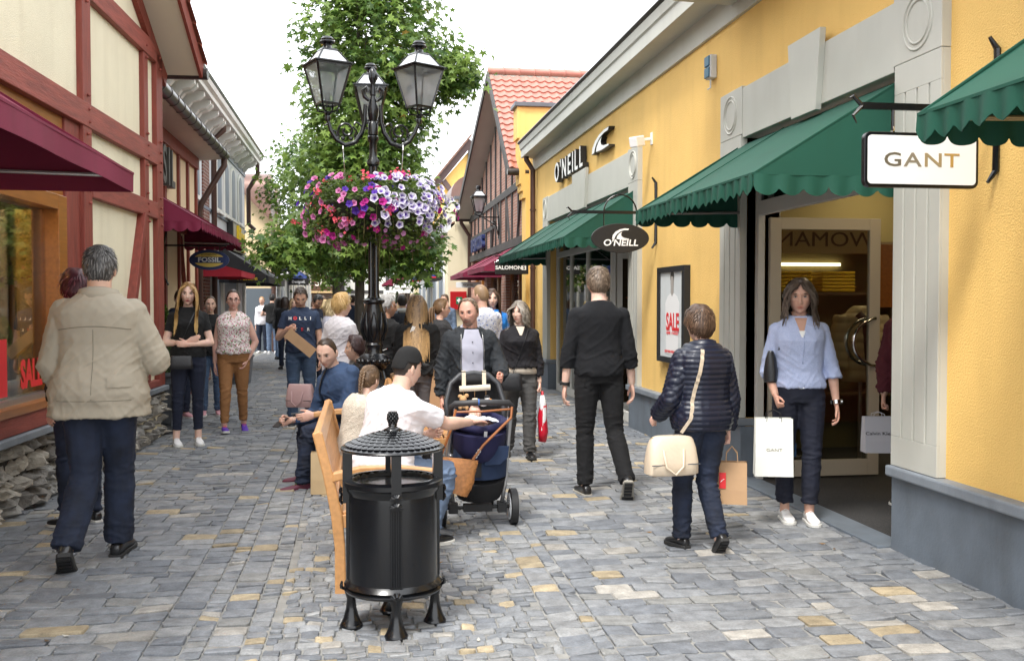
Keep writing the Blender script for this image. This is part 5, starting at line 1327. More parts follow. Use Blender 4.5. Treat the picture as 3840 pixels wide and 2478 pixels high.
awning('burgundy awning with plain edge over the display window at the left edge', FBG, -2.5, -1.47, 3.2, 6.85, 3.03, 2.39, 'burgundy awnings on the left', scal=False, val=.12, seams=[.43], side=-1)
awning('burgundy scalloped awning behind the red corner post, above the yellow and blue oval sign', FBG, -2.87, -1.9, 12.5, 17.1, 3.1, 2.53, 'burgundy awnings on the left', seams=[.5], side=-1, val=.13)

def left_fossil():
    X = -2.87; t = thing('cream_shop', 'cream shop wall with red timber posts, large black letters and a long brown gutter', 'building', (X, 15, 0))
    w = MB(); w.box(X - .13, X, 12.0, 18.3, 2.75, 4.0); w.box(X - .13, X, 15.3, 18.3, 0, 2.75); w.build('wall', mat('warm_cream_render', (.74, .58, .37), .85, var=.05, vscale=1.5), t)
    b = MB(); b.box(X - .02, X + .06, 12, 18.3, 3.88, 4.08); b.box(X - .02, X + .05, 12, 18.3, 2.66, 2.78)
    for y in (15.35, 16.5, 17.35, 18.2): b.box(X - .02, X + .04, y - .06, y + .06, 0, 3.88)
    b.obox((X + .01, 16.55, 2.6), (X + .01, 17.2, 1.2), .05, .1, up=(1, 0, 0))
    b.build('red_timber', RED, t)
    b = MB(); b.box(X - .1, X, 12, 12.5, 0, 2.66); b.box(X - .1, X, 14.9, 15.3, 0, 2.66); b.box(X - .1, X, 12.5, 14.9, 2.3, 2.66); b.box(X - .1, X, 13.6, 13.75, 0, 2.3); b.build('shop_frame', RED, t)
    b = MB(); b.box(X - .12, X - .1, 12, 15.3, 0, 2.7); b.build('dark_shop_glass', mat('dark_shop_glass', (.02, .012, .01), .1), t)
    b = MB(); b.prism([(X - .0, 4.08), (-2.45, 4.12), (-2.45, 4.16), (X, 4.2)], 11.9, 18.6, 'y'); b.build('soffit', SOF, t)
    b = MB(); b.prism([(-2.5, 4.17), (-3.0, 4.3), (-3.0, 4.22), (-2.5, 4.12)], 11.9, 18.6, 'y'); b.build('roof', TILD, t)
    b = MB(); b.tube([(-2.42, 11.9, 4.2), (-2.42, 18.7, 4.2)], .085, n=14)
    for k in range(14): b.tube([(-2.42, 12.2 + k * .47, 4.2), (-2.42, 12.24 + k * .47, 4.2)], .094, n=14)
    b.build('gutter', GUT, t, smooth=True, autos=40)
    t2 = thing('wall_lettering', 'large dark shop name letters standing off the cream wall behind the red post', 'wall sign', (X, 14.6, 3.5))
    y = 13.3
    for ch, wd in zip('FOSSIL', (.42, .5, .45, .45, .22, .4)):
        b = MB(); lettering(b, ch, (X + .06, y + wd / 2, 3.5), (0, 1, 0), (0, 0, 1), .76, .055, xs=.8, bold=.016); b.build('letter', mat('charcoal_letters', (.045, .045, .04), .5), t2); y += wd
left_fossil()
pipe('drainpipe', 'brown drainpipe swinging from the long gutter down the wall on the left', [(-2.42, 18.6, 4.15), (-2.42, 18.6, 4.0), (-2.5, 18.55, 3.85), (-2.8, 18.45, 3.3), (-2.83, 18.45, 3.15), (-2.83, 18.45, 0)], .055, PIPE)
def oval_fossil():
    y = 15.2; t = thing('hanging_sign', 'yellow and navy oval hanging sign with white lettering under the burgundy awning', 'sign', (-2.4, y, 2.4)); cx, cz = -2.2, 2.17
    def ov(w, h, dy, m_, nm): b = MB(); b.prism([(cx + w * cos(a), cz + h * sin(a)) for a in np.linspace(0, 2 * pi, 40, endpoint=False)], y - dy, y + dy, 'y'); b.build(nm, m_, t)
    ov(.285, .15, .015, NVY, 'board'); ov(.225, .105, .018, mat('sign_yellow', (.85, .6, .12), .5), 'yellow_field')
    b = MB(); b.box(cx - .245, cx + .245, y - .0195, y + .0195, cz - .045, cz + .045); b.build('navy_band', NVY, t)
    b = MB(); lettering(b, 'FOSSIL', (cx, y - .021, cz), (1, 0, 0), (0, 0, 1), .095, .001, xs=1.15, bold=.003); b.build('lettering', WBD, t)
    b = MB(); lettering(b, 'AUTHENTIC', (cx, y - .021, cz + .075), (1, 0, 0), (0, 0, 1), .032, .001, xs=1.3); b.build('small_lettering', SNB, t)
    b = MB(); b.obox((-2.83, y, 2.38), (-1.95, y, 2.38), .02, .025); b.tube([(-2.8, y, 2.6), (-2.84, y, 2.4), (-2.83, y, 1.9), (-2.78, y, 1.8)], .015, n=6)
    for x in (-2.35, -2.05): b.tube([(x, y, 2.38), (x, y, 2.3)], .006, n=6)
    b.build('bracket', BLK, t)
oval_fossil()
def left_grey():
    X = -3.0; t = thing('grey_white_building', 'grey and white classical building with bracketed cornice and tall arched windows', 'building', (X, 20, 0))
    w = MB(); w.box(X - .4, X, 12.2, 27, 0, 5.2); w.box(-9, X - .4, 12.2, 27, 0, 6.2); w.build('wall', LGR, t)
    c = MB(); c.prism([(X, 5.08), (X + .05, 5.08), (X + .05, 5.15), (X + .4, 5.17), (X + .4, 5.25), (X + .46, 5.28), (X + .48, 5.36), (X, 5.4)], 12.2, 27.1, 'y'); c.build('cornice', WHT, t)
    c = MB(); c.prism([(X, 5.41), (X + .49, 5.37), (X + .51, 5.41), (X, 5.7)], 12.2, 27.15, 'y'); c.build('roof_edge', GUT, t)
    c = MB(); c.box(X, X + .03, 12.2, 27, 4.82, 4.98); c.box(X, X + .04, 12.2, 27, 3.36, 3.42); c.box(X, X + .035, 12.2, 27, 2.8, 2.84); c.build('frieze_band', GREY, t)
    for k, y in enumerate(np.arange(12.7, 27, .86)):
        for dy in ((-.14, .14) if k % 2 else (0,)):
            c = MB(); c.prism([(X, 4.88), (X + .1, 4.9), (X + .16, 4.98), (X + .28, 5.02), (X + .36, 5.09), (X + .36, 5.16), (X, 5.16)], y + dy - .07, y + dy + .07, 'y'); c.build('bracket', WHT, t)
    for y in (19.0, 22.0, 23.2, 24.4, 25.8):
        f = MB(); f.prism([(y - .42, 3.47), (y + .42, 3.47), (y + .42, 4.5)] + [(y + .42 * cos(a), 4.5 + .25 * sin(a)) for a in np.linspace(.1, pi - .1, 9)] + [(y - .42, 4.5)], X, X + .04, 'x'); fo = f.build('window_frame', WHT, t)
        f = MB(); f.prism([(y - .28, 3.54), (y + .28, 3.54), (y + .28, 4.46)] + [(y + .28 * cos(a), 4.46 + .2 * sin(a)) for a in np.linspace(.1, pi - .1, 9)] + [(y - .28, 4.46)], X + .04, X + .05, 'x'); f.build('window', GREY, fo)
        f = MB(); f.box(X, X + .1, y - .42, y + .42, 3.42, 3.47); f.build('sill', WHT, fo)
    b = MB(); b.box(X, X + .03, 19.85, 20.6, 0, 4.45); b.box(X, X + .025, 18.4, 19.8, 2.3, 2.78); b.build('brick_pier', BRD, t)
    b = MB()
    for y in (20.9, 22.4, 25.1, 26.5): b.box(X, X + .06, y - .16, y + .16, 0, 2.4)
    b.box(X, X + .03, 21, 26.8, 2.1, 2.75); b.build('pilaster', WHT, t)
    b = MB(); b.box(X + .001, X + .02, 21.1, 22.2, .0, 2.1); b.box(X + .001, X + .02, 22.6, 24.9, 0, 2.1); b.build('shop_window', GREY, t)
    return t
left_grey()
pipe('drainpipe', 'brown drainpipe on the grey and white building, second from the red post', [(-2.7, 20.75, 5.15), (-2.7, 20.75, 5.0), (-2.9, 20.75, 4.8), (-2.9, 20.75, 0)], .055, PIPE)
pipe('drainpipe', 'short brown drainpipe at the far corner of the grey and white building', [(-2.65, 26.9, 5.15), (-2.65, 26.9, 4.9), (-2.9, 27.0, 4.5), (-2.9, 27.05, 3.6), (-2.75, 27.1, 3.45)], .06, PIPE)
t = thing('wall_sign', 'square grey sign box with yellow lettering on the grey and white building', 'wall sign', (-3, 24.6, 2.5))
b = MB(); b.box(-2.99, -2.86, 23.4, 25.7, 2.72, 3.4); b.build('frame', SNB, t); b = MB(); b.box(-2.86, -2.855, 23.5, 25.6, 2.77, 3.35); b.build('panel', mat('sign_grey', (.4, .38, .33), .5), t)
b = MB(); lettering(b, 'king', (-2.82, 24.55, 3.08), (0, 1, 0), (0, 0, 1), .62, .03, xs=1.15, bold=.02); b.build('lettering', YLW, t)
awning('bright red awning below the yellow and blue oval sign', FRD, -2.97, -2.18, 19.0, 21.4, 2.35, 2.12, None, scal=False, val=.1, side=-1)
awning('black awning with grey piping before the grey end wall', FBK, -2.97, -1.95, 21.9, 26.6, 2.75, 2.1, None, scal=False, val=.14, seams=[.5], side=-1)
flat_sign('black hanging sign with yellow lettering beside the black awning', -2.36, 21.6, 2.05, .75, .2, 'Western', .12, SNB, YLW, wallx=-2.95, br=False)
def left_cream():
    t = thing('cream_corner_house', 'cream house with grey base, blind arch and barrel dormer at the bend on the left', 'house', (-3, 32, 0))
    b = MB(); b.box(-9, -2.78, 32, 58, 1.98, 4.15); b.prism([(-9, 4.15), (-2.78, 4.15), (-3.6, 4.95), (-9, 7.5)], 32.0, 58, 'y'); b.build('wall', mat('sand_render', (.66, .52, .32), .85, var=.04), t)
    b = MB(); b.box(-9, -2.75, 31.97, 58, 0, 1.98); b.build('grey_base', mat('dark_slate_paint', (.1, .12, .14), .6), t)
    b = MB(); b.obox((-2.62, 31.9, 4.02), (-3.62, 31.9, 5.05), .5, .1); b.build('roof_edge', TILD, t)
    b = MB(); b.box(-3.35, -2.76, 31.93, 31.97, 3.25, 3.33); b.tube([(-3.1 + .22 * cos(a), 31.96, 2.85 + .24 * sin(a)) for a in np.linspace(0, pi, 12)], .03, n=6); b.build('blind_arch', M['sand_render'], t)
    for y in (33.4, 36): b = MB(); b.prism([(y, 4.2)] + [(y + .75 - .75 * cos(a), 5.2 + .6 * sin(a)) for a in np.linspace(0, pi, 12)] + [(y + 1.5, 4.2)], -5, -2.88, 'x'); b.build('barrel_dormer', COP, t, smooth=True, autos=40)
    for i, y in enumerate(np.arange(33, 57, 1.5)):
        b = MB(); b.box(-2.78, -2.68, y - .2, y + .2, 0, 3.6); b.build('pilaster', WHT if i % 2 else LGR, t)
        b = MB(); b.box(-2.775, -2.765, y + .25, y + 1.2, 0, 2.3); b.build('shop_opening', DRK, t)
left_cream()
pipe('drainpipe', 'long brown drainpipe at the corner of the cream house, left of the hanging signs', [(-2.68, 31.9, 4.1), (-2.68, 31.9, 0)], .07, PIPE)
awning('blue awning behind the black sign with rounded white lettering', FBL, -2.75, -1.95, 33.2, 35.2, 3.05, 2.5, 'blue awnings', side=-1, val=.12, bar=False, hip=.3)
awning('blue awning farther along, above the second black sign', FBL, -2.75, -1.95, 37.2, 39.2, 3.05, 2.5, 'blue awnings', side=-1, val=.12, bar=False, hip=.3)
flat_sign('black hanging sign with bold rounded white lettering', -2.3, 31.0, 2.41, .56, .3, 'Bench.', .145, SNB, WBD, wallx=-2.75, bold=.006)
flat_sign('smaller black hanging sign with white lettering below and right of the bolder one', -2.02, 33.6, 2.22, .66, .22, 'Desigual.', .12, SNB, WBD, wallx=-2.75, br=False, bold=.004)
# ---------------- lamp post ----------------
LX, LY = .12, 9.2
def lamp_post():
    t = thing('street_lamp', 'ornate black cast iron street lamp with three glass lanterns on scrolled arms', 'street lamp', (LX, LY, 0))
    c = (LX, LY, 0)
    b = MB()
    def octo(r, z0, z1): b.lathe([(r, z0), (r, z1)], c, n=8)
    octo(.16, 0, .42); octo(.135, .42, .72); octo(.16, .72, .75)
    b.lathe([(.13, .75), (.165, .77), (.15, .8), (.1, .86), (.085, .93), (.13, .97), (.15, 1.0), (.15, 1.03), (.12, 1.06), (.09, 1.08), (.075, 1.12), (.085, 1.16), (.075, 1.18), (.08, 1.2), (.11, 1.27), (.12, 1.34), (.108, 1.42), (.085, 1.49), (.078, 1.53), (.1, 1.55), (.1, 1.57), (.06, 1.59)], c, n=32)
    for k in range(16):
        a = 2 * pi * k / 16; b.sph((LX + .14 * cos(a), LY + .14 * sin(a), 1.01), (.028, .028, .026), 8, 6)
    for k in range(16):
        a = 2 * pi * k / 16; b.tube([(LX + r * cos(a), LY + r * sin(a), z) for r, z in ((.155, .765), (.105, .86), (.09, .92))], [.02, .014, .01], n=6)
    for k in range(8):
        a = 2 * pi * k / 8
        for s in (-1, 1): b.tube([(LX + r * cos(a + s * o), LY + r * sin(a + s * o), z) for r, z, o in ((.085, 1.2, .1), (.118, 1.29, .28), (.122, 1.36, .2), (.1, 1.46, .04))], [.009, .012, .01, .004], n=6)
    b.build('base', BLK, t, smooth=True, autos=35)
    b = MB(); b.lathe([(.062, 1.58), (.05, 1.62), (.046, 2.2), (.04, 2.78)], c, n=28, flute=(1.5, 3)); b.lathe([(.04, 2.78), (.058, 2.8), (.058, 2.83), (.036, 2.86), (.034, 3.0), (.05, 3.02), (.052, 3.05), (.034, 3.07)], c, n=20)
    b.lathe([(.045, 3.07), (.045, 3.17), (.03, 3.19), (.045, 3.24), (.05, 3.3), (.03, 3.38), (.02, 3.42), (.028, 3.43), (.022, 3.5), (.018, 3.53), (.03, 3.55), (.038, 3.6), (.03, 3.65), (.008, 3.68)], c, n=16)
    for k in range(5): a = k * 1.257; b.sph((LX + .03 * cos(a), LY + .03 * sin(a), 3.6), (.016, .016, .04), 6, 6)
    b.build('column', BLK, t, smooth=True, autos=40)
    for i, (a, L_) in enumerate(((182, .405), (2, .42), (92, .44))):
        ca, sa = cos(R(a)), sin(R(a)); P = lambda r, z: (LX + r * ca, LY + r * sa, z + .24)
        b = MB()
        zb = 2.78; e = L_
        b.tube([P(.035, 3.14), P(.075, 3.17), P(.09, 3.23), P(.06, 3.26), P(.045, 3.22)], [.016, .018, .018, .016, .02], n=8)
        b.tube([P(.07, 3.1), P(.075, 2.95), P(.1, 2.85), P(.16, 2.76), P(.25, 2.73), P(.33, 2.78), P(.38, 2.86), P(e, 2.96)], [.016, .019, .02, .021, .021, .02, .018, .014], n=10)
        b.tube([P(.24 + (.075 - .0075 * q) * cos(q), 2.86 + (.075 - .0075 * q) * sin(q)) for q in np.linspace(-.6, 7.4, 30)], [.012] * 29 + [.02], n=6)
        b.tube([P(.1, 2.9), P(.13, 2.93), P(.16, 2.94), P(.17, 2.91)], [.006, .011, .01, .014], n=6)
        b.tube([P(.17, 2.8), P(.15, 2.86), P(.18, 2.9)], .009, n=6); b.tube([P(.31, 2.78), P(.33, 2.85), P(.36, 2.86)], .009, n=6)
        for q in (.15, .2, .27, .32): b.sph(P(q, 2.79), .02, 6, 5)
        b.tube([P(.395, 2.92), P(e + .03, 2.9), P(e + .04, 2.93)], [.012, .01, .006], n=6)
        b.lathe([(.02, 2.94), (.028, 2.97), (.016, 3.0), (.022, 3.0)], P(e, 0), n=12)
        b.build('arm', BLK, t, smooth=True, autos=40)
        lantern(t, P(e, 3.0 - .06 * (i == 2)), (.92, .92, .84)[i], rz=R((24, 32, 0)[i]))
    for s in (-1, 1):
        b = MB(); x = LX + s * .27; b.tube([(x, LY + .03, 2.93), (x, LY, 3.0), (x, LY - .03, 2.93)], .007, n=6)
        for k in range(8): b.tube([(x - s * .003 * k, LY + .01 * cos(k), 2.95 - .045 * k), (x - s * .003 * k, LY + .01 * cos(k + 1), 2.905 - .045 * k)], .004, n=5)
        b.build('basket_hook', ALU, t)
lamp_post()
# ---------------- foliage ----------------
def leaf_star(rs, c, n, s, droop, vs, fs, cs, col, lobes=5):
    d = V((rs.normal(0, .5), rs.normal(0, .5), -droop)) + n * .5; d.normalize()
    sd = d.cross(n); 
    if sd.length < .05: sd = d.cross(V((1, 0, .2)))
    sd.normalize(); up = sd.cross(d)
    b = len(vs); vs.append(c); cs.append(col * .85)
    angs = [-2.3, -1.15, 0, 1.15, 2.3] if lobes == 5 else [0]
    if lobes == 5:
        rad = [.62, .85, 1.0, .85, .62]
        for k in range(5):
            for a, r in ((angs[k] - .38, .36), (angs[k], rad[k])):
                p = c + (d * (cos(a) * r + .12) + sd * sin(a) * r - up * (.12 * r * r)) * s; vs.append(p); cs.append(col * (1 if r < .5 else 1.1))
        vs.append(c - d * .1 * s); cs.append(col)
        for k in range(1, 11): fs.append((b, b + k, b + k + 1))
    else:
        for a, r in ((-.6, .55), (0, 1), (.6, .55)):
            p = c + (d * cos(a) * r + sd * sin(a) * r) * s; vs.append(p); cs.append(col)
        fs.append((b, b + 1, b + 2, b + 3))
LEAF = mat('leaf', attr='col', rough=.42, spec=.4, trans=.45)
BARK = mat('bark', (.13, .11, .085), .9, var=.3, vscale=12, bump=.8, bscale=30, stretch=(3, 3, .6), col2=(.07, .06, .05))
def tree(label, base, h, r, blobs, nleaf, size, seed, group='trees down the middle of the street'):
    rs = RS(seed); t = thing('street_tree', label, 'tree', base, 0, group)
    B = V(base); b = MB()
    b.tube([B, B + V((.02, 0, h * .3)), B + V((-.02, .03, h * .6)), B + V((.02, 0, h))], [r * 1.15, r, r * .7, r * .15], n=12)
    tips = []
    for (c, rad, wgt) in blobs:
        C_ = V(c)
        for k in range(max(2, int(6 * wgt))):
            z0 = max(B.z + h * .3, C_.z - rad[2] - .3 - rs.rand() * .3); st = V((B.x, B.y, min(z0 + .6 * rs.rand(), B.z + h * .9)))
            q = rs.normal(size=3); q /= np.linalg.norm(q); e = C_ + V((q[0] * rad[0], q[1] * rad[1], q[2] * rad[2])) * .8
            mid = (st + e) / 2 + V((0, 0, .12)); b.tube([st, mid, e], [r * .26, r * .15, .005], n=5, cap=False)
    b.build('trunk', BARK, t, smooth=True)
    vs = []; fs = []; cs = []; W = sum(w_ for _, _, w_ in blobs)
    for (c, rad, wgt) in blobs:
        nn = int(nleaf * wgt / W); ncl = max(6, nn // 9); C_ = V(c)
        for k in range(ncl):
            q = rs.normal(size=3); q /= np.linalg.norm(q); rr = (.45 + .55 * rs.rand() ** .5) * (1 + .16 * rs.randn())
            cc = C_ + V((q[0] * rad[0] * rr, q[1] * rad[1] * rr, q[2] * rad[2] * rr)); out = V(q); br = .5 + .5 * rs.rand()
            tone = rs.rand()
            base_c = np.array((.05, .115, .024)) * (1 - tone) + np.array((.24, .35, .07)) * tone
            for j in range(9):
                p = cc + V(rs.normal(0, .09, 3)) * (size / .13) ; nrm = (out * .7 + V((0, -.2, .9)) + V(rs.normal(0, .45, 3))).normalized()
                col = base_c * (.75 + .5 * rs.rand())
                if rs.rand() < .004: col = np.array((.35, .22, .03))
                leaf_star(rs, p, nrm, size * (.38 + .3 * rs.rand()), .75, vs, fs, cs, col)
    mi_ = wmat(t).inverted(); mesh_from('crown', [mi_ @ v for v in vs], fs, LEAF, t, smooth=False, cols=np.array(cs))
tree('tall star leaved tree behind the street lamp, nearest of the row', (-.02, 15, 0), 6.5, .062, [((.3, 15, 5.35), (1.15, 1.1, .95), 1.5), ((.1, 15, 4.3), (.92, 1, .8), 1), ((.05, 15, 3.3), (.98, 1, .8), 1.1), ((-.15, 14.8, 2.5), (.95, 1., .48), 1), ((1.35, 14.6, 4.85), (.42, .4, .3), .3), ((-1.02, 14.3, 2.3), (.42, .4, .2), .24), ((.75, 14.8, 2.35), (.5, .6, .45), .45), ((.15, 15, 6.5), (.9, .9, .7), .9)], 21000, .165, 1)
tree('second tree of the row, its smaller looking crown showing left of the lamp', (-.05, 24.5, 0), 6.5, .1, [((-1.0, 24.5, 4.4), (1.35, 1.3, 1.2), 1), ((-.2, 24.5, 5.0), (1.3, 1.3, 1.2), .8), ((-.9, 24.3, 2.95), (1.1, 1.2, .6), .5)], 9000, .165, 2)
tree('third tree of the row, low hanging leaves above the crowd', (-.9, 38, 0), 6, .16, [((-.9, 38, 3.6), (2.0, 1.6, 1.3), 1), ((-.2, 37.5, 5.2), (1.6, 1.6, 1.4), .7)], 4000, .26, 3)
def blob_foliage(name, parent, n, sampler, size, rs, c0=(.02, .05, .01), c1=(.1, .17, .03), lobes=1, world=True, kind=None):
    vs = []; fs = []; cs = []
    for k in range(n):
        p, nr = sampler(); tn = rs.rand(); col = (np.array(c0) * (1 - tn) + np.array(c1) * tn)
        leaf_star(rs, V(p), V(nr).normalized(), size * (.6 + .8 * rs.rand()), .2, vs, fs, cs, col, lobes)
    if parent is not None: mi = wmat(parent).inverted(); vs = [mi @ V(v) for v in vs]
    o = mesh_from(name, vs, fs, LEAF, parent, smooth=False, cols=np.array(cs))
    if kind: o['kind'] = kind
    return o
FLW = mat('petal', attr='col', rough=.6, trans=.3)
def flower_basket():
    t = thing('hanging_flower_basket', 'huge hanging basket of white, pink and purple petunias round the lamp column', 'flower basket', (LX, LY, 2.3))
    rs = RS(21); C_ = V((LX + .01, LY, 2.40)); RX, RY, RZ = .63, .52, .3
    def shape(q): # lumpy, wider right and top
        k = 1 + .1 * sin(5 * q[0] + 2) * cos(4 * q[2]) + .08 * sin(9 * q[1] + 3 * q[0])
        return V((q[0] * RX * k, q[1] * RY * k, q[2] * RZ * k * (1.15 if q[2] < 0 else 1)))
    def samp():
        q = rs.normal(size=3); q /= np.linalg.norm(q); r_ = .62 + .42 * rs.rand()
        return C_ + shape(q) * r_, V(q) + V((0, 0, .4))
    blob_foliage('foliage', t, 5200, samp, .042, rs, c0=(.03, .055, .012), c1=(.13, .2, .035), lobes=1, kind='stuff')
    b = MB()
    for k in range(170):
        q = rs.normal(size=3); q /= np.linalg.norm(q); p = C_ + shape(q) * .85
        b.tube([p, p + V(q) * .05 + V((0, 0, -.06)), p + V(q) * .06 + V((0, 0, -.13 - .1 * rs.rand()))], [.0025, .002, .001], n=4, cap=False)
    o = b.build('stems', mat('stems', (.14, .12, .04), .8), t); o['kind'] = 'stuff'
    b = MB(); b.lathe([(.2, -.22), (.42, -.12), (.5, .02), (.5, .05), (.3, .05)], C_, n=24); b.build('basket', mat('dark_moss', (.02, .022, .012), .95), t)
    def flowers(name, n, where, inner, outer, rim, size, clus=1):
        vs = []; fs = []; cs = []
        for k in range(n):
            for _ in range(60):
                q = rs.normal(size=3); q[1] -= .35; q /= np.linalg.norm(q)
                if where(q): break
            p = C_ + shape(q) * (.98 + .14 * rs.rand()); nr = (V(q) + V((0, -.35, .15)) + V(rs.normal(0, .22, 3))).normalized()
            for m_ in range(clus):
                pp = p + (V(rs.normal(0, .022, 3)) if clus > 1 else V((0, 0, 0))); nn = (nr + V(rs.normal(0, .5, 3)) if clus > 1 else nr).normalized()
                u = nn.cross(V((.1, .2, 1))).normalized(); w_ = nn.cross(u); s = size * (.8 + .4 * rs.rand()); b0 = len(vs); tn = .85 + .3 * rs.rand(); a0 = rs.rand() * 6
                vs.append(pp - nn * s * .55); cs.append(np.array(inner) * tn)
                for ring, (r_, z_) in enumerate(((.2, -.16), (1, .08))):
                    for j in range(10):
                        a = a0 + 2 * pi * j / 10; rr = r_ * (1 if j % 2 == 0 else .82) * s; vs.append(pp + (u * cos(a) + w_ * sin(a)) * rr + nn * s * (z_ * (1 if j % 2 == 0 else 1.6)))
                        cs.append((np.array(inner if (ring == 0 and rim) else outer) if ring == 0 else np.array(outer)) * tn)
                for j in range(10): fs.append((b0, b0 + 1 + j, b0 + 1 + (j + 1) % 10)); fs.append((b0 + 1 + j, b0 + 11 + j, b0 + 11 + (j + 1) % 10, b0 + 1 + (j + 1) % 10))
        mi = wmat(t).inverted(); o = mesh_from(name, [mi @ v for v in vs], fs, FLW, t, smooth=False, cols=np.array(cs)); o['kind'] = 'stuff'
    flowers('white_petunias', 190, lambda q: q[0] > -.02 and q[2] > -.55, (.1, .03, .35), (.86, .83, .9), True, .037)
    flowers('magenta_petunias', 46, lambda q: abs(q[0]) < .35 or q[0] > .85 or q[2] < -.6, (.1, 0, .06), (.42, .01, .22), False, .034)
    flowers('pink_petunias', 52, lambda q: q[0] < -.25, (.4, .06, .25), (.75, .28, .52), True, .032)
    flowers('violet_petunias', 26, lambda q: q[0] < .3 and q[2] > -.2, (.03, 0, .1), (.08, .02, .32), False, .034)
    flowers('coral_geraniums', 22, lambda q: q[0] < .25 or q[2] > .75, (.6, .05, .08), (.8, .12, .17), False, .013, clus=12)
    flowers('trailing_blossoms', 45, lambda q: q[2] < -.5, (.4, .1, .3), (.5, .22, .42), False, .024)
flower_basket()

# ---------------- litter bin ----------------
def litter_bin(x, y):
    t = thing('litter_bin', 'black cast iron litter bin with scaled domed lid, pinecone finial and four feet', 'litter bin', (x, y, 0))
    c = (x, y, 0)
    b = MB(); b.lathe([(.19, .178), (.228, .18), (.236, .192), (.222, .202), (.234, .212), (.224, .225), (.214, .235), (.211, .615), (.209, .64), (.218, .655), (.224, .675), (.238, .685), (.238, .705), (.221, .715), (.2, .715), (.2, .69)], c, n=64); b.build('drum', BLK, t, smooth=True, autos=35)
    b = MB(); vs = []; N = 72; rs = RS(3)
    for r_, z in ((.222, .7), (.205, .712), (.19, .7), (.182, .66), (.178, .5), (.17, .2)):
        for k in range(N): a = 2 * pi * k / N; j = .006 * sin(k * 2.3) + .004 * rs.randn(); vs.append((x + (r_ + j) * cos(a), y + (r_ + j) * sin(a), z + .002 * rs.randn()))
    b.add(vs, [(i * N + k, i * N + (k + 1) % N, (i + 1) * N + (k + 1) % N, (i + 1) * N + k) for i in range(5) for k in range(N)] + [tuple(5 * N + k for k in range(N))]); b.build('liner_bag', mat('liner_plastic', (.05, .048, .045), .28, var=.2), t, smooth=True)
    for ang in (-88, 2, 92, 182):
        ca, sa = cos(R(ang)), sin(R(ang)); P = lambda r, z, o=0: (x + r * ca - o * sa, y + r * sa + o * ca, z)
        b = MB(); b.obox(P(.215, .6), P(.215, .86), .046, .046, up=(ca, sa, 0)); b.obox(P(.211, .235), P(.211, .615), .062, .012, up=(ca, sa, 0))
        for o in (-.022, -.011, 0, .011, .022): b.tube([P(.218, .24, o), P(.218, .61, o)], .0042, n=6)
        for zc in (.655, .615):
            for k in range(7):
                a = R(-75 + 25 * k); b.tube([P(.24, zc - .022, 0), P(.25, zc - .005 + .012 * cos(a), .014 * sin(a)), P(.243, zc - .012 + .03 * cos(a), .03 * sin(a))], [.004, .0065, .0055], n=6)
        b.build('post', BLK, t, smooth=True, autos=40)
        b = MB(); b.lathe([(.054, 0), (.056, .014), (.05, .022), (.037, .05), (.025, .095), (.021, .14), (.034, .185)], P(.2, 0), n=16)
        for k in range(7):
            a = R(-75 + 25 * k); b.tube([P(.234, .185, 0), P(.248, .195 + .012 * cos(a), .014 * sin(a)), P(.242, .195 + .03 * cos(a), .028 * sin(a))], [.004, .0065, .005], n=6)
        b.build('foot', BLK, t, smooth=True, autos=45)
    b = MB(); b.lathe([(.19, .845), (.243, .848), (.25, .855), (.246, .862), (.225, .869), (.2, .884), (.13, .913), (.05, .932), (.0, .936)], c, n=64)
    # fish scales
    for ring in range(7):
        r0 = .228 - ring * .028; n = max(8, int(2 * pi * r0 / .034)); z0 = .87 + (.936 - .87) * (1 - (r0 / .228) ** 1.6)
        r1 = r0 - .03; z1 = .87 + (.936 - .87) * (1 - (max(r1, 0) / .228) ** 1.6)
        for k in range(n):
            a = 2 * pi * (k + .5 * (ring % 2)) / n; ca, sa = cos(a), sin(a); w_ = pi * r0 / n * .98; vs = []
            for q in np.linspace(-pi / 2, pi / 2, 7): rr = r0 - .012 + .014 * cos(q); o = w_ * sin(q); vs.append((x + rr * ca - o * sa, y + rr * sa + o * ca, z0 + .006 + .0))
            vs += [(x + r1 * ca + w_ * sa, y + r1 * sa - w_ * ca, z1 + .002), (x + r1 * ca - w_ * sa, y + r1 * sa + w_ * ca, z1 + .002)]; vs = vs[:7] + [vs[8], vs[7]]
            vc = (x + (r0 - .012) * ca, y + (r0 - .012) * sa, z0 + .012); b.add(vs + [vc], [(i, (i + 1) % 9, 9) for i in range(9)])
    lid = b.build('lid', BLK, t, smooth=True, autos=30)
    b = MB(); b.lathe([(.045, .935), (.045, .942), (.03, .95), (.018, .957), (.024, .965), (.014, .972)], c, n=20)
    b.sph((x, y, .998), (.022, .022, .032), 12, 8)
    for i in range(6):
        for k in range(8): a = 2 * pi * (k + .5 * (i % 2)) / 8; zz = .975 + i * .0095; rr = .023 * sin(pi * (.25 + .6 * i / 6)); b.sph((x + rr * cos(a), y + rr * sin(a), zz), (.0075, .0075, .007), 6, 5)
    b.build('finial', BLK, lid, smooth=True)
litter_bin(.15, 4.78)
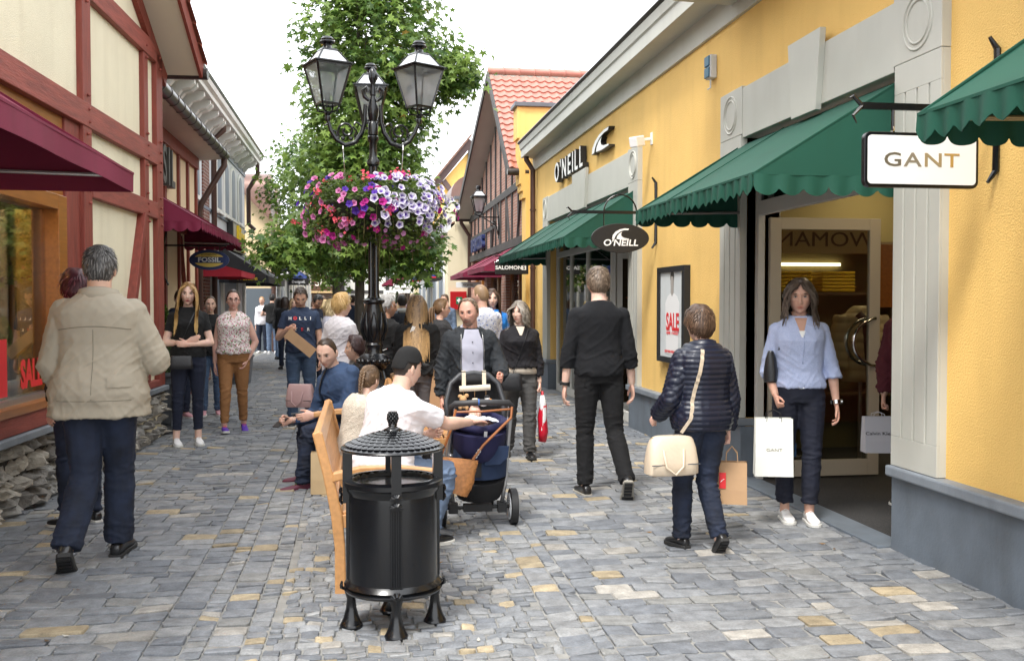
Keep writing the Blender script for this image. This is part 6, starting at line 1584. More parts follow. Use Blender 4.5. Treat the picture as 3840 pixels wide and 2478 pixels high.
# ---------------- benches ----------------
def bench(label, x, ya, yb, s, z=.44):
    """s=+1 faces +x; back at x"""
    t = thing('park_bench', label, 'bench', (x, (ya + yb) / 2, 0), 0, 'varnished wooden benches round the lamp post')
    for y in (ya, yb):
        b = MB(); pr = [(x + s * .06, 0), (x + s * .12, 0), (x + s * .115, .25), (x + s * .1, .43), (x + s * .05, .66), (x - s * .0, .86), (x - s * .02, .875), (x - s * .055, .86), (x - s * .0, .64), (x + s * .04, .43), (x + s * .06, .25)]
        b.prism(pr, y - .028, y + .028, 'y'); b.build('back_leg', WDB, t, bevel=.008)
        b = MB(); b.box(min(x + s * .5, x + s * .56), max(x + s * .5, x + s * .56), y - .028, y + .028, 0, .62); b.build('leg', WDB, t, bevel=.006)
        b = MB(); b.prism([(x + s * .05, .6), (x + s * .05, .65), (x + s * .2, .68), (x + s * .4, .68), (x + s * .6, .655), (x + s * .6, .615), (x + s * .4, .635), (x + s * .2, .635)], y - .035, y + .035, 'y'); b.build('armrest', WDB, t, bevel=.008)
        b = MB(); b.obox((x + s * .08, y, z - .05), (x + s * .52, y, z - .05), .03, .07); b.build('side_rail', WDB, t, bevel=.004)
    b = MB(); b.obox((x - s * .02, ya, .825), (x - s * .02, yb, .825), .04, .09, up=(-s * .25, 0, 1)); b.build('top_rail', WDB, t, bevel=.008)
    b = MB(); b.obox((x + s * .06, ya, .5), (x + s * .06, yb, .5), .035, .06); b.build('lower_rail', WDB, t, bevel=.006)
    b = MB(); n = int((yb - ya) / .052)
    for k in range(1, n): y = ya + (yb - ya) * k / n; b.obox((x + s * .06, y, .51), (x - s * .012, y, .79), .026, .014, up=(s, 0, .2))
    b.build('back_slats', WDB, t)
    b = MB()
    for k in range(6): q = x + s * (.1 + .085 * k); b.box(min(q, q + s * .07), max(q, q + s * .07), ya - .0, yb + .0, z - .022, z)
    b.build('seat', WDB, t, bevel=.004)
bench('wooden bench right behind the litter bin, its slatted back seen end on', -.2, 5.33, 7.05, 1)
bench('wooden bench of the seated man in the blue sweater, left of the lamp post', .22, 8.25, 8.98, -1)
bench('wooden bench on the right of the lamp post, behind the man with the cap', .33, 8.2, 9.6, 1)
# ---------------- paper bags and handbags ----------------
def paper_bag(label, loc, w, d, h, m, rz=0, handle=True, hm=None, text=None, tm=None, ts=.04, hh=.1, side_logo=None, tilt=(0, 0), cat='shopping bag', name='shopping_bag', tz=.55):
    t = thing(name, label, cat, loc, rz); t.rotation_euler = (tilt[0], tilt[1], rz)
    b = MB(); k = 1.03; W_, D_ = w / 2, d / 2
    z_ = [0, h * .33, h]; 
    def ring(s, z, dd): return [(-W_ * s, -D_ * dd, z), (W_ * s, -D_ * dd, z), (W_ * s, 0, z), (W_ * s, D_ * dd, z), (-W_ * s, D_ * dd, z), (-W_ * s, 0, z)]
    vs = ring(1.02, 0, 1) + ring(1, h * .34, .96) + ring(.99, h, .6); vs[12 + 2] = (W_ * .9, 0, h); vs[12 + 5] = (-W_ * .9, 0, h); vs[8] = (W_ * .96, 0, h * .34); vs[11] = (-W_ * .96, 0, h * .34)
    fs = [(r * 6 + i, r * 6 + (i + 1) % 6, r * 6 + 6 + (i + 1) % 6, r * 6 + 6 + i) for r in (0, 1) for i in range(6)] + [(5, 4, 3, 2, 1, 0)]
    b.add(vs, fs); b.add([(x * .985, y * .97, z + .003) for x, y, z in vs], [f[::-1] for f in fs]); o = b.build('paper', m, t, world=False)
    if handle:
        b = MB()
        for s in (-1, 1): b.tube([(-W_ * .4, s * D_ * .6, h - .02), (-W_ * .35, s * D_ * .5, h + hh * .6), (0, s * .012, h + hh), (W_ * .35, s * D_ * .5, h + hh * .6), (W_ * .4, s * D_ * .6, h - .02)], .0032, n=6)
        b.build('handle', hm or m, t, world=False)
    if text: b = MB(); lettering(b, text, (0, -D_ * (.97 if tz < .34 else .85) - .004, h * tz), (1, 0, 0), (0, 0.06, 1), ts, .0008, xs=1.3); b.build('lettering', tm, t, world=False)
    return t
KRAFT = mat('kraft_paper', (.42, .26, .14), .75, var=.1, vscale=6, bump=.15, bscale=20)
KRAFT2 = mat('pale_kraft_paper', (.5, .36, .2), .75, var=.1, vscale=6, bump=.15, bscale=20)
WPAP = mat('white_paper', (.75, .76, .7), .6, bump=.15, bscale=12)
paper_bag('brown paper bag standing between the seated man in blue and the bench end', (-.3, 8.15, .01), .2, .13, .33, KRAFT2, handle=False)
LTH = mat('black_leather', (.012, .012, .014), .38, bump=.25, bscale=80)
# ---------------- pushchair ----------------
def stroller():
    cx, cy = .80, 6.85; t = thing('pushchair', 'navy and black pushchair with silver frame, seen from behind its handlebar', 'pushchair', (cx, cy, 0))
    SIL = mat('silver_tube', (.55, .55, .56), .3, metal=.8); RUB = mat('black_rubber', (.012, .012, .013), .6); NV = mat('navy_fabric', (.012, .027, .07), .85, bump=.3, bscale=250, var=.1); BF = mat('black_fabric', (.012, .012, .014), .85, bump=.2, bscale=200); VIO = mat('indigo_fabric', (.01, .01, .055), .8, bump=.2, bscale=200)
    for dx, dy, r_ in ((-.25, 0, .125), (.25, 0, .125), (-.15, .55, .09), (.15, .55, .09)):
        g = MB(); g.tube([(cx + dx + s_, cy + dy, r_) for s_ in (-.026, -.022, .022, .026)], [r_ * .93, r_, r_, r_ * .93], n=32); w = g.build('wheel', RUB, t, smooth=True, autos=40)
        g = MB()
        for s_ in (-1, 1):
            for a in np.linspace(0, 2 * pi, 6)[:-1]: g.obox((cx + dx + s_ * .027, cy + dy, r_), (cx + dx + s_ * .027, cy + dy + r_ * .68 * cos(a), r_ + r_ * .68 * sin(a)), .022, .006, up=(1, 0, 0))
            g.tube([(cx + dx + s_ * .026, cy + dy + r_ * .7 * cos(a), r_ + r_ * .7 * sin(a)) for a in np.linspace(0, 2 * pi, 25)], .007, n=6)
        g.build('rim', LGR, w)
    g = MB(); g.tube([(cx - .24, cy, .125), (cx + .24, cy, .125)], .012, n=8); g.box(cx - .1, cx + .1, cy - .03, cy + .03, .1, .15); g.box(cx - .2, cx - .14, cy - .035, cy + .035, .09, .16); g.box(cx + .14, cx + .2, cy - .035, cy + .035, .09, .16)
    g.tube([(cx - .15, cy + .55, .09), (cx - .16, cy + .5, .2), (cx - .17, cy + .1, .2)], .012, n=8); g.tube([(cx + .15, cy + .55, .09), (cx + .16, cy + .5, .2), (cx + .17, cy + .1, .2)], .012, n=8); g.build('axle', RUB, t)
    g = MB()
    for s in (-1, 1): g.tube([(cx + s * .17, cy + .0, .15), (cx + s * .19, cy - .02, .3), (cx + s * .205, cy + .0, .5), (cx + s * .2, cy - .15, .72), (cx + s * .2, cy - .22, .84)], [.014, .016, .018, .018, .02], n=10); g.tube([(cx + s * .19, cy - .05, .5), (cx + s * .17, cy + .45, .22)], .014, n=8)
    g.build('frame', SIL, t, smooth=True)
    g = MB(); g.tube([(cx - .2, cy - .2, .78), (cx - .205, cy - .24, .85), (cx - .18, cy - .27, .875), (cx, cy - .285, .885), (cx + .18, cy - .27, .875), (cx + .205, cy - .24, .85), (cx + .2, cy - .2, .78)], [.02, .022, .021, .0205, .021, .022, .02], n=12); g.build('handlebar', mat('grip_rubber', (.03, .03, .033), .5), t, smooth=True)
    g = MB(); g.tube([(cx - .03, cy - .286, .886), (cx - .022, cy - .286, .886)], .0222, n=12); g.build('grip_ring', mat('ring_blue', (.02, .1, .4), .3), t)
    # car seat facing the handlebar
    g = MB(); rr = []
    for (y_, z_, w_, d_) in ((-.1, .66, .17, .03), (-.12, .6, .17, .06), (-.02, .52, .15, .08), (.1, .47, .12, .06)): pass
    g.tube([(cx, cy + .0, .45), (cx, cy - .0, .5), (cx, cy - .01, .58), (cx, cy - .02, .68)], [(.12, .18), (.16, .24), (.185, .27), (.2, .29)], n=24); se = g.build('seat_shell', VIO, t, smooth=True, autos=60)
    g = MB(); g.tube([(cx + .19 * cos(a), cy + .02 + .26 * sin(a), .69 + .05 * sin(a) ** 2 * (sin(a) > 0) + .03 * abs(cos(a))) for a in np.linspace(0, 2 * pi, 30)], .028, n=8); g.build('seat_rim', VIO, se, smooth=True)
    g = MB(); g.tube([(cx, cy + .3, .6), (cx, cy + .3, .7), (cx, cy + .33, .86), (cx, cy + .3, .98), (cx, cy + .2, 1.01)], [(.16, .03), (.19, .04), (.2, .05), (.17, .05), (.12, .03)], n=20); g.build('canopy', BF, t, smooth=True)
    g = MB(); g.tube([(cx - .2, cy + .1, .68), (cx - .205, cy + .16, .85), (cx - .17, cy + .2, .97), (cx - .1, cy + .22, 1.03), (cx, cy + .225, 1.045), (cx + .1, cy + .22, 1.03), (cx + .17, cy + .2, .97), (cx + .205, cy + .16, .85), (cx + .2, cy + .1, .68)], .019, n=10); g.build('carry_handle', mat('carry_grey', (.035, .037, .042), .45), t, smooth=True)
    CRW = mat('cream_plush', (.62, .55, .43), .95, bump=.5, bscale=120); TAN = mat('tan_plush', (.5, .3, .14), .95, bump=.5, bscale=120)
    g = MB(); g.tube([(cx - .11, cy + .17, .935), (cx + .11, cy + .17, .945)], .021, n=12)
    for s in (-.075, .07): g.obox((cx + s, cy + .19, .95), (cx + s, cy + .2, 1.05), .028, .006, up=(0, 1, 0)); g.obox((cx + s, cy + .2, 1.06), (cx + s, cy + .25, 1.055), .028, .006)
    toy = g.build('toy_bar', CRW, t, smooth=True, autos=60)
    g = MB()
    for s in (-.08, .0, .08): g.tube([(cx + s, cy + .17, .93), (cx + s, cy + .17, .87)], .0015, n=4)
    g.sph((cx - .085, cy + .15, .865), .026, 10, 8); g.sph((cx - .105, cy + .15, .885), (.018, .01, .014), 8, 6); g.sph((cx - .06, cy + .15, .89), (.017, .01, .014), 8, 6); g.sph((cx - .08, cy + .15, .825), (.024, .02, .028), 10, 8); g.sph((cx - .105, cy + .145, .81), (.014, .014, .02), 8, 6); g.sph((cx - .06, cy + .145, .805), (.014, .014, .02), 8, 6); g.build('toy_dog', TAN, toy, smooth=True)
    g = MB(); g.box(cx - .022, cx + .022, cy + .13, cy + .17, .825, .87); g.build('toy_cube', CRW, toy, bevel=.01)
    g = MB(); g.sph((cx + .06, cy + .15, .835), (.035, .024, .024), 10, 8); g.sph((cx + .088, cy + .15, .868), .019, 10, 8); g.build('toy_duck', SNW, toy, smooth=True)
    g = MB(); g.sph((cx + .086, cy + .15, .878), (.021, .021, .014), 10, 6); g.build('duck_cap', BF, toy, smooth=True)
    g = MB(); g.sph((cx + .108, cy + .145, .86), (.012, .008, .006), 8, 6); g.build('duck_bill', mat('bill_orange', (.7, .25, .02), .6), toy, smooth=True)
    # storage bag
    g = MB(); g.tube([(cx + .01, cy + .02, .2), (cx + .01, cy + .0, .26), (cx + .01, cy - .04, .36)], [(.15, .1), (.17, .13), (.185, .15)], n=20); g.build('basket_bottom', BF, t, smooth=True, autos=50)
    g = MB(); g.tube([(cx + .01, cy - .04, .36), (cx + .01, cy - .05, .46), (cx + .015, cy - .06, .57)], [(.186, .152), (.19, .155), (.185, .15)], n=20); ba = g.build('basket_bag', NV, t, smooth=True, autos=50)
    g = MB(); g.obox((cx - .02, cy - .215, .62), (cx - .02, cy - .2, .37), .045, .012, up=(0, 1, 0)); g.build('bag_strap', BF, ba)
    g = MB(); g.prism([(cx + .02, .58), (cx + .19, .58), (cx + .18, .5), (cx + .13, .455), (cx + .02, .45)], cy - .224, cy - .212, 'y'); g.build('bag_flap', NV, ba, bevel=.004)
    g = MB(); g.obox((cx + .02, cy - .3, .69), (cx + .02, cy - .22, .5), .022, .003, up=(0, 1, 0)); g.build('webbing', LGR, t)
    TLE = mat('tan_leather', (.3, .1, .025), .5, bump=.2, bscale=90)
    g = MB(); g.tube([(cx - .19, cy - .27, .82), (cx, cy - .3, .825), (cx + .19, cy - .27, .835)], .008, n=6); g.build('leather_cord', TLE, t)
    # woven handbag hanging from the bar
    h = thing('woven_handbag', 'tan woven leather handbag hanging from the pushchair by its strap', 'handbag', (cx - .18, cy - .32, .3))
    g = MB(); bx, by = cx - .2, cy - .33
    N = 26; Mm = 18; vs = []
    for i in range(Mm + 1):
        v_ = i / Mm; z_ = .3 + .22 * v_
        for k in range(N):
            a = 2 * pi * k / N; wx = .115 + .02 * v_ - .03 * (1 - v_) ** 3; wy = .06 * (1 - v_ * .7); 
            bump = .004 * ((1 if (k + (i // 2)) % 2 else -1))
            x_ = np.sign(cos(a)) * abs(cos(a)) ** .7 * (wx + bump); vs.append((bx + x_ + .03 * v_, by + np.sign(sin(a)) * abs(sin(a)) ** .7 * (wy + bump), z_ + .03 * (x_ / .12) * (v_ > .5) - .045 * (x_ / .12)))
    g.add(vs, [(i * N + k, i * N + (k + 1) % N, (i + 1) * N + (k + 1) % N, (i + 1) * N + k) for i in range(Mm) for k in range(N)] + [tuple(range(N))[::-1], tuple(Mm * N + k for k in range(N))])
    g.build('woven_body', mat('woven_tan', (.45, .19, .06), .5, var=.25, vscale=50, bump=.3, bscale=60), h, smooth=True, autos=50)
    g = MB(); g.tube([(bx + .13, by, .51), (bx + .2, by + .02, .6), (cx + .19, by + .03, .78), (cx + .2, by + .05, .85)], .009, n=6); g.tube([(bx - .08, by, .54), (bx - .02, by - .01, .7), (cx - .18, by + .03, .84)], .009, n=6); g.build('strap', TLE, h)
    g = MB()
    for k in range(3): g.tube([(bx + .15 + .012 * k + .01 * cos(a), by + .01, .53 + .018 * k + .012 * sin(a)) for a in np.linspace(0, 2 * pi, 9)], .0035, n=5)
    g.build('clasp', CHR, h)
    # baby
    p = thing('person', 'baby under white blanket lying in the car seat', 'person', (cx, cy, .62))
    hv, hf, az = head(True); q = Matrix.Rotation(R(-50), 3, 'X') 
    sc = .62; tr = [(V(v) * sc) for v in hv]; bb = MB(); bb.tube([(0, .12, .07), (0, .02, .05), (0, -.1, .03)], [.06, .085, .06], n=14); bb.tube([(.06, .05, .07), (.09, -.03, .09), (.05, -.09, .1)], [.025, .022, .018], n=8); bb.tube([(-.06, .05, .07), (-.09, -.03, .09), (-.05, -.09, .1)], [.025, .022, .018], n=8)
    v, f, nn = remesh(bb, .01, 2); hm_ = Matrix.Rotation(R(180), 3, 'Z') @ Matrix.Rotation(R(35), 3, 'X')
    hv2 = np.array([tuple(V((0, .17, .13)) + hm_ @ a) for a in tr]); col = np.tile(np.array((.7, .45, .36)), (len(v) + len(hv2), 1))
    mesh_from('body', np.vstack([v, hv2]), np.vstack([f, np.array(hf) + len(v)]), SK, p, cols=col)
    gx = np.linspace(-.16, .16, 22); gy = np.linspace(-.19, .1, 18); vs = []
    for a in gy:
        for c_ in gx: vs.append((c_, a, 0))
    vs = np.array(vs); vs[:, 2] = .13 - vs[:, 0] ** 2 * 1.6 + .035 * noise3(vs * 14 + 3) + .02 * noise3(vs * 30)
    mesh_from('blanket', vs, [(i * 22 + j, i * 22 + j + 1, (i + 1) * 22 + j + 1, (i + 1) * 22 + j) for i in range(17) for j in range(21)], mat('white_muslin', (.68, .68, .76), .9), p)
stroller()
# ---------------- planters ----------------
def planter(label, x, y, w, hp_, hc_, rc, seed, cone=True, group='shrubs in square planters'):
    t = thing('potted_shrub', label, 'potted shrub', (x, y, 0), 0, group); rs = RS(seed)
    b = MB(); a = w / 2
    b.add([(x + s * a * .82, y + q * a * .82, 0) for s, q in ((-1, -1), (1, -1), (1, 1), (-1, 1))] + [(x + s * a, y + q * a, hp_) for s, q in ((-1, -1), (1, -1), (1, 1), (-1, 1))], [(3, 2, 1, 0), (4, 5, 6, 7)] + [(i, (i + 1) % 4, 4 + (i + 1) % 4, 4 + i) for i in range(4)])
    b.box(x - a - .02, x + a + .02, y - a - .02, y + a + .02, hp_, hp_ + .04)
    for s in (-1, 1): b.obox((x - a * .6, y - a * 1.0 + .02, .12), (x - a * .7 + a * 1.3, y - a + .02, .12), .02, .02); b.obox((x + s * a * .6, y - a * .9 - .012, .1), (x + s * a * .7, y - a - .01, hp_ - .08), .02, .02)
    b.obox((x - a * .7, y - a - .008, hp_ - .08), (x + a * .7, y - a - .008, hp_ - .08), .02, .02)
    b.build('planter', GPLM, t, bevel=.006)
    def samp():
        h_ = rs.rand() ** .8; r_ = rc * ((1 - h_) ** .75 if cone else sqrt(max(.02, 1 - (2 * h_ - 1) ** 2))) * (.75 + .3 * rs.rand()); a_ = rs.rand() * 6.283
        return V((x + r_ * cos(a_), y + r_ * sin(a_), hp_ + .02 + h_ * hc_)), V((cos(a_), sin(a_), .5))
    blob_foliage('foliage', t, 2600, samp, .032, rs, c0=(.02, .045, .008), c1=(.13, .2, .03))
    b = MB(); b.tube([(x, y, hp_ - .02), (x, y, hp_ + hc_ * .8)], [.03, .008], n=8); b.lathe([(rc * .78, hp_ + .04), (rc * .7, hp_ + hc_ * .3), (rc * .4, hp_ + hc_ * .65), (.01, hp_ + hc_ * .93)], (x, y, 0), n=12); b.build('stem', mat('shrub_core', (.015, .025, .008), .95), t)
planter('cone shaped shrub in a grey planter beside the red corner post', -2.31, 12.27, .4, .68, .82, .22, 5)
planter('grey planter with low shrub in front of the grey and white building', -2.3, 19.5, .5, .5, .4, .25, 6, cone=False)
planter('shrub in a dark planter beside the brick house under the first burgundy awning', 3.1, 20.6, .4, .5, .75, .26, 7)
planter('slim conical evergreen far down the street on the right', 1.45, 40, .5, .6, 1.35, .3, 8)
t = thing('side_table', 'small grey stand with papers by the far conical evergreen', 'stand', (1.55, 36, 0)); b = MB(); b.box(1.35, 1.8, 35.8, 36.2, 0, .85); b.build('cabinet', GPLM, t, bevel=.01); b = MB(); b.box(1.4, 1.75, 35.85, 36.1, .855, .88); b.build('papers', WPAP, t)
# ---------------- the people of the street ----------------
DEN = mat('dark_denim', (.009, .015, .034), .85, var=.65, vscale=7, bump=.25, bscale=420, bdist=.002)
DEN2 = mat('blue_denim', (.05, .085, .15), .85, var=.45, vscale=6, bump=.25, bscale=420, bdist=.002)
DEN3 = mat('light_denim', (.12, .17, .26), .85, var=.3, vscale=6, bump=.25, bscale=420, bdist=.002)
NAV = mat('navy_cotton', (.007, .011, .028), .85, var=.15, vscale=5, bump=.15, bscale=300, bdist=.002)
BLKC = mat('black_cotton', (.0055, .0055, .006), .9, bump=.15, bscale=300, bdist=.002)
BGJ = mat('beige_gabardine', (.34, .3, .232), .85, var=.07, vscale=4, bump=.25, bscale=500, bdist=.002)
WHC = mat('white_cotton', (.72, .70, .74), .85, var=.03, vscale=5, bump=.15, bscale=300, bdist=.002)
BLC = mat('blue_cotton', (.024, .05, .11), .85, var=.12, vscale=8, bump=.15, bscale=300, bdist=.002)
BRC = mat('brown_twill', (.27, .125, .045), .85, var=.1, vscale=6, bump=.2, bscale=300, bdist=.002)
GRC = mat('grey_cotton', (.09, .088, .095), .85, var=.15, vscale=6, bump=.2, bscale=300, bdist=.002)
LGC = mat('light_grey_cotton', (.35, .35, .42), .8, var=.05, bump=.15, bscale=300, bdist=.002)
TQU = mat('navy_nylon', (.006, .009, .024), .38, bump=.15, bscale=150, bdist=.002)
FLC = mat('cream_fleece', (.55, .5, .42), .98, var=.15, vscale=40, bump=.9, bscale=160)
GFL = mat('grey_fleece', (.3, .28, .27), .98, var=.15, vscale=40, bump=.9, bscale=160)
SHW = mat('white_shoe', (.75, .74, .73), .5); SHB = mat('black_shoe', (.012, .012, .013), .35, coat=.2); SHP = mat('purple_shoe', (.09, .03, .34), .6, var=.3, vscale=30); SHM = mat('maroon_shoe', (.1, .015, .035), .6)
SLD = mat('dark_sole', (.02, .02, .02), .7); SLW = mat('white_sole', (.6, .59, .55), .6); SLG = mat('lime_sole', (.2, .6, .04), .5); PNK = mat('pink_shoe', (.6, .3, .33), .6)
def pattern_mat(name, base, cols, sc, thr, rough=.85):
    m = bpy.data.materials.new(name); m.use_nodes = True; nt = m.node_tree; n = nt.nodes; L = nt.links; b = n['Principled BSDF']; b.inputs['Roughness'].default_value = rough
    tc = n.new('ShaderNodeTexCoord'); prev = None
    for i, c in enumerate(cols):
        v = n.new('ShaderNodeTexVoronoi'); v.inputs['Scale'].default_value = sc * (1 + .37 * i); mp = n.new('ShaderNodeMapping'); mp.inputs['Location'].default_value = (i * 3.1, i * 1.7, i)
        L.new(tc.outputs['Object'], mp.inputs[0]); L.new(mp.outputs[0], v.inputs['Vector'])
        k = n.new('ShaderNodeMath'); k.operation = 'LESS_THAN'; k.inputs[1].default_value = thr[i]; L.new(v.outputs['Distance'], k.inputs[0])
        mx = n.new('ShaderNodeMixRGB'); mx.inputs[1].default_value = (*base, 1); mx.inputs[2].default_value = (*c, 1); L.new(k.outputs[0], mx.inputs[0])
        if prev: L.new(prev, mx.inputs[1])
        prev = mx.outputs[0]
    L.new(prev, b.inputs['Base Color']); return m
FLO = pattern_mat('floral_print', (.68, .64, .6), [(.12, .2, .06), (.42, .015, .1), (.5, .12, .3)], 34, (.33, .3, .25))
DOT = pattern_mat('dotted_print', (.46, .52, .72), [(.28, .36, .58)], 190, (.33,))
SWR = pattern_mat('swirl_print', (.62, .64, .72), [(.15, .2, .42), (.3, .36, .6)], 26, (.25, .28))
SWR.node_tree.nodes['Principled BSDF'].inputs['Roughness'].default_value = .9
SKIN = (.66, .40, .30); SKP = (.74, .49, .39); SKT = (.5, .28, .19)
def W_(i, p): return wmat(i['root']) @ V(p)
def HND(i, s, d=.1): return W_(i, i['A']['w' + s] + i['A']['d' + s] * d)
def bvh(o):
    me = o.data; return BVHTree.FromPolygons([v.co for v in me.vertices], [tuple(p.vertices) for p in me.polygons])
def surf(i, pts, dirn=1, off=.003, obj=None):
    """project (x,z) local points onto the garment from the front (1) or back (-1)"""
    t = bvh(obj or i['top']); out = []
    for x, z in pts:
        h = t.ray_cast(V((x, dirn * 1.0, z)), V((0, -dirn, 0)))
        out.append(V((x, (h[0].y if h[0] else 0) + dirn * off, z)))
    return out
def panel(i, z0, z1, xf, m, name, off=.004, dirn=1, nz=16, nx=9, obj=None):
    pts = []
    for a in range(nz + 1):
        z = z0 + (z1 - z0) * a / nz; w0, w1 = xf(a / nz)
        for b in range(nx + 1): pts.append((w0 + (w1 - w0) * b / nx, z))
    v = surf(i, pts, dirn, off, obj); q = MB(); n = nx + 1
    q.add(v, [(a * n + b, a * n + b + 1, (a + 1) * n + b + 1, (a + 1) * n + b) if dirn < 0 else (a * n + b, (a + 1) * n + b, (a + 1) * n + b + 1, a * n + b + 1) for a in range(nz) for b in range(nx)])
    return q.build(name, m, i['root'], smooth=True, world=False)
def seam(i, pts, m, name='seam', dirn=1, r=.0025, off=.001, obj=None):
    q = MB(); q.tube(surf(i, pts, dirn, off, obj), r, n=5); return q.build(name, m, i['root'], world=False, smooth=True)
def print_text(i, txt, x, z, size, m, dirn=1, xs=1, bold=.0, rot=0):
    v, f = text_arrays(txt, size, 0, bold, xs=xs); s = -dirn
    pts = [(x + s * p[0], z + p[1]) for p in v]; q = MB(); q.add(surf(i, pts, dirn, .004), f); return q.build('printed_lettering', m, i['root'], world=False)
def watch(i, s, m=BLKM):
    w = i['A']['w' + s]; e = i['A']['e' + s]; d = (w - e).normalized(); p = w - d * .02; q = MB(); q.tube([p - d * .012, p + d * .012], .036 * i['sc'], n=14); a = d.cross(V((0, 1, 0))).normalized(); q.tube([p + a * (.03 if s == 'R' else -.03), p + a * (.042 if s == 'R' else -.042)], .018, n=12); q.build('watch', m, i['root'], world=False, smooth=True, autos=40)
def collar(i, m, r=.062, h=.035, back=.0):
    T, sc = i['T'], i['sc']; q = MB(); vs = []; N = 28
    for k in range(N + 1):
        a = pi * .5 + .35 + (2 * pi - .7) * k / N
        for rr, zz in ((r, .52), (r * 1.02, .52 + h), (r * 1.32, .52 + h * .85), (r * 1.62, .485)): vs.append(T((rr * cos(a), rr * sin(a) * .95 - .012, zz - .012 * (1 + sin(a)))))
    q.add(vs, [(k * 4 + j, k * 4 + j + 1, k * 4 + 5 + j, k * 4 + 4 + j) for k in range(N) for j in range(3)]); o = q.build('collar', m, i['root'], world=False, smooth=True); sd = o.modifiers.new('s', 'SOLIDIFY'); sd.thickness = .004
def belt(i, m, z=.075, buckle=True):
    T = i['T']; q = MB(); q.tube([T((.16 * cos(a), .118 * sin(a), z)) for a in np.linspace(0, 2 * pi, 33)], .014, n=6); o = q.build('belt', m, i['root'], world=False, smooth=True)
    if buckle: q = MB(); q.tube([T((.022 * cos(a) + .0, .133, z + .016 * sin(a))) for a in np.linspace(0, 2 * pi, 13)], .003, n=5); q.build('buckle', CHR, o, world=False)
def sling(i, s, z_end, xe, ye, m, w=.016):
    """strap from the shoulder of side s over the chest to the hip (xe, ye)"""
    T = i['T']; q = MB(); t = bvh(i['top']); P = []
    A = T((s * .085, -.01, .5)); E = T((xe, ye, z_end)); P = []
    for k in range(23):
        p = A + (E - A) * k / 22; yy = 1 if ye >= 0 else -1
        h = t.ray_cast(V((p.x, yy, p.z)), V((0, -yy, 0))); y = (h[0].y + yy * .006) if h[0] else p.y
        P.append(V((p.x, y, p.z)))
    sg = 1 if ye >= 0 else -1
    P = [V((p.x, sg * max(sg * P[max(0, min(len(P) - 1, k + j))].y for j in (-1, 0, 1)), p.z)) for k, p in enumerate(P)]
    i['sl'] = [W_(i, p) for p in P]
    for a, b in zip(P, P[1:]): q.obox(a, b + (b - a) * .1, w * 2, .004, up=(0, 1, 0))
    return q.build('strap', m, i['root'], world=False)
def handbag(label, loc, w, d, h, m, rz=0, strap=None, name='handbag', hmat=None, loops=False, sag=.0, flap=False):
    t = thing(name, label, 'handbag', loc, rz); q = MB(); N = 24; vs = []
    lv = ((0, .9, .9), (.04, 1.0, 1), (.35, 1.0, 1.0), (.75, .93, .75), (.95, .86, .45), (1, .82, .3))
    for z, a, b in lv:
        for k in range(N): t_ = 2 * pi * k / N; vs.append((np.sign(cos(t_)) * abs(cos(t_)) ** .4 * w / 2 * a, np.sign(sin(t_)) * abs(sin(t_)) ** .5 * d / 2 * b, z * h - sag * (cos(t_) ** 2 - .5) * (z > .5)))
    q.add(vs, [(i * N + k, i * N + (k + 1) % N, (i + 1) * N + (k + 1) % N, (i + 1) * N + k) for i in range(len(lv) - 1) for k in range(N)] + [tuple(range(N))[::-1], tuple((len(lv) - 1) * N + k for k in range(N))])
    b = q.build('bag_body', m, t, world=False, smooth=True, autos=50)
    q = MB(); q.tube([(-w * .42, 0, h * .98), (0, 0, h * .99), (w * .42, 0, h * .98)], .004, n=5); q.obox((-w * .48, -d * .48, h * .3), (w * .48, -d * .48, h * .3), .004, .006); q.build('zip', hmat or CHR, t, world=False)
    if loops:
        for s in (-1, 1): q = MB(); q.tube([(-w * .25, s * d * .42, h * .7), (-w * .22, s * (d * .6), h * .25), (-w * .05, s * d * .66, h * .05), (w * .12, s * d * .6, h * .25), (w * .16, s * d * .42, h * .7)], .0075, n=8); q.build('handle', m, t, world=False, smooth=True)
    if strap:
        q = MB(); mi = wmat(t).inverted(); pts = [mi @ V(p) for p in strap]
        for a, b_ in zip(pts, pts[1:]): q.obox(a, b_ + (b_ - a) * .06, .014 if w < .25 else .02, .004, up=(0.2, 1, 0.1))
        q.build('strap', m, t, world=False)
    return t
def cap(i, m):
    hv, hf, az = head(False); x, y, z = hv.T; zl = np.where(np.abs(az) < 1.2, .045, .03 - .045 * (np.abs(az) > 2.2)); n = hv / np.linalg.norm(hv, axis=1)[:, None]
    sv = hv + n * (.011 + .012 * sst(z, .05, .12))[:, None]; keep = [q for q in hf if any(z[k] > zl[k] for k in q)]; sv[:, 2] = np.maximum(sv[:, 2], zl)
    o = mesh_from('cap', [i['HP'](p) for p in sv], keep, m, i['root']); s_ = o.modifiers.new('s', 'SOLIDIFY'); s_.thickness = .004; s_.offset = 1
    q = MB(); vs = []; 
    for k in range(13):
        a = -1 + 2 * k / 12
        for r in (.0, .35, .7, 1): vs.append(i['HP']((a * .07, .085 * sqrt(1 - (a * .75) ** 2) + r * .07 * sqrt(max(0.02, 1 - a * a)), .052 - .012 * r - .018 * a * a)))
    q.add(vs, [(k * 4 + j, k * 4 + j + 1, k * 4 + 5 + j, k * 4 + 4 + j) for k in range(12) for j in range(3)]); p = q.build('peak', m, o, world=False, smooth=True); s_ = p.modifiers.new('s', 'SOLIDIFY'); s_.thickness = .004
STAND = dict(legR=[(.03, .04, -1), (.02, -.03, -1)], legL=[(-.03, .0, -1), (-.02, -.04, -1)])
G_ = 'shoppers walking in the street'
def P_(*a, **k):
    k.setdefault('group', G_); return person(*a, **k)

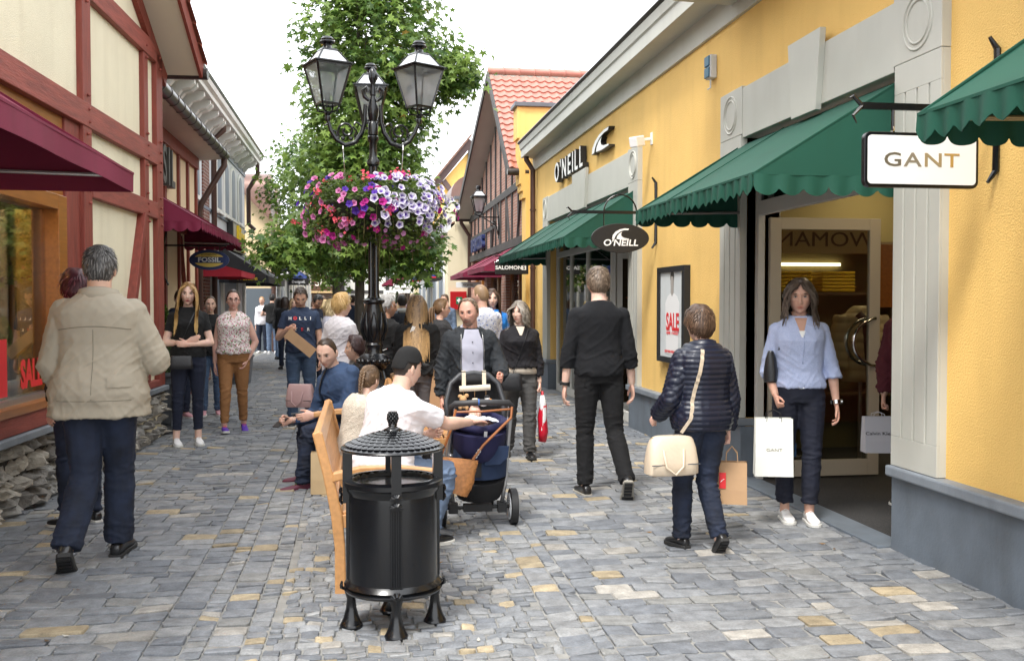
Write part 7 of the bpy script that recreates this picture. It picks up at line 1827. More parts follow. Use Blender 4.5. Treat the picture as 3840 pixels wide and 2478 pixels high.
# 1 man in beige jacket, seen from behind
i = P_((-1.54, 6.22, 0), 2, 'man in beige jacket and dark jeans seen from behind, walking past the display window', h=1.91, fat=1.1, belly=.07, hair='short', hc=(.035, .032, .03), hc2=(.2, .19, .18), top=(BGJ, .03, .06, .012), sleeve=1.9, hem=.80, fold=.5, pants=(DEN, .022), shoes=(SHB, SLD),
       legL=[(.05, -.08, -1), (-.16, -.58, -1)], legR=[(-.02, .26, -1), (-.03, .04, -1)], footp=(-4, 42), armL=[(-.26, .02, -1), (.34, .3, -.8)], armR=[(.36, .1, -.8), (-.3, .7, .5)], hands=('grip', 'relax'), strands=1300, vox=.011, lean=3, hy=6, hl='m', neckr=.066)
collar(i, BGJ, .078, .045)
sc = i['sc']; pz = 1.42 * sc
zy = 1.275 * sc
SMB = mat('beige_stitching', (.2, .175, .13), .9)
seam(i, [(x, zy + .012 * cos(x * 9) - .12 * abs(x) ** 2) for x in np.linspace(-.2, .2, 19)], SMB, dirn=-1, r=.0025)
seam(i, [(.0, z) for z in np.linspace(.9 * sc, 1.27 * sc, 12)], SMB, dirn=-1, r=.002)
panel(i, .965 * sc, 1.03 * sc, lambda a: (.085, .215), BGJ, 'pocket_flap', .009, -1, 4, 8)
seam(i, [(x, .895 * sc) for x in np.linspace(-.2, .21, 19)], SMB, 'hem_stitching', -1, .002)
def jeans_back(i, zc=.86, m=DEN):
    s_ = i['sc']
    for k in (-1, 1):
        seam(i, [(k * (.045 + a), (zc + b) * s_) for a, b in ((0, .055), (.085, .05), (.085, -.03), (.045, -.055), (.002, -.03), (0, .055))], m, 'back_pocket', -1, .0028, .001, i['tr'])
jeans_back(i, .875)
# 2 woman in front of him
i = P_((-1.93, 7.25, 0), 50, 'woman with short dark red hair in black, mostly hidden by the man in beige', h=1.77, fem=True, hair='fluffy', hc=(.04, .006, .012), hc2=(.13, .02, .03), hl='w', top=(BLKC, .012), sleeve=1.9, pants=(DEN, .006), shoes=(SHB, SLW, .02, SLW), strands=500, **STAND)
# 3 blonde with crossed arms
i = P_((-1.84, 11.15, 0), 186, 'young woman with long blonde hair and red lips, arms crossed, black shirt and white trainers', h=1.77, fem=True, hair='long', hc=(.2, .1, .04), hc2=(.75, .5, .2), hairlen=.46, strands=820, skin=SKP, lips=(.25, .005, .03), top=(BLKC, .008), sleeve=.55, hem=.93, pants=(NAV, .0), pend=.89, shoes=(SHW, SLW, .024, SHW),
       armR=[(.3, .12, -1), (-.95, .42, .06), (-.9, .1, .35)], armL=[(-.3, .16, -1), (.95, .5, -.06), (.95, .1, .1)], palm=((0, -1, 0), (0, -1, 0)), legR=[(.04, .16, -1), (.05, .02, -1)], legL=[(-.01, .02, -1), (.0, -.04, -1)], toes=(20, 5), hr=-3, vox=.0105, fold=.8)
a = W_(i, i['T']((.06, .17, .0)))
handbag('small black crossbody bag worn by the blonde woman with crossed arms', (a.x, a.y - .02, a.z - .12), .24, .05, .14, LTH, R(186), strap=None, flap=True)
sling(i, -1, .1, .09, .16, LTH, .005)
# 4, 5 behind her
i = P_((-2.38, 13.7, 0), 215, 'woman in navy top looking at her phone, half hidden behind the blonde woman', h=1.74, fem=True, hair='tied', hc=(.05, .028, .015), top=(NAV, .012), sleeve=.6, pants=(NAV, .004), shoes=(PNK, SLW), armR=[(.15, .25, -1), (-.1, .9, .25)], hp=20, hands=('grip', 'relax'))
q = HND(i, 'R', .1); t = thing('phone', 'phone in the hand of the woman in navy behind the blonde woman', 'phone', q); b = MB(); b.box(-.035, .035, -.006, .006, -.06, .07); b.build('phone_case', SNB, t, world=False, bevel=.004)
i = P_((-2.02, 14.0, 0), 190, 'woman in dark top and jeans behind the blonde woman, watch and pink trainers showing', h=1.64, fem=True, hair='tied', hc=(.08, .05, .03), top=(BLKC, .012), sleeve=.6, pants=(DEN2, .006), shoes=(PNK, SLW)); watch(i, 'L')
# 6 floral blouse
i = P_((-1.5, 12.25, 0), 188, 'woman with glasses in sleeveless floral blouse, brown trousers and purple trainers', h=1.72, fem=True, fat=1.12, belly=.03, hair='tied', hc=(.04, .025, .02), hc2=(.12, .08, .06), hl='w', skin=(.6, .36, .29), top=(FLO, .016), sleeve=.02, hem=.95, pants=(BRC, .001), pend=.95, shoes=(SHP, SLW, .026, mat('orange_lace', (.8, .15, .08), .6)), glasses=(BLKM, None),
       armR=[(.2, -.1, -1), (.05, .0, -1)], armL=[(-.42, -.08, -1), (.42, .3, -.9)], legR=[(.03, .26, -1), (.04, .06, -1)], legL=[(-.02, -.1, -1), (-.05, -.3, -1)], footp=(-6, 18), toes=(12, 0), fold=.9)
panel(i, 1.38 * i['sc'], 1.49 * i['sc'], lambda a: (-.012 - .045 * a, .012 + .045 * a), mat('blouse_neck_skin', (.6, .36, .29), .5), 'neckline', .003, 1, 6, 6)
# 7 man with paper bag
i = P_((-.74, 12.7, 0), 184, 'man in navy lettered shirt and jeans looking down into a brown paper bag', h=1.76, hair='short', hc=(.025, .016, .012), hc2=(.09, .06, .04), hl='m', skin=(.55, .33, .24), top=(mat('slate_navy_cotton', (.02, .035, .075), .85, var=.1, bump=.15, bscale=300), .013), sleeve=.6, hem=.9, pants=(DEN2, .014), shoes=(SHB, SLW, .026), hp=26,
       armR=[(.38, .12, -1), (-.45, .75, .45), (-.5, .6, .0)], armL=[(-.22, .02, -1), (-.02, .1, -1)], hands=('grip', 'relax'), legR=[(.02, .1, -1), (.02, .0, -1)], legL=[(-.04, -.03, -1), (-.03, -.08, -1)])
sc = i['sc']
for k, ch in enumerate('H LLI'):
    if ch != ' ': print_text(i, ch, .13 - .062 * k, 1.335 * sc, .052, WBD, bold=.0015)
    if ch != ' ': pass
for k, ch in enumerate('ST R'):
    if ch != ' ': print_text(i, ch, .135 - .075 * k, 1.2 * sc, .052, WBD, bold=.0015)
print_text(i, 'O', .068, 1.337 * sc, .052, REDL, bold=.004); print_text(i, 'E', -.015, 1.2 * sc, .052, REDL, bold=.0015)
q = HND(i, 'R', .07)
paper_bag('brown paper bag held tilted by the man in the navy lettered shirt', (q.x + .26, q.y - .06, q.z - .3), .13, .1, .4, KRAFT, rz=R(4), handle=False, tilt=(0, R(-50)))
# 8 couple far
i = P_((-2.62, 30.6, 0), -4, 'man in black shirt and light jeans seen from behind at the grey wall', h=1.8, hair='short', hc=(.012, .01, .01), top=(BLKC, .012), sleeve=.5, pants=(DEN3, .012), shoes=(SHW, SLW), armR=[(.35, .2, -.6), (-.5, .7, .1)], armL=[(-.35, .2, -.6), (.5, .7, .1)], vox=.018)
i = P_((-2.95, 31.0, 0), 170, 'woman in white sleeves facing the man in black at the grey wall', h=1.72, fem=True, hair='tied', hc=(.3, .16, .06), top=(WHC, .012), sleeve=1.9, pants=(DEN, .01), shoes=(SHW, SLW), vox=.018)
i = P_((-2.2, 27.5, 0), -75, 'woman with long dark hair and glasses in black jacket by the hanging black sign', h=1.68, fem=True, hair='long', hairlen=.3, hc=(.015, .01, .01), hc2=(.04, .03, .025), top=(BLKC, .018), sleeve=1.9, pants=(DEN3, .006), shoes=(SHB, SLD), glasses=(BLKM, None), strands=200, vox=.018)
i = P_((-1.72, 23.5, 0), 10, 'woman with long dark hair seen from behind beyond the paper bag man', h=1.68, fem=True, hair='long', hairlen=.3, hc=(.02, .012, .01), hc2=(.05, .03, .02), top=(BLKC, .018), sleeve=1.9, pants=(DEN, .006), shoes=(SHB, SLD), strands=200, vox=.018)
i = P_((-1.5, 22.8, 0), 200, 'woman with wavy blonde hair and pale denim jacket beyond the paper bag man', h=1.64, fem=True, hair='long', hairlen=.25, hc=(.2, .12, .06), hc2=(.5, .36, .2), top=(LGC, .018), sleeve=1.9, pants=(DEN2, .006), shoes=(SHW, SLD), strands=200, vox=.018)
i = P_((-.77, 17.6, 0), 215, 'dark haired man in navy shirt with white lettering looking down, left of the white jacket', h=1.7, hair='short', hc=(.01, .009, .008), skin=SKT, top=(NAV, .014), sleeve=.6, pants=(DEN, .012), shoes=(SHB, SLW), hp=25, vox=.015)
print_text(i, 's.Oliver', 0, 1.28 * i['sc'], .09, WBD)
i = P_((-.72, 20.2, 0), 215, 'woman with short blonde hair, glasses and magenta top in the crowd', h=1.6, fem=True, hair='bob', hairlen=.15, hc=(.4, .28, .12), hc2=(.7, .55, .3), top=(mat('magenta_cotton', (.25, .01, .12), .8), .02), sleeve=1.9, pants=(BLKC, .01), shoes=(SHB, SLD), glasses=(BLKM, None), strands=200, vox=.018)
i = P_((-.42, 14.3, 0), -70, 'woman with pale blonde hair and glasses in grey shirt behind the white denim jacket', h=1.6, fem=True, hair='bob', hairlen=.14, hc=(.5, .38, .2), hc2=(.78, .62, .38), top=(LGC, .016), sleeve=.6, pants=(BLKC, .01), shoes=(SHB, SLD), glasses=(BLKM, None), strands=260, vox=.015)
# 13 white denim jacket
i = P_((-.2, 10.6, 0), -42, 'woman with short blonde hair in white denim jacket smoking behind the seated man', h=1.64, fem=True, hair='fluffy', hc=(.5, .3, .1), hc2=(.8, .58, .28), hl='w', skin=SKP, top=(WHC, .024), sleeve=1.85, hem=.9, pants=(GRC, .006), shoes=(SHB, SLD), armR=[(.1, .1, -1), (.35, .95, .05)], armL=[(-.2, -.05, -1), (-.05, .1, -1)], hands=('grip', 'grip'), hy=-25, strands=900, lean=-2)
collar(i, WHC, .066, .035); sc = i['sc']
seam(i, [(x, 1.25 * sc) for x in np.linspace(-.15, .15, 12)], WHC, dirn=-1, r=.003)
for x in (-.07, .07): seam(i, [(x * (1 + .3 * (z - 1) * 2), z * sc) for z in np.linspace(.98, 1.24, 8)], WHC, dirn=-1, r=.002)
q = HND(i, 'R', .1); t = thing('cigarette', 'lit cigarette in the hand of the woman in white denim', 'cigarette', q); b = MB(); b.tube([(0, 0, 0), (.05, -.02, .02)], .004, n=6); b.build('paper_tube', WBD, t, world=False); b = MB(); b.tube([(.05, -.02, .02), (.056, -.022, .022)], .0042, n=6); b.build('tip', REDL, t, world=False)
handbag('pale pink leather handbag beside the woman in white denim', (-.62, 10.55, .46), .3, .14, .24, mat('pink_leather', (.5, .32, .31), .5, bump=.2, bscale=60), R(-20), loops=True)
# 14 seated man in blue sweater
SEAT = .475
i = P_((-.02, 8.62, 0), 98, 'man in blue sweater and jeans seated on the left bench looking down at his phone', h=1.8, hair='buzz', hc=(.03, .018, .012), hc2=(.07, .045, .03), skin=(.62, .4, .31), top=(BLC, .014), sleeve=1.85, hem=.88, pants=(DEN, .014), shoes=(SHM, SLG, .028, mat('lime_lace', (.25, .8, .05), .6)), seat=SEAT, lean=24, twist=38, hp=22, hy=60, legL=[(-.12, 1, -.02), (-.02, .12, -1)], legR=[(.22, 1, .02), (.0, .0, -1)],
       armR=[(.12, .25, -1), (-.45, .85, -.1)], armL=[(-.15, .22, -1), (.1, .95, -.2)], hands=('grip', 'relax'), strands=1800, vox=.0105, hw=1.05)
sling(i, -1, .06, .12, .15, BLKM, .016)
q = HND(i, 'R', .1); t = thing('phone', 'dark phone held by the seated man in the blue sweater', 'phone', q); t.rotation_euler = (R(60), 0, R(140)); b = MB(); b.box(-.035, .035, -.005, .005, -.07, .07); b.build('phone_case', SNB, t, world=False, bevel=.004)
# 15 girl with braid
i = P_((-.06, 6.82, 0), -58, 'girl with braided brown hair and cream fleece seated on the near bench', h=1.42, fem=True, hair='braid', hc=(.07, .04, .022), hc2=(.22, .14, .08), hl='w', skin=SKP, fold=.5, top=(FLC, .022), sleeve=1.85, hem=.88, pants=(NAV, .008), shoes=(SHB, SLW), seat=.47, lean=14, legR=[(.1, 1, -.05), (0, -.1, -1)], legL=[(-.1, 1, -.05), (0, -.1, -1)], armL=[(-.3, .1, -1), (.2, .8, -.3)], armR=[(.2, .2, -1), (-.1, .9, -.2)], strands=1000, hy=25, hp=12, vox=.0105, group=None)
# 16 seated man in white shirt and cap
i = P_((.12, 6.22, 0), -50, 'man in white shirt and black cap seated on the near bench reaching into the pushchair', h=1.72, fat=1.12, hair='buzz', hc=(.025, .018, .014), hc2=(.06, .045, .035), hl='m', skin=(.62, .4, .31), top=(WHC, .02, .02), sleeve=.72, hem=.86, pants=(DEN3, .016), shoes=(SHB, SLW), seat=SEAT, lean=15, side=4, hp=10, hy=-8, legR=[(.15, 1, -.04), (.0, -.4, -1)], legL=[(-.15, 1, .0), (0, -.1, -1)],
       armR=[(.12, .95, -.42), (-.1, 1, -.05)], armL=[(-.05, .4, -1), (.42, .85, .1)], palm=((0, 0, -1), None), hands=('open', 'grip'), strands=900, vox=.0105, neckr=.062)
cap(i, BLKC)
# 17 grey haired man
i = P_((.27, 10.9, 0), -72, 'grey haired man with sunglasses in black shirt with orange print behind the lamp column', h=1.62, hair='fluffy', hc=(.28, .27, .26), hc2=(.55, .54, .52), hl='m', skin=SKT, top=(BLKC, .016), sleeve=.65, pants=(BLKC, .01), shoes=(SHB, SLD), glasses=(ORG, mat('amber_lens', (.35, .12, .01), .1)), hy=-12, twist=25, armR=[(.25, .0, -1), (.2, .5, -1)], hands=('grip', 'relax'), beard=(.2, .19, .18, .35))
panel(i, 1.03 * i['sc'], 1.3 * i['sc'], lambda a: (-.12, .12), pattern_mat('orange_graphic', (.7, .25, .06), [(.75, .7, .55), (.02, .02, .02)], 13, (.45, .3)), 'printed_graphic', .004); watch(i, 'R', CHR)
# 18, 19 backs in the middle distance
i = P_((.7, 16.9, 0), 4, 'man in dark jacket with pale grey hood seen from behind, right of the lamp', h=1.68, hair='short', hc=(.02, .016, .014), top=(mat('dark_blue_leather', (.014, .02, .033), .5), .03), sleeve=1.9, pants=(mat('olive_trousers', (.06, .06, .04), .85), .014), shoes=(SHB, SLD), vox=.015); collar(i, mat('grey_hood', (.45, .45, .43), .9), .085, .04)
i = P_((.95, 17.8, 0), 0, 'woman with long curly light brown hair seen from behind, beside the hooded man', h=1.7, fem=True, hair='long', hairlen=.3, hc=(.16, .09, .05), hc2=(.4, .26, .14), top=(BLKC, .02), sleeve=1.9, pants=(BLKC, .01), shoes=(SHB, SLD), strands=300, vox=.018)
i = P_((.86, 21.5, 0), 5, 'woman with straight light brown hair seen from behind, between the hooded man and curls', h=1.6, fem=True, hair='long', hairlen=.3, hc=(.25, .17, .1), hc2=(.42, .3, .18), top=(GRC, .02), sleeve=1.9, pants=(BLKC, .01), shoes=(SHB, SLD), strands=200, vox=.02)
i = P_((1.75, 20.8, 0), 150, 'man with short brown hair in pale blue shirt near the arched windows', h=1.72, hair='short', hc=(.1, .07, .05), top=(DEN3, .02), sleeve=1.9, pants=(DEN, .01), shoes=(SHB, SLD), strands=200, vox=.02)
# 20 long haired woman, back
i = P_((.52, 9.35, 0), -6, 'woman with long brown to blonde hair in black jacket and grey jeans, seen from behind', h=1.63, fem=True, hair='long', hairlen=.52, hc=(.045, .025, .018), hc2=(.58, .36, .16), strands=620, top=(BLKC, .028), sleeve=1.9, hem=.92, pants=(GRC, .0), shoes=(SHB, SLW), lean=4, hp=12, armR=[(.2, .1, -1), (-.1, .6, -.7)], armL=[(-.15, .1, -1), (.1, .5, -.8)])
for k in (-1, 0, 1): seam(i, [(-.02 - .16 * a + k * .012, (1.42 - .45 * a) * i['sc']) for a in np.linspace(0, 1, 12)], WBD, 'bag_strap', -1, .0042, .003)
paper_bag('brown paper bag at the side of the long haired woman in black', (.74, 9.3, .52), .16, .2, .42, KRAFT, rz=R(80), handle=False)
# 21 ponytail
i = P_((.88, 11.2, 0), -78, 'woman with brown ponytail and sunglasses in profile beside the red first aid box', h=1.6, fem=True, hair='pony', hairlen=.36, hc=(.12, .065, .03), hc2=(.3, .18, .09), skin=SKIN, top=(mat('grey_black_wool', (.03, .029, .03), .95, var=.3, vscale=60), .024), sleeve=1.9, pants=(BLKC, .006), shoes=(SHB, SLD), glasses=(BLKM, SNB), strands=900)
# 22 bearded man
i = P_((.88, 8.15, 0), 182, 'bearded balding man in open black bomber jacket over grey shirt, behind the pushchair', h=1.6, fat=1.1, belly=.09, hair='crop', hc=(.14, .09, .055), hc2=(.28, .2, .14), hl='bald', skin=(.6, .33, .25), top=(mat('bomber_black', (.009, .012, .016), .8, var=.1, bump=.15, bscale=200), .026), sleeve=1.92, hem=.86, pants=(BLKC, .014), shoes=(SHB, SLD), beard=(.2, .15, .12, .75), lean=9, hp=8, hy=-26, hr=4, hw=1.08, armR=[(.28, .05, -1), (.05, .25, -1)], armL=[(-.3, .4, -.85), (.15, 1, -.25)], hands=('grip', 'grip'), strands=800, neckr=.066, vox=.0105)
sc = i['sc']; panel(i, .93 * sc, 1.47 * sc, lambda a: (-.075 - .012 * sin(a * 3), .075 + .012 * sin(a * 3)) if a < .8 else (-.075 + .12 * (a - .8), .075 - .12 * (a - .8)), LGC, 'shirt_front', .005, 1, 24, 10)
for s in (-1, 1): seam(i, [(s * (.082 + .012 * sin(a * 3)), (.93 + .52 * a) * sc) for a in np.linspace(0, .95, 20)], ALU, 'zip', 1, .0022, .006)
q = MB(); [q.sph(p, .005, 6, 5) for p in surf(i, [(0, (.98 + .09 * k) * sc) for k in range(5)], 1, .011)]; q.build('buttons', BLKM, i['root'], world=False)
collar(i, LGC, .064, .028)
q = HND(i, 'R', .12); t = thing('toy', 'pink and black patterned toy in the right hand of the bearded man', 'toy', q); b = MB(); b.sph((0, 0, -.03), (.03, .03, .05), 12, 8); b.build('toy_body', pattern_mat('pink_black', (.55, .01, .2), [(.02, .02, .02)], 60, (.3,)), t, world=False, smooth=True)
# 23, 24
i = P_((1.3, 10.7, 0), 28, 'man with buzz cut in pale shirt with blue swirls seen from behind', h=1.75, hair='buzz', hc=(.24, .15, .08), hc2=(.36, .25, .15), skin=(.6, .36, .27), top=(SWR, .018), sleeve=.8, pants=(DEN2, .012), shoes=(SHW, SLW), strands=900, hy=20, fat=1.05)
i = P_((1.62, 12.3, 0), 176, 'woman with long brown hair in bright blue jacket by the brick pier', h=1.72, fem=True, hair='long', hairlen=.34, hc=(.06, .035, .025), hc2=(.14, .08, .05), skin=SKP, top=(mat('bright_blue_jacket', (.02, .2, .62), .6), .024), sleeve=1.9, pants=(BLKC, .008), shoes=(SHB, SLD), strands=400); collar(i, LGC, .07, .03)
# 25 grey haired woman
i = P_((1.56, 9.75, 0), 176, 'woman with grey bob in black jacket and grey trousers, black bag across her body', h=1.57, fem=True, fat=1.06, hair='bob', hairlen=.21, hc=(.17, .14, .11), hc2=(.42, .38, .33), skin=SKP, top=(mat('black_linen', (.009, .008, .011), .9, var=.2, bump=.2, bscale=200), .02, .02), sleeve=1.7, hem=1.0, pants=(mat('grey_trousers', (.07, .068, .066), .9, var=.15, vscale=20), .016), shoes=(SHB, SLD), hy=-30, hp=-3, strands=520,
       legR=[(.04, -.05, -1), (.06, -.25, -1)], legL=[(-.03, .2, -1), (.0, .05, -1)], footp=(12, -5), armR=[(.25, .08, -1), (.1, .15, -1)], armL=[(-.2, .02, -1), (-.05, .15, -1)], hands=('relax', 'grip'))
sc = i['sc']; panel(i, 1.36 * sc, 1.5 * sc, lambda a: (-.01 - .05 * a, .01 + .05 * a), mat('cream_top', (.6, .52, .43), .85), 'undershirt', .004, 1, 6, 6)
q = MB(); T = i['T']; q.tube([T((0, 0, .0)), T((0, 0, .05)), T((0, 0, .085))], [(.185, .135), (.18, .13), (.17, .125)], n=24); q.build('undershirt_hem', M['cream_top'], i['root'], world=False, smooth=True)
sling(i, -1, .0, .09, .16, LTH, .004)
a = W_(i, i['T']((.11, .2, -.06))); handbag('black leather crossbody bag of the grey haired woman', (a.x, a.y, a.z - .1), .22, .07, .17, LTH, R(176))
q = HND(i, 'L', .1); t = thing('carrier_bag', 'red and white plastic carrier bag in the hand of the grey haired woman', 'carrier bag', (q.x + .02, q.y, q.z - .48))
b = MB(); rs = RS(2); b.tube([(0, 0, 0), (.01, 0, .1), (0, .01, .25), (.01, 0, .36), (.0, 0, .43), (.0, 0, .5)], [(.05, .04), (.065, .05), (.06, .045), (.05, .035), (.022, .02), (.03, .01)], n=18); b.build('plastic', mat('red_plastic', (.55, .01, .03), .35), t, world=False, smooth=True)
b = MB(); b.tube([(.005, -.02, .0), (.0, -.03, .12), (.01, -.025, .26), (0, -.02, .38), (0, -.005, .46)], [(.02, .024), (.022, .03), (.03, .028), (.034, .026), (.02, .02)], n=14); b.build('white_stripe', mat('white_plastic', (.75, .75, .76), .35), t, world=False, smooth=True)
# 26 man in black
i = P_((1.88, 7.75, 0), -2, 'tall man in black sweater and black jeans with black watch, walking away', h=1.84, hair='short', hc=(.09, .06, .042), hc2=(.27, .2, .14), skin=SKP, top=(mat('black_knit', (.0045, .005, .007), .95, bump=.2, bscale=250), .013), sleeve=1.45, hem=.9, pants=(mat('black_denim', (.0045, .0045, .0055), .9, var=.3, vscale=7, bump=.2, bscale=300), .013), shoes=(SHB, mat('worn_sole', (.3, .28, .24), .7), .02),
       legL=[(-.02, .1, -1), (.0, -.02, -1)], legR=[(.08, -.02, -1), (.14, -.62, -1)], footp=(55, 0), armL=[(-.24, -.02, -1), (-.08, .12, -1)], armR=[(.22, -.02, -1), (.14, .2, -1)], strands=1400, vox=.0105, fold=.6); watch(i, 'L'); jeans_back(i, .87, M['black_denim'])
# 27 quilted jacket woman
i = P_((2.1, 5.95, 0), 12, 'woman with short brown hair in navy quilted jacket and jeans, walking away with two bags', h=1.53, fem=True, fat=1.12, hair='fluffy', hc=(.05, .028, .018), hc2=(.17, .1, .06), hl='w', skin=SKP, top=(TQU, .03), quilt=True, sleeve=1.9, hem=.86, pants=(DEN, .012), shoes=(SHB, SLD, .03), legL=[(-.04, .18, -1), (.0, .02, -1)], legR=[(-.06, .06, -1), (.02, -.42, -1)], footp=(48, 0),
       armR=[(.26, -.05, -1), (.05, .18, -1)], armL=[(-.34, .05, -1), (-.02, .75, -.55)], hands=('grip', 'grip'), strands=1500, vox=.0105, hy=12, fold=.85)
collar(i, TQU, .072, .05); sling(i, -1, .02, -.17, -.1, mat('cream_leather', (.6, .5, .38), .5, bump=.15, bscale=70, var=.06), .012)
a = W_(i, (-.28 * i['sc'], -.06, .56)); handbag('cream leather handbag hanging at the left hip of the woman in quilted navy', (a.x, a.y, a.z - .06), .33, .15, .23, M['cream_leather'], R(8), loops=True, sag=.02, strap=[i['sl'][-1], (a.x + .06, a.y - .02, a.z + .2)])
q = HND(i, 'R', .1); paper_bag('brown paper bag with red square emblem held by the woman in quilted navy', (q.x + .03, q.y - .01, q.z - .36), .19, .12, .26, KRAFT, rz=R(-22))
b = MB(); b.box(-.075, -.035, -.063, -.0615, .1, .2); t = PEOPLE and bpy.data.objects[[o.name for o in bpy.data.objects if o.name.startswith('shopping_bag')][-1]]; b.build('emblem', REDL, t, world=False)
b = MB(); [b.tube([(-.068, -.064, .14), (-.068 + .007 * k, -.064, .145 + .005 * k), (-.045, -.064, .16)], .0012, n=4) for k in (1, 2, 3)]; b.build('emblem_lines', WBD, t, world=False)
# 28 woman in pale blue shirt
i = P_((3.05, 6.62, 0), 164, 'woman in pale blue shirt and navy trousers stepping out of the shop doorway', h=1.72, fem=True, hair='bob', hairlen=.24, hw=1.06, hc=(.05, .033, .025), hc2=(.24, .19, .15), skin=(.58, .34, .25), top=(DOT, .013, .0, .006), sleeve=1.25, hem=.95, pants=(mat('navy_chino', (.006, .008, .02), .8, var=.3, vscale=6, bump=.15, bscale=200), .01), pend=.93, shoes=(SHW, SLW, .024, SHW), hp=4, strands=620,
       legR=[(.02, .02, -1), (-.02, -.06, -1)], legL=[(.0, .12, -1), (.04, .02, -1)], toes=(14, 0), armR=[(.22, -.1, -1), (-.12, .62, -.62)], armL=[(-.3, .0, -1), (-.1, .18, -1)], hands=('grip', 'relax'), vox=.0105, hy=-6, fold=.7)
collar(i, DOT, .06, .03); belt(i, BLKM, .035); watch(i, 'L', CHR); sc = i['sc']
panel(i, 1.34 * sc, 1.5 * sc, lambda a: (-.006 - .05 * a, .006 + .05 * a), mat('chest_skin', (.58, .34, .25), .5), 'open_neck', .003, 1, 8, 6)
panel(i, 1.325 * sc, 1.37 * sc, lambda a: (-.006 - .017 * a, .006 + .017 * a), WBD, 'undershirt', .006, 1, 4, 4)
seam(i, [(-.008, (1.14 + .2 * a) * sc) for a in np.linspace(0, 1, 8)], DOT, 'placket', 1, .005); q = MB(); T = i['T']; q.tube([T((.056 * cos(a), .058 * sin(a) + .0, .512 - .02 * sin(a))) for a in np.linspace(0, 2 * pi, 20)], .0028, n=5); q.build('necklace', BLKM, i['root'], world=False)
a = W_(i, i['T']((.16, -.03, .16))); q = [W_(i, i['T'](p)) for p in ((.1, .07, .46), (.105, .0, .485), (.12, -.07, .44))]
handbag('black leather shoulder bag under the right arm of the woman in pale blue', (a.x - .02, a.y + .02, a.z - .1), .3, .1, .22, LTH, R(164 + 80), strap=[(a.x - .02, a.y + .02, a.z + .1), W_(i, i['T']((.15, .09, .3)))] + q + [W_(i, i['T']((.16, -.09, .3))), (a.x, a.y + .05, a.z + .1)])
q = HND(i, 'R', .09); paper_bag('tall white paper bag with small lettering in the hand of the woman in pale blue', (q.x - .05, q.y - .03, q.z - .47), .25, .13, .39, WPAP, rz=R(-16), hm=BLKM, text='GANT', tm=GOLD, ts=.03, hh=.06, tz=.46)
# 29 person in the doorway
i = P_((4.2, 7.05, 0), 140, 'person in black and maroon inside the doorway, mostly hidden by the pilaster', h=1.72, hair='short', hc=(.012, .01, .01), top=(mat('maroon_cloth', (.09, .012, .02), .85), .024), sleeve=1.9, pants=(BLKC, .01), pend=.94, shoes=(SHB, SLW, .03), armR=[(.2, .1, -1), (.0, .2, -1)], hands=('grip', 'relax'))
q = HND(i, 'R', .1); paper_bag('white paper bag with thin dark lettering carried in the doorway', (q.x - .06, q.y - .03, q.z - .33), .22, .12, .27, mat('grey_white_paper', (.66, .66, .7), .6), rz=R(-10), text='Calvin Klein', tm=SNB, ts=.035, hh=.04)
# 30 seated in black leather behind the lamp
i = P_((.26, 10.35, 0), 90, 'person in black leather jacket bent forward on the bench beyond the lamp base', h=1.72, hair='fluffy', hc=(.04, .02, .02), fem=True, top=(LTH, .026), sleeve=1.9, pants=(BLKC, .01), shoes=(SHB, SLD), seat=SEAT, lean=32, legR=[(.1, 1, 0), (0, 0, -1)], legL=[(-.1, 1, 0), (0, 0, -1)], armR=[(.2, .1, -1), (.0, .5, -1)], armL=[(-.2, .1, -1), (.0, .5, -1)], vox=.015)
# far crowd
FC = [((-.95, 26), 10, 'man with bald head in grey shirt deep in the crowd', 1.72, 0, 'buzz', (.35, .2, .14), (.35, .35, .36)), ((-.55, 29), 170, 'woman in red top with light hair far down the street', 1.62, 1, 'bob', (.45, .35, .25), (.4, .03, .03)),
      ((-.2, 25), -20, 'man in dark blue jacket beside the tree trunk', 1.74, 0, 'short', (.03, .02, .015), (.02, .03, .06)), ((-1.5, 33), 185, 'woman in white shirt far left in the crowd', 1.65, 1, 'long', (.1, .06, .04), (.6, .6, .6)),
      ((-.9, 34), 20, 'woman in teal jacket under the third tree', 1.6, 1, 'bob', (.4, .3, .15), (.02, .12, .13)), ((.55, 23.5), 190, 'man in pale grey jacket by the far conical evergreen', 1.74, 0, 'short', (.4, .38, .36), (.4, .4, .4)),
      ((1.2, 30), 0, 'tall man with brown hair near the distant burgundy awning', 1.82, 0, 'short', (.07, .04, .03), (.2, .16, .2)), ((.15, 32), 175, 'woman in yellow top far down the street', 1.62, 1, 'long', (.05, .03, .02), (.45, .3, .05)),
      ((-1.15, 40), 180, 'man in black jacket near the far brick shop', 1.76, 0, 'short', (.02, .02, .02), (.02, .02, .02)), ((.6, 44), 5, 'person in pink shirt near the far timber framed house', 1.66, 1, 'bob', (.2, .12, .06), (.5, .2, .25)), ((-.6, 20.8), -30, 'woman with white hair behind the blonde women', 1.58, 1, 'bob', (.6, .58, .55), (.5, .4, .42)),
      ((1.35, 26), 182, 'woman in denim jacket in front of the cream block', 1.66, 1, 'long', (.09, .05, .03), (.1, .16, .25))]
for k, ((x, y), f, lb, h, fe, hs, hcx, tc_) in enumerate(FC):
    P_((x, y, 0), f, lb, h=h, fem=bool(fe), hair=hs, hc=hcx, hairlen=.16 if hs == 'bob' else .28, top=(mat('crowd_cloth_%s' % 'abcdefghijklmn'[k], tc_, .85), .018), sleeve=1.9 if k % 2 else .6, pants=((DEN, DEN2, BLKC, GRC)[k % 4], .01), shoes=(SHB, SLW), vox=.022, strands=120, group='people in the far crowd', legR=[(.03, .15, -1), (0, .02, -1)], legL=[(-.02, -.1, -1), (0, -.2, -1)])
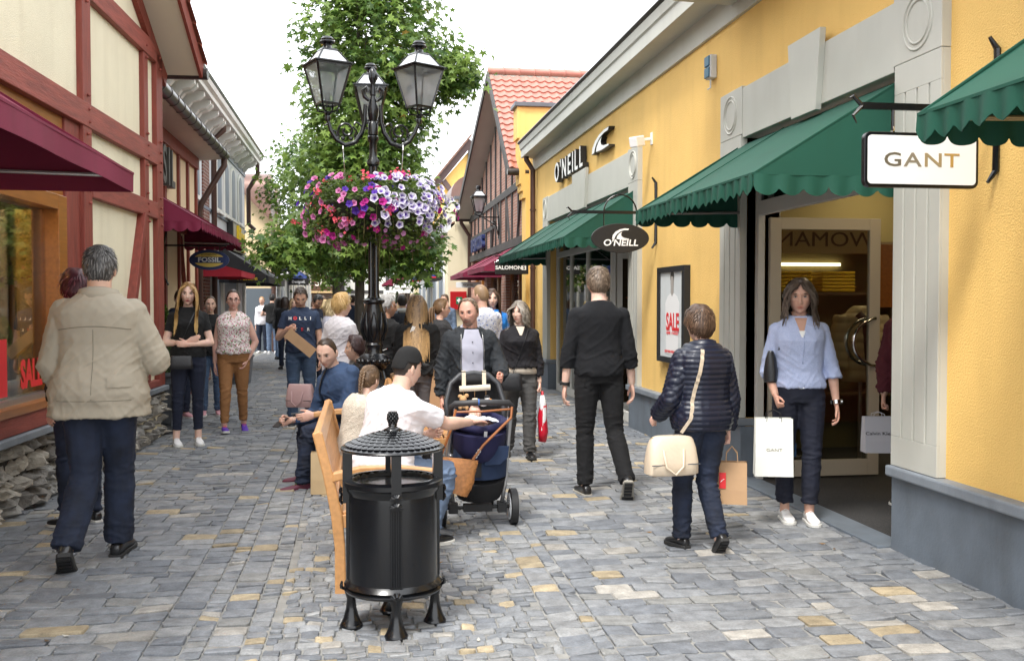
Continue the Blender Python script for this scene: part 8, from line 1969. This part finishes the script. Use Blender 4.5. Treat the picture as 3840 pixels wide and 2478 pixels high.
# ---------------- light, sky, camera ----------------
w = bpy.data.worlds.new("World"); S.world = w; w.use_nodes = True; nt = w.node_tree; n = nt.nodes; L = nt.links
bg = n['Background']; sk = n.new('ShaderNodeTexSky'); sk.sky_type = 'NISHITA'; sk.sun_disc = False
SE, SR = 58, 215
sk.sun_elevation = R(SE); sk.sun_rotation = R(SR); sk.dust_density = 3
tc = n.new('ShaderNodeTexCoord'); nz = n.new('ShaderNodeTexNoise'); nz.inputs['Scale'].default_value = 1.6; nz.inputs['Detail'].default_value = 4
mp = n.new('ShaderNodeMapping'); mp.inputs['Scale'].default_value = (1, 1, 2.5)
L.new(tc.outputs['Generated'], mp.inputs[0]); L.new(mp.outputs[0], nz.inputs['Vector'])
rp = n.new('ShaderNodeMapRange'); rp.inputs[1].default_value = .3; rp.inputs[2].default_value = .7; rp.inputs[3].default_value = .86; rp.inputs[4].default_value = .98
mx = n.new('ShaderNodeMixRGB'); mx.inputs[2].default_value = (10.4, 10.7, 11.1, 1)
L.new(nz.outputs['Fac'], rp.inputs[0]); L.new(rp.outputs[0], mx.inputs[0]); L.new(sk.outputs[0], mx.inputs[1]); L.new(mx.outputs[0], bg.inputs[0]); bg.inputs[1].default_value = .1
l = bpy.data.lights.new('sun', 'SUN'); l.energy = 1.5; l.angle = R(14); l.color = (1, .97, .92); lo = bpy.data.objects.new('sun', l); COL.objects.link(lo)
d = V((sin(R(SR)) * cos(R(SE)), cos(R(SR)) * cos(R(SE)), sin(R(SE)))); lo.rotation_euler = d.to_track_quat('Z', 'Y').to_euler()
cam = bpy.data.cameras.new('camera'); co = bpy.data.objects.new('camera', cam); COL.objects.link(co)
co.location = (0, 0, 1.55); co.rotation_euler = (R(90) - math.atan(66 / 2320), 0, R(-8.65)); cam.sensor_width = 36; cam.lens = 2320 / 2386 * 36; cam.clip_end = 600; cam.clip_start = .05
S.camera = co
S.view_settings.view_transform = 'Standard'; S.view_settings.look = 'None'; S.view_settings.exposure = 1.45
S.cycles.max_bounces = 8; S.cycles.transparent_max_bounces = 12; S.cycles.use_denoising = True
S.render.resolution_x = 1024; S.render.resolution_y = 660
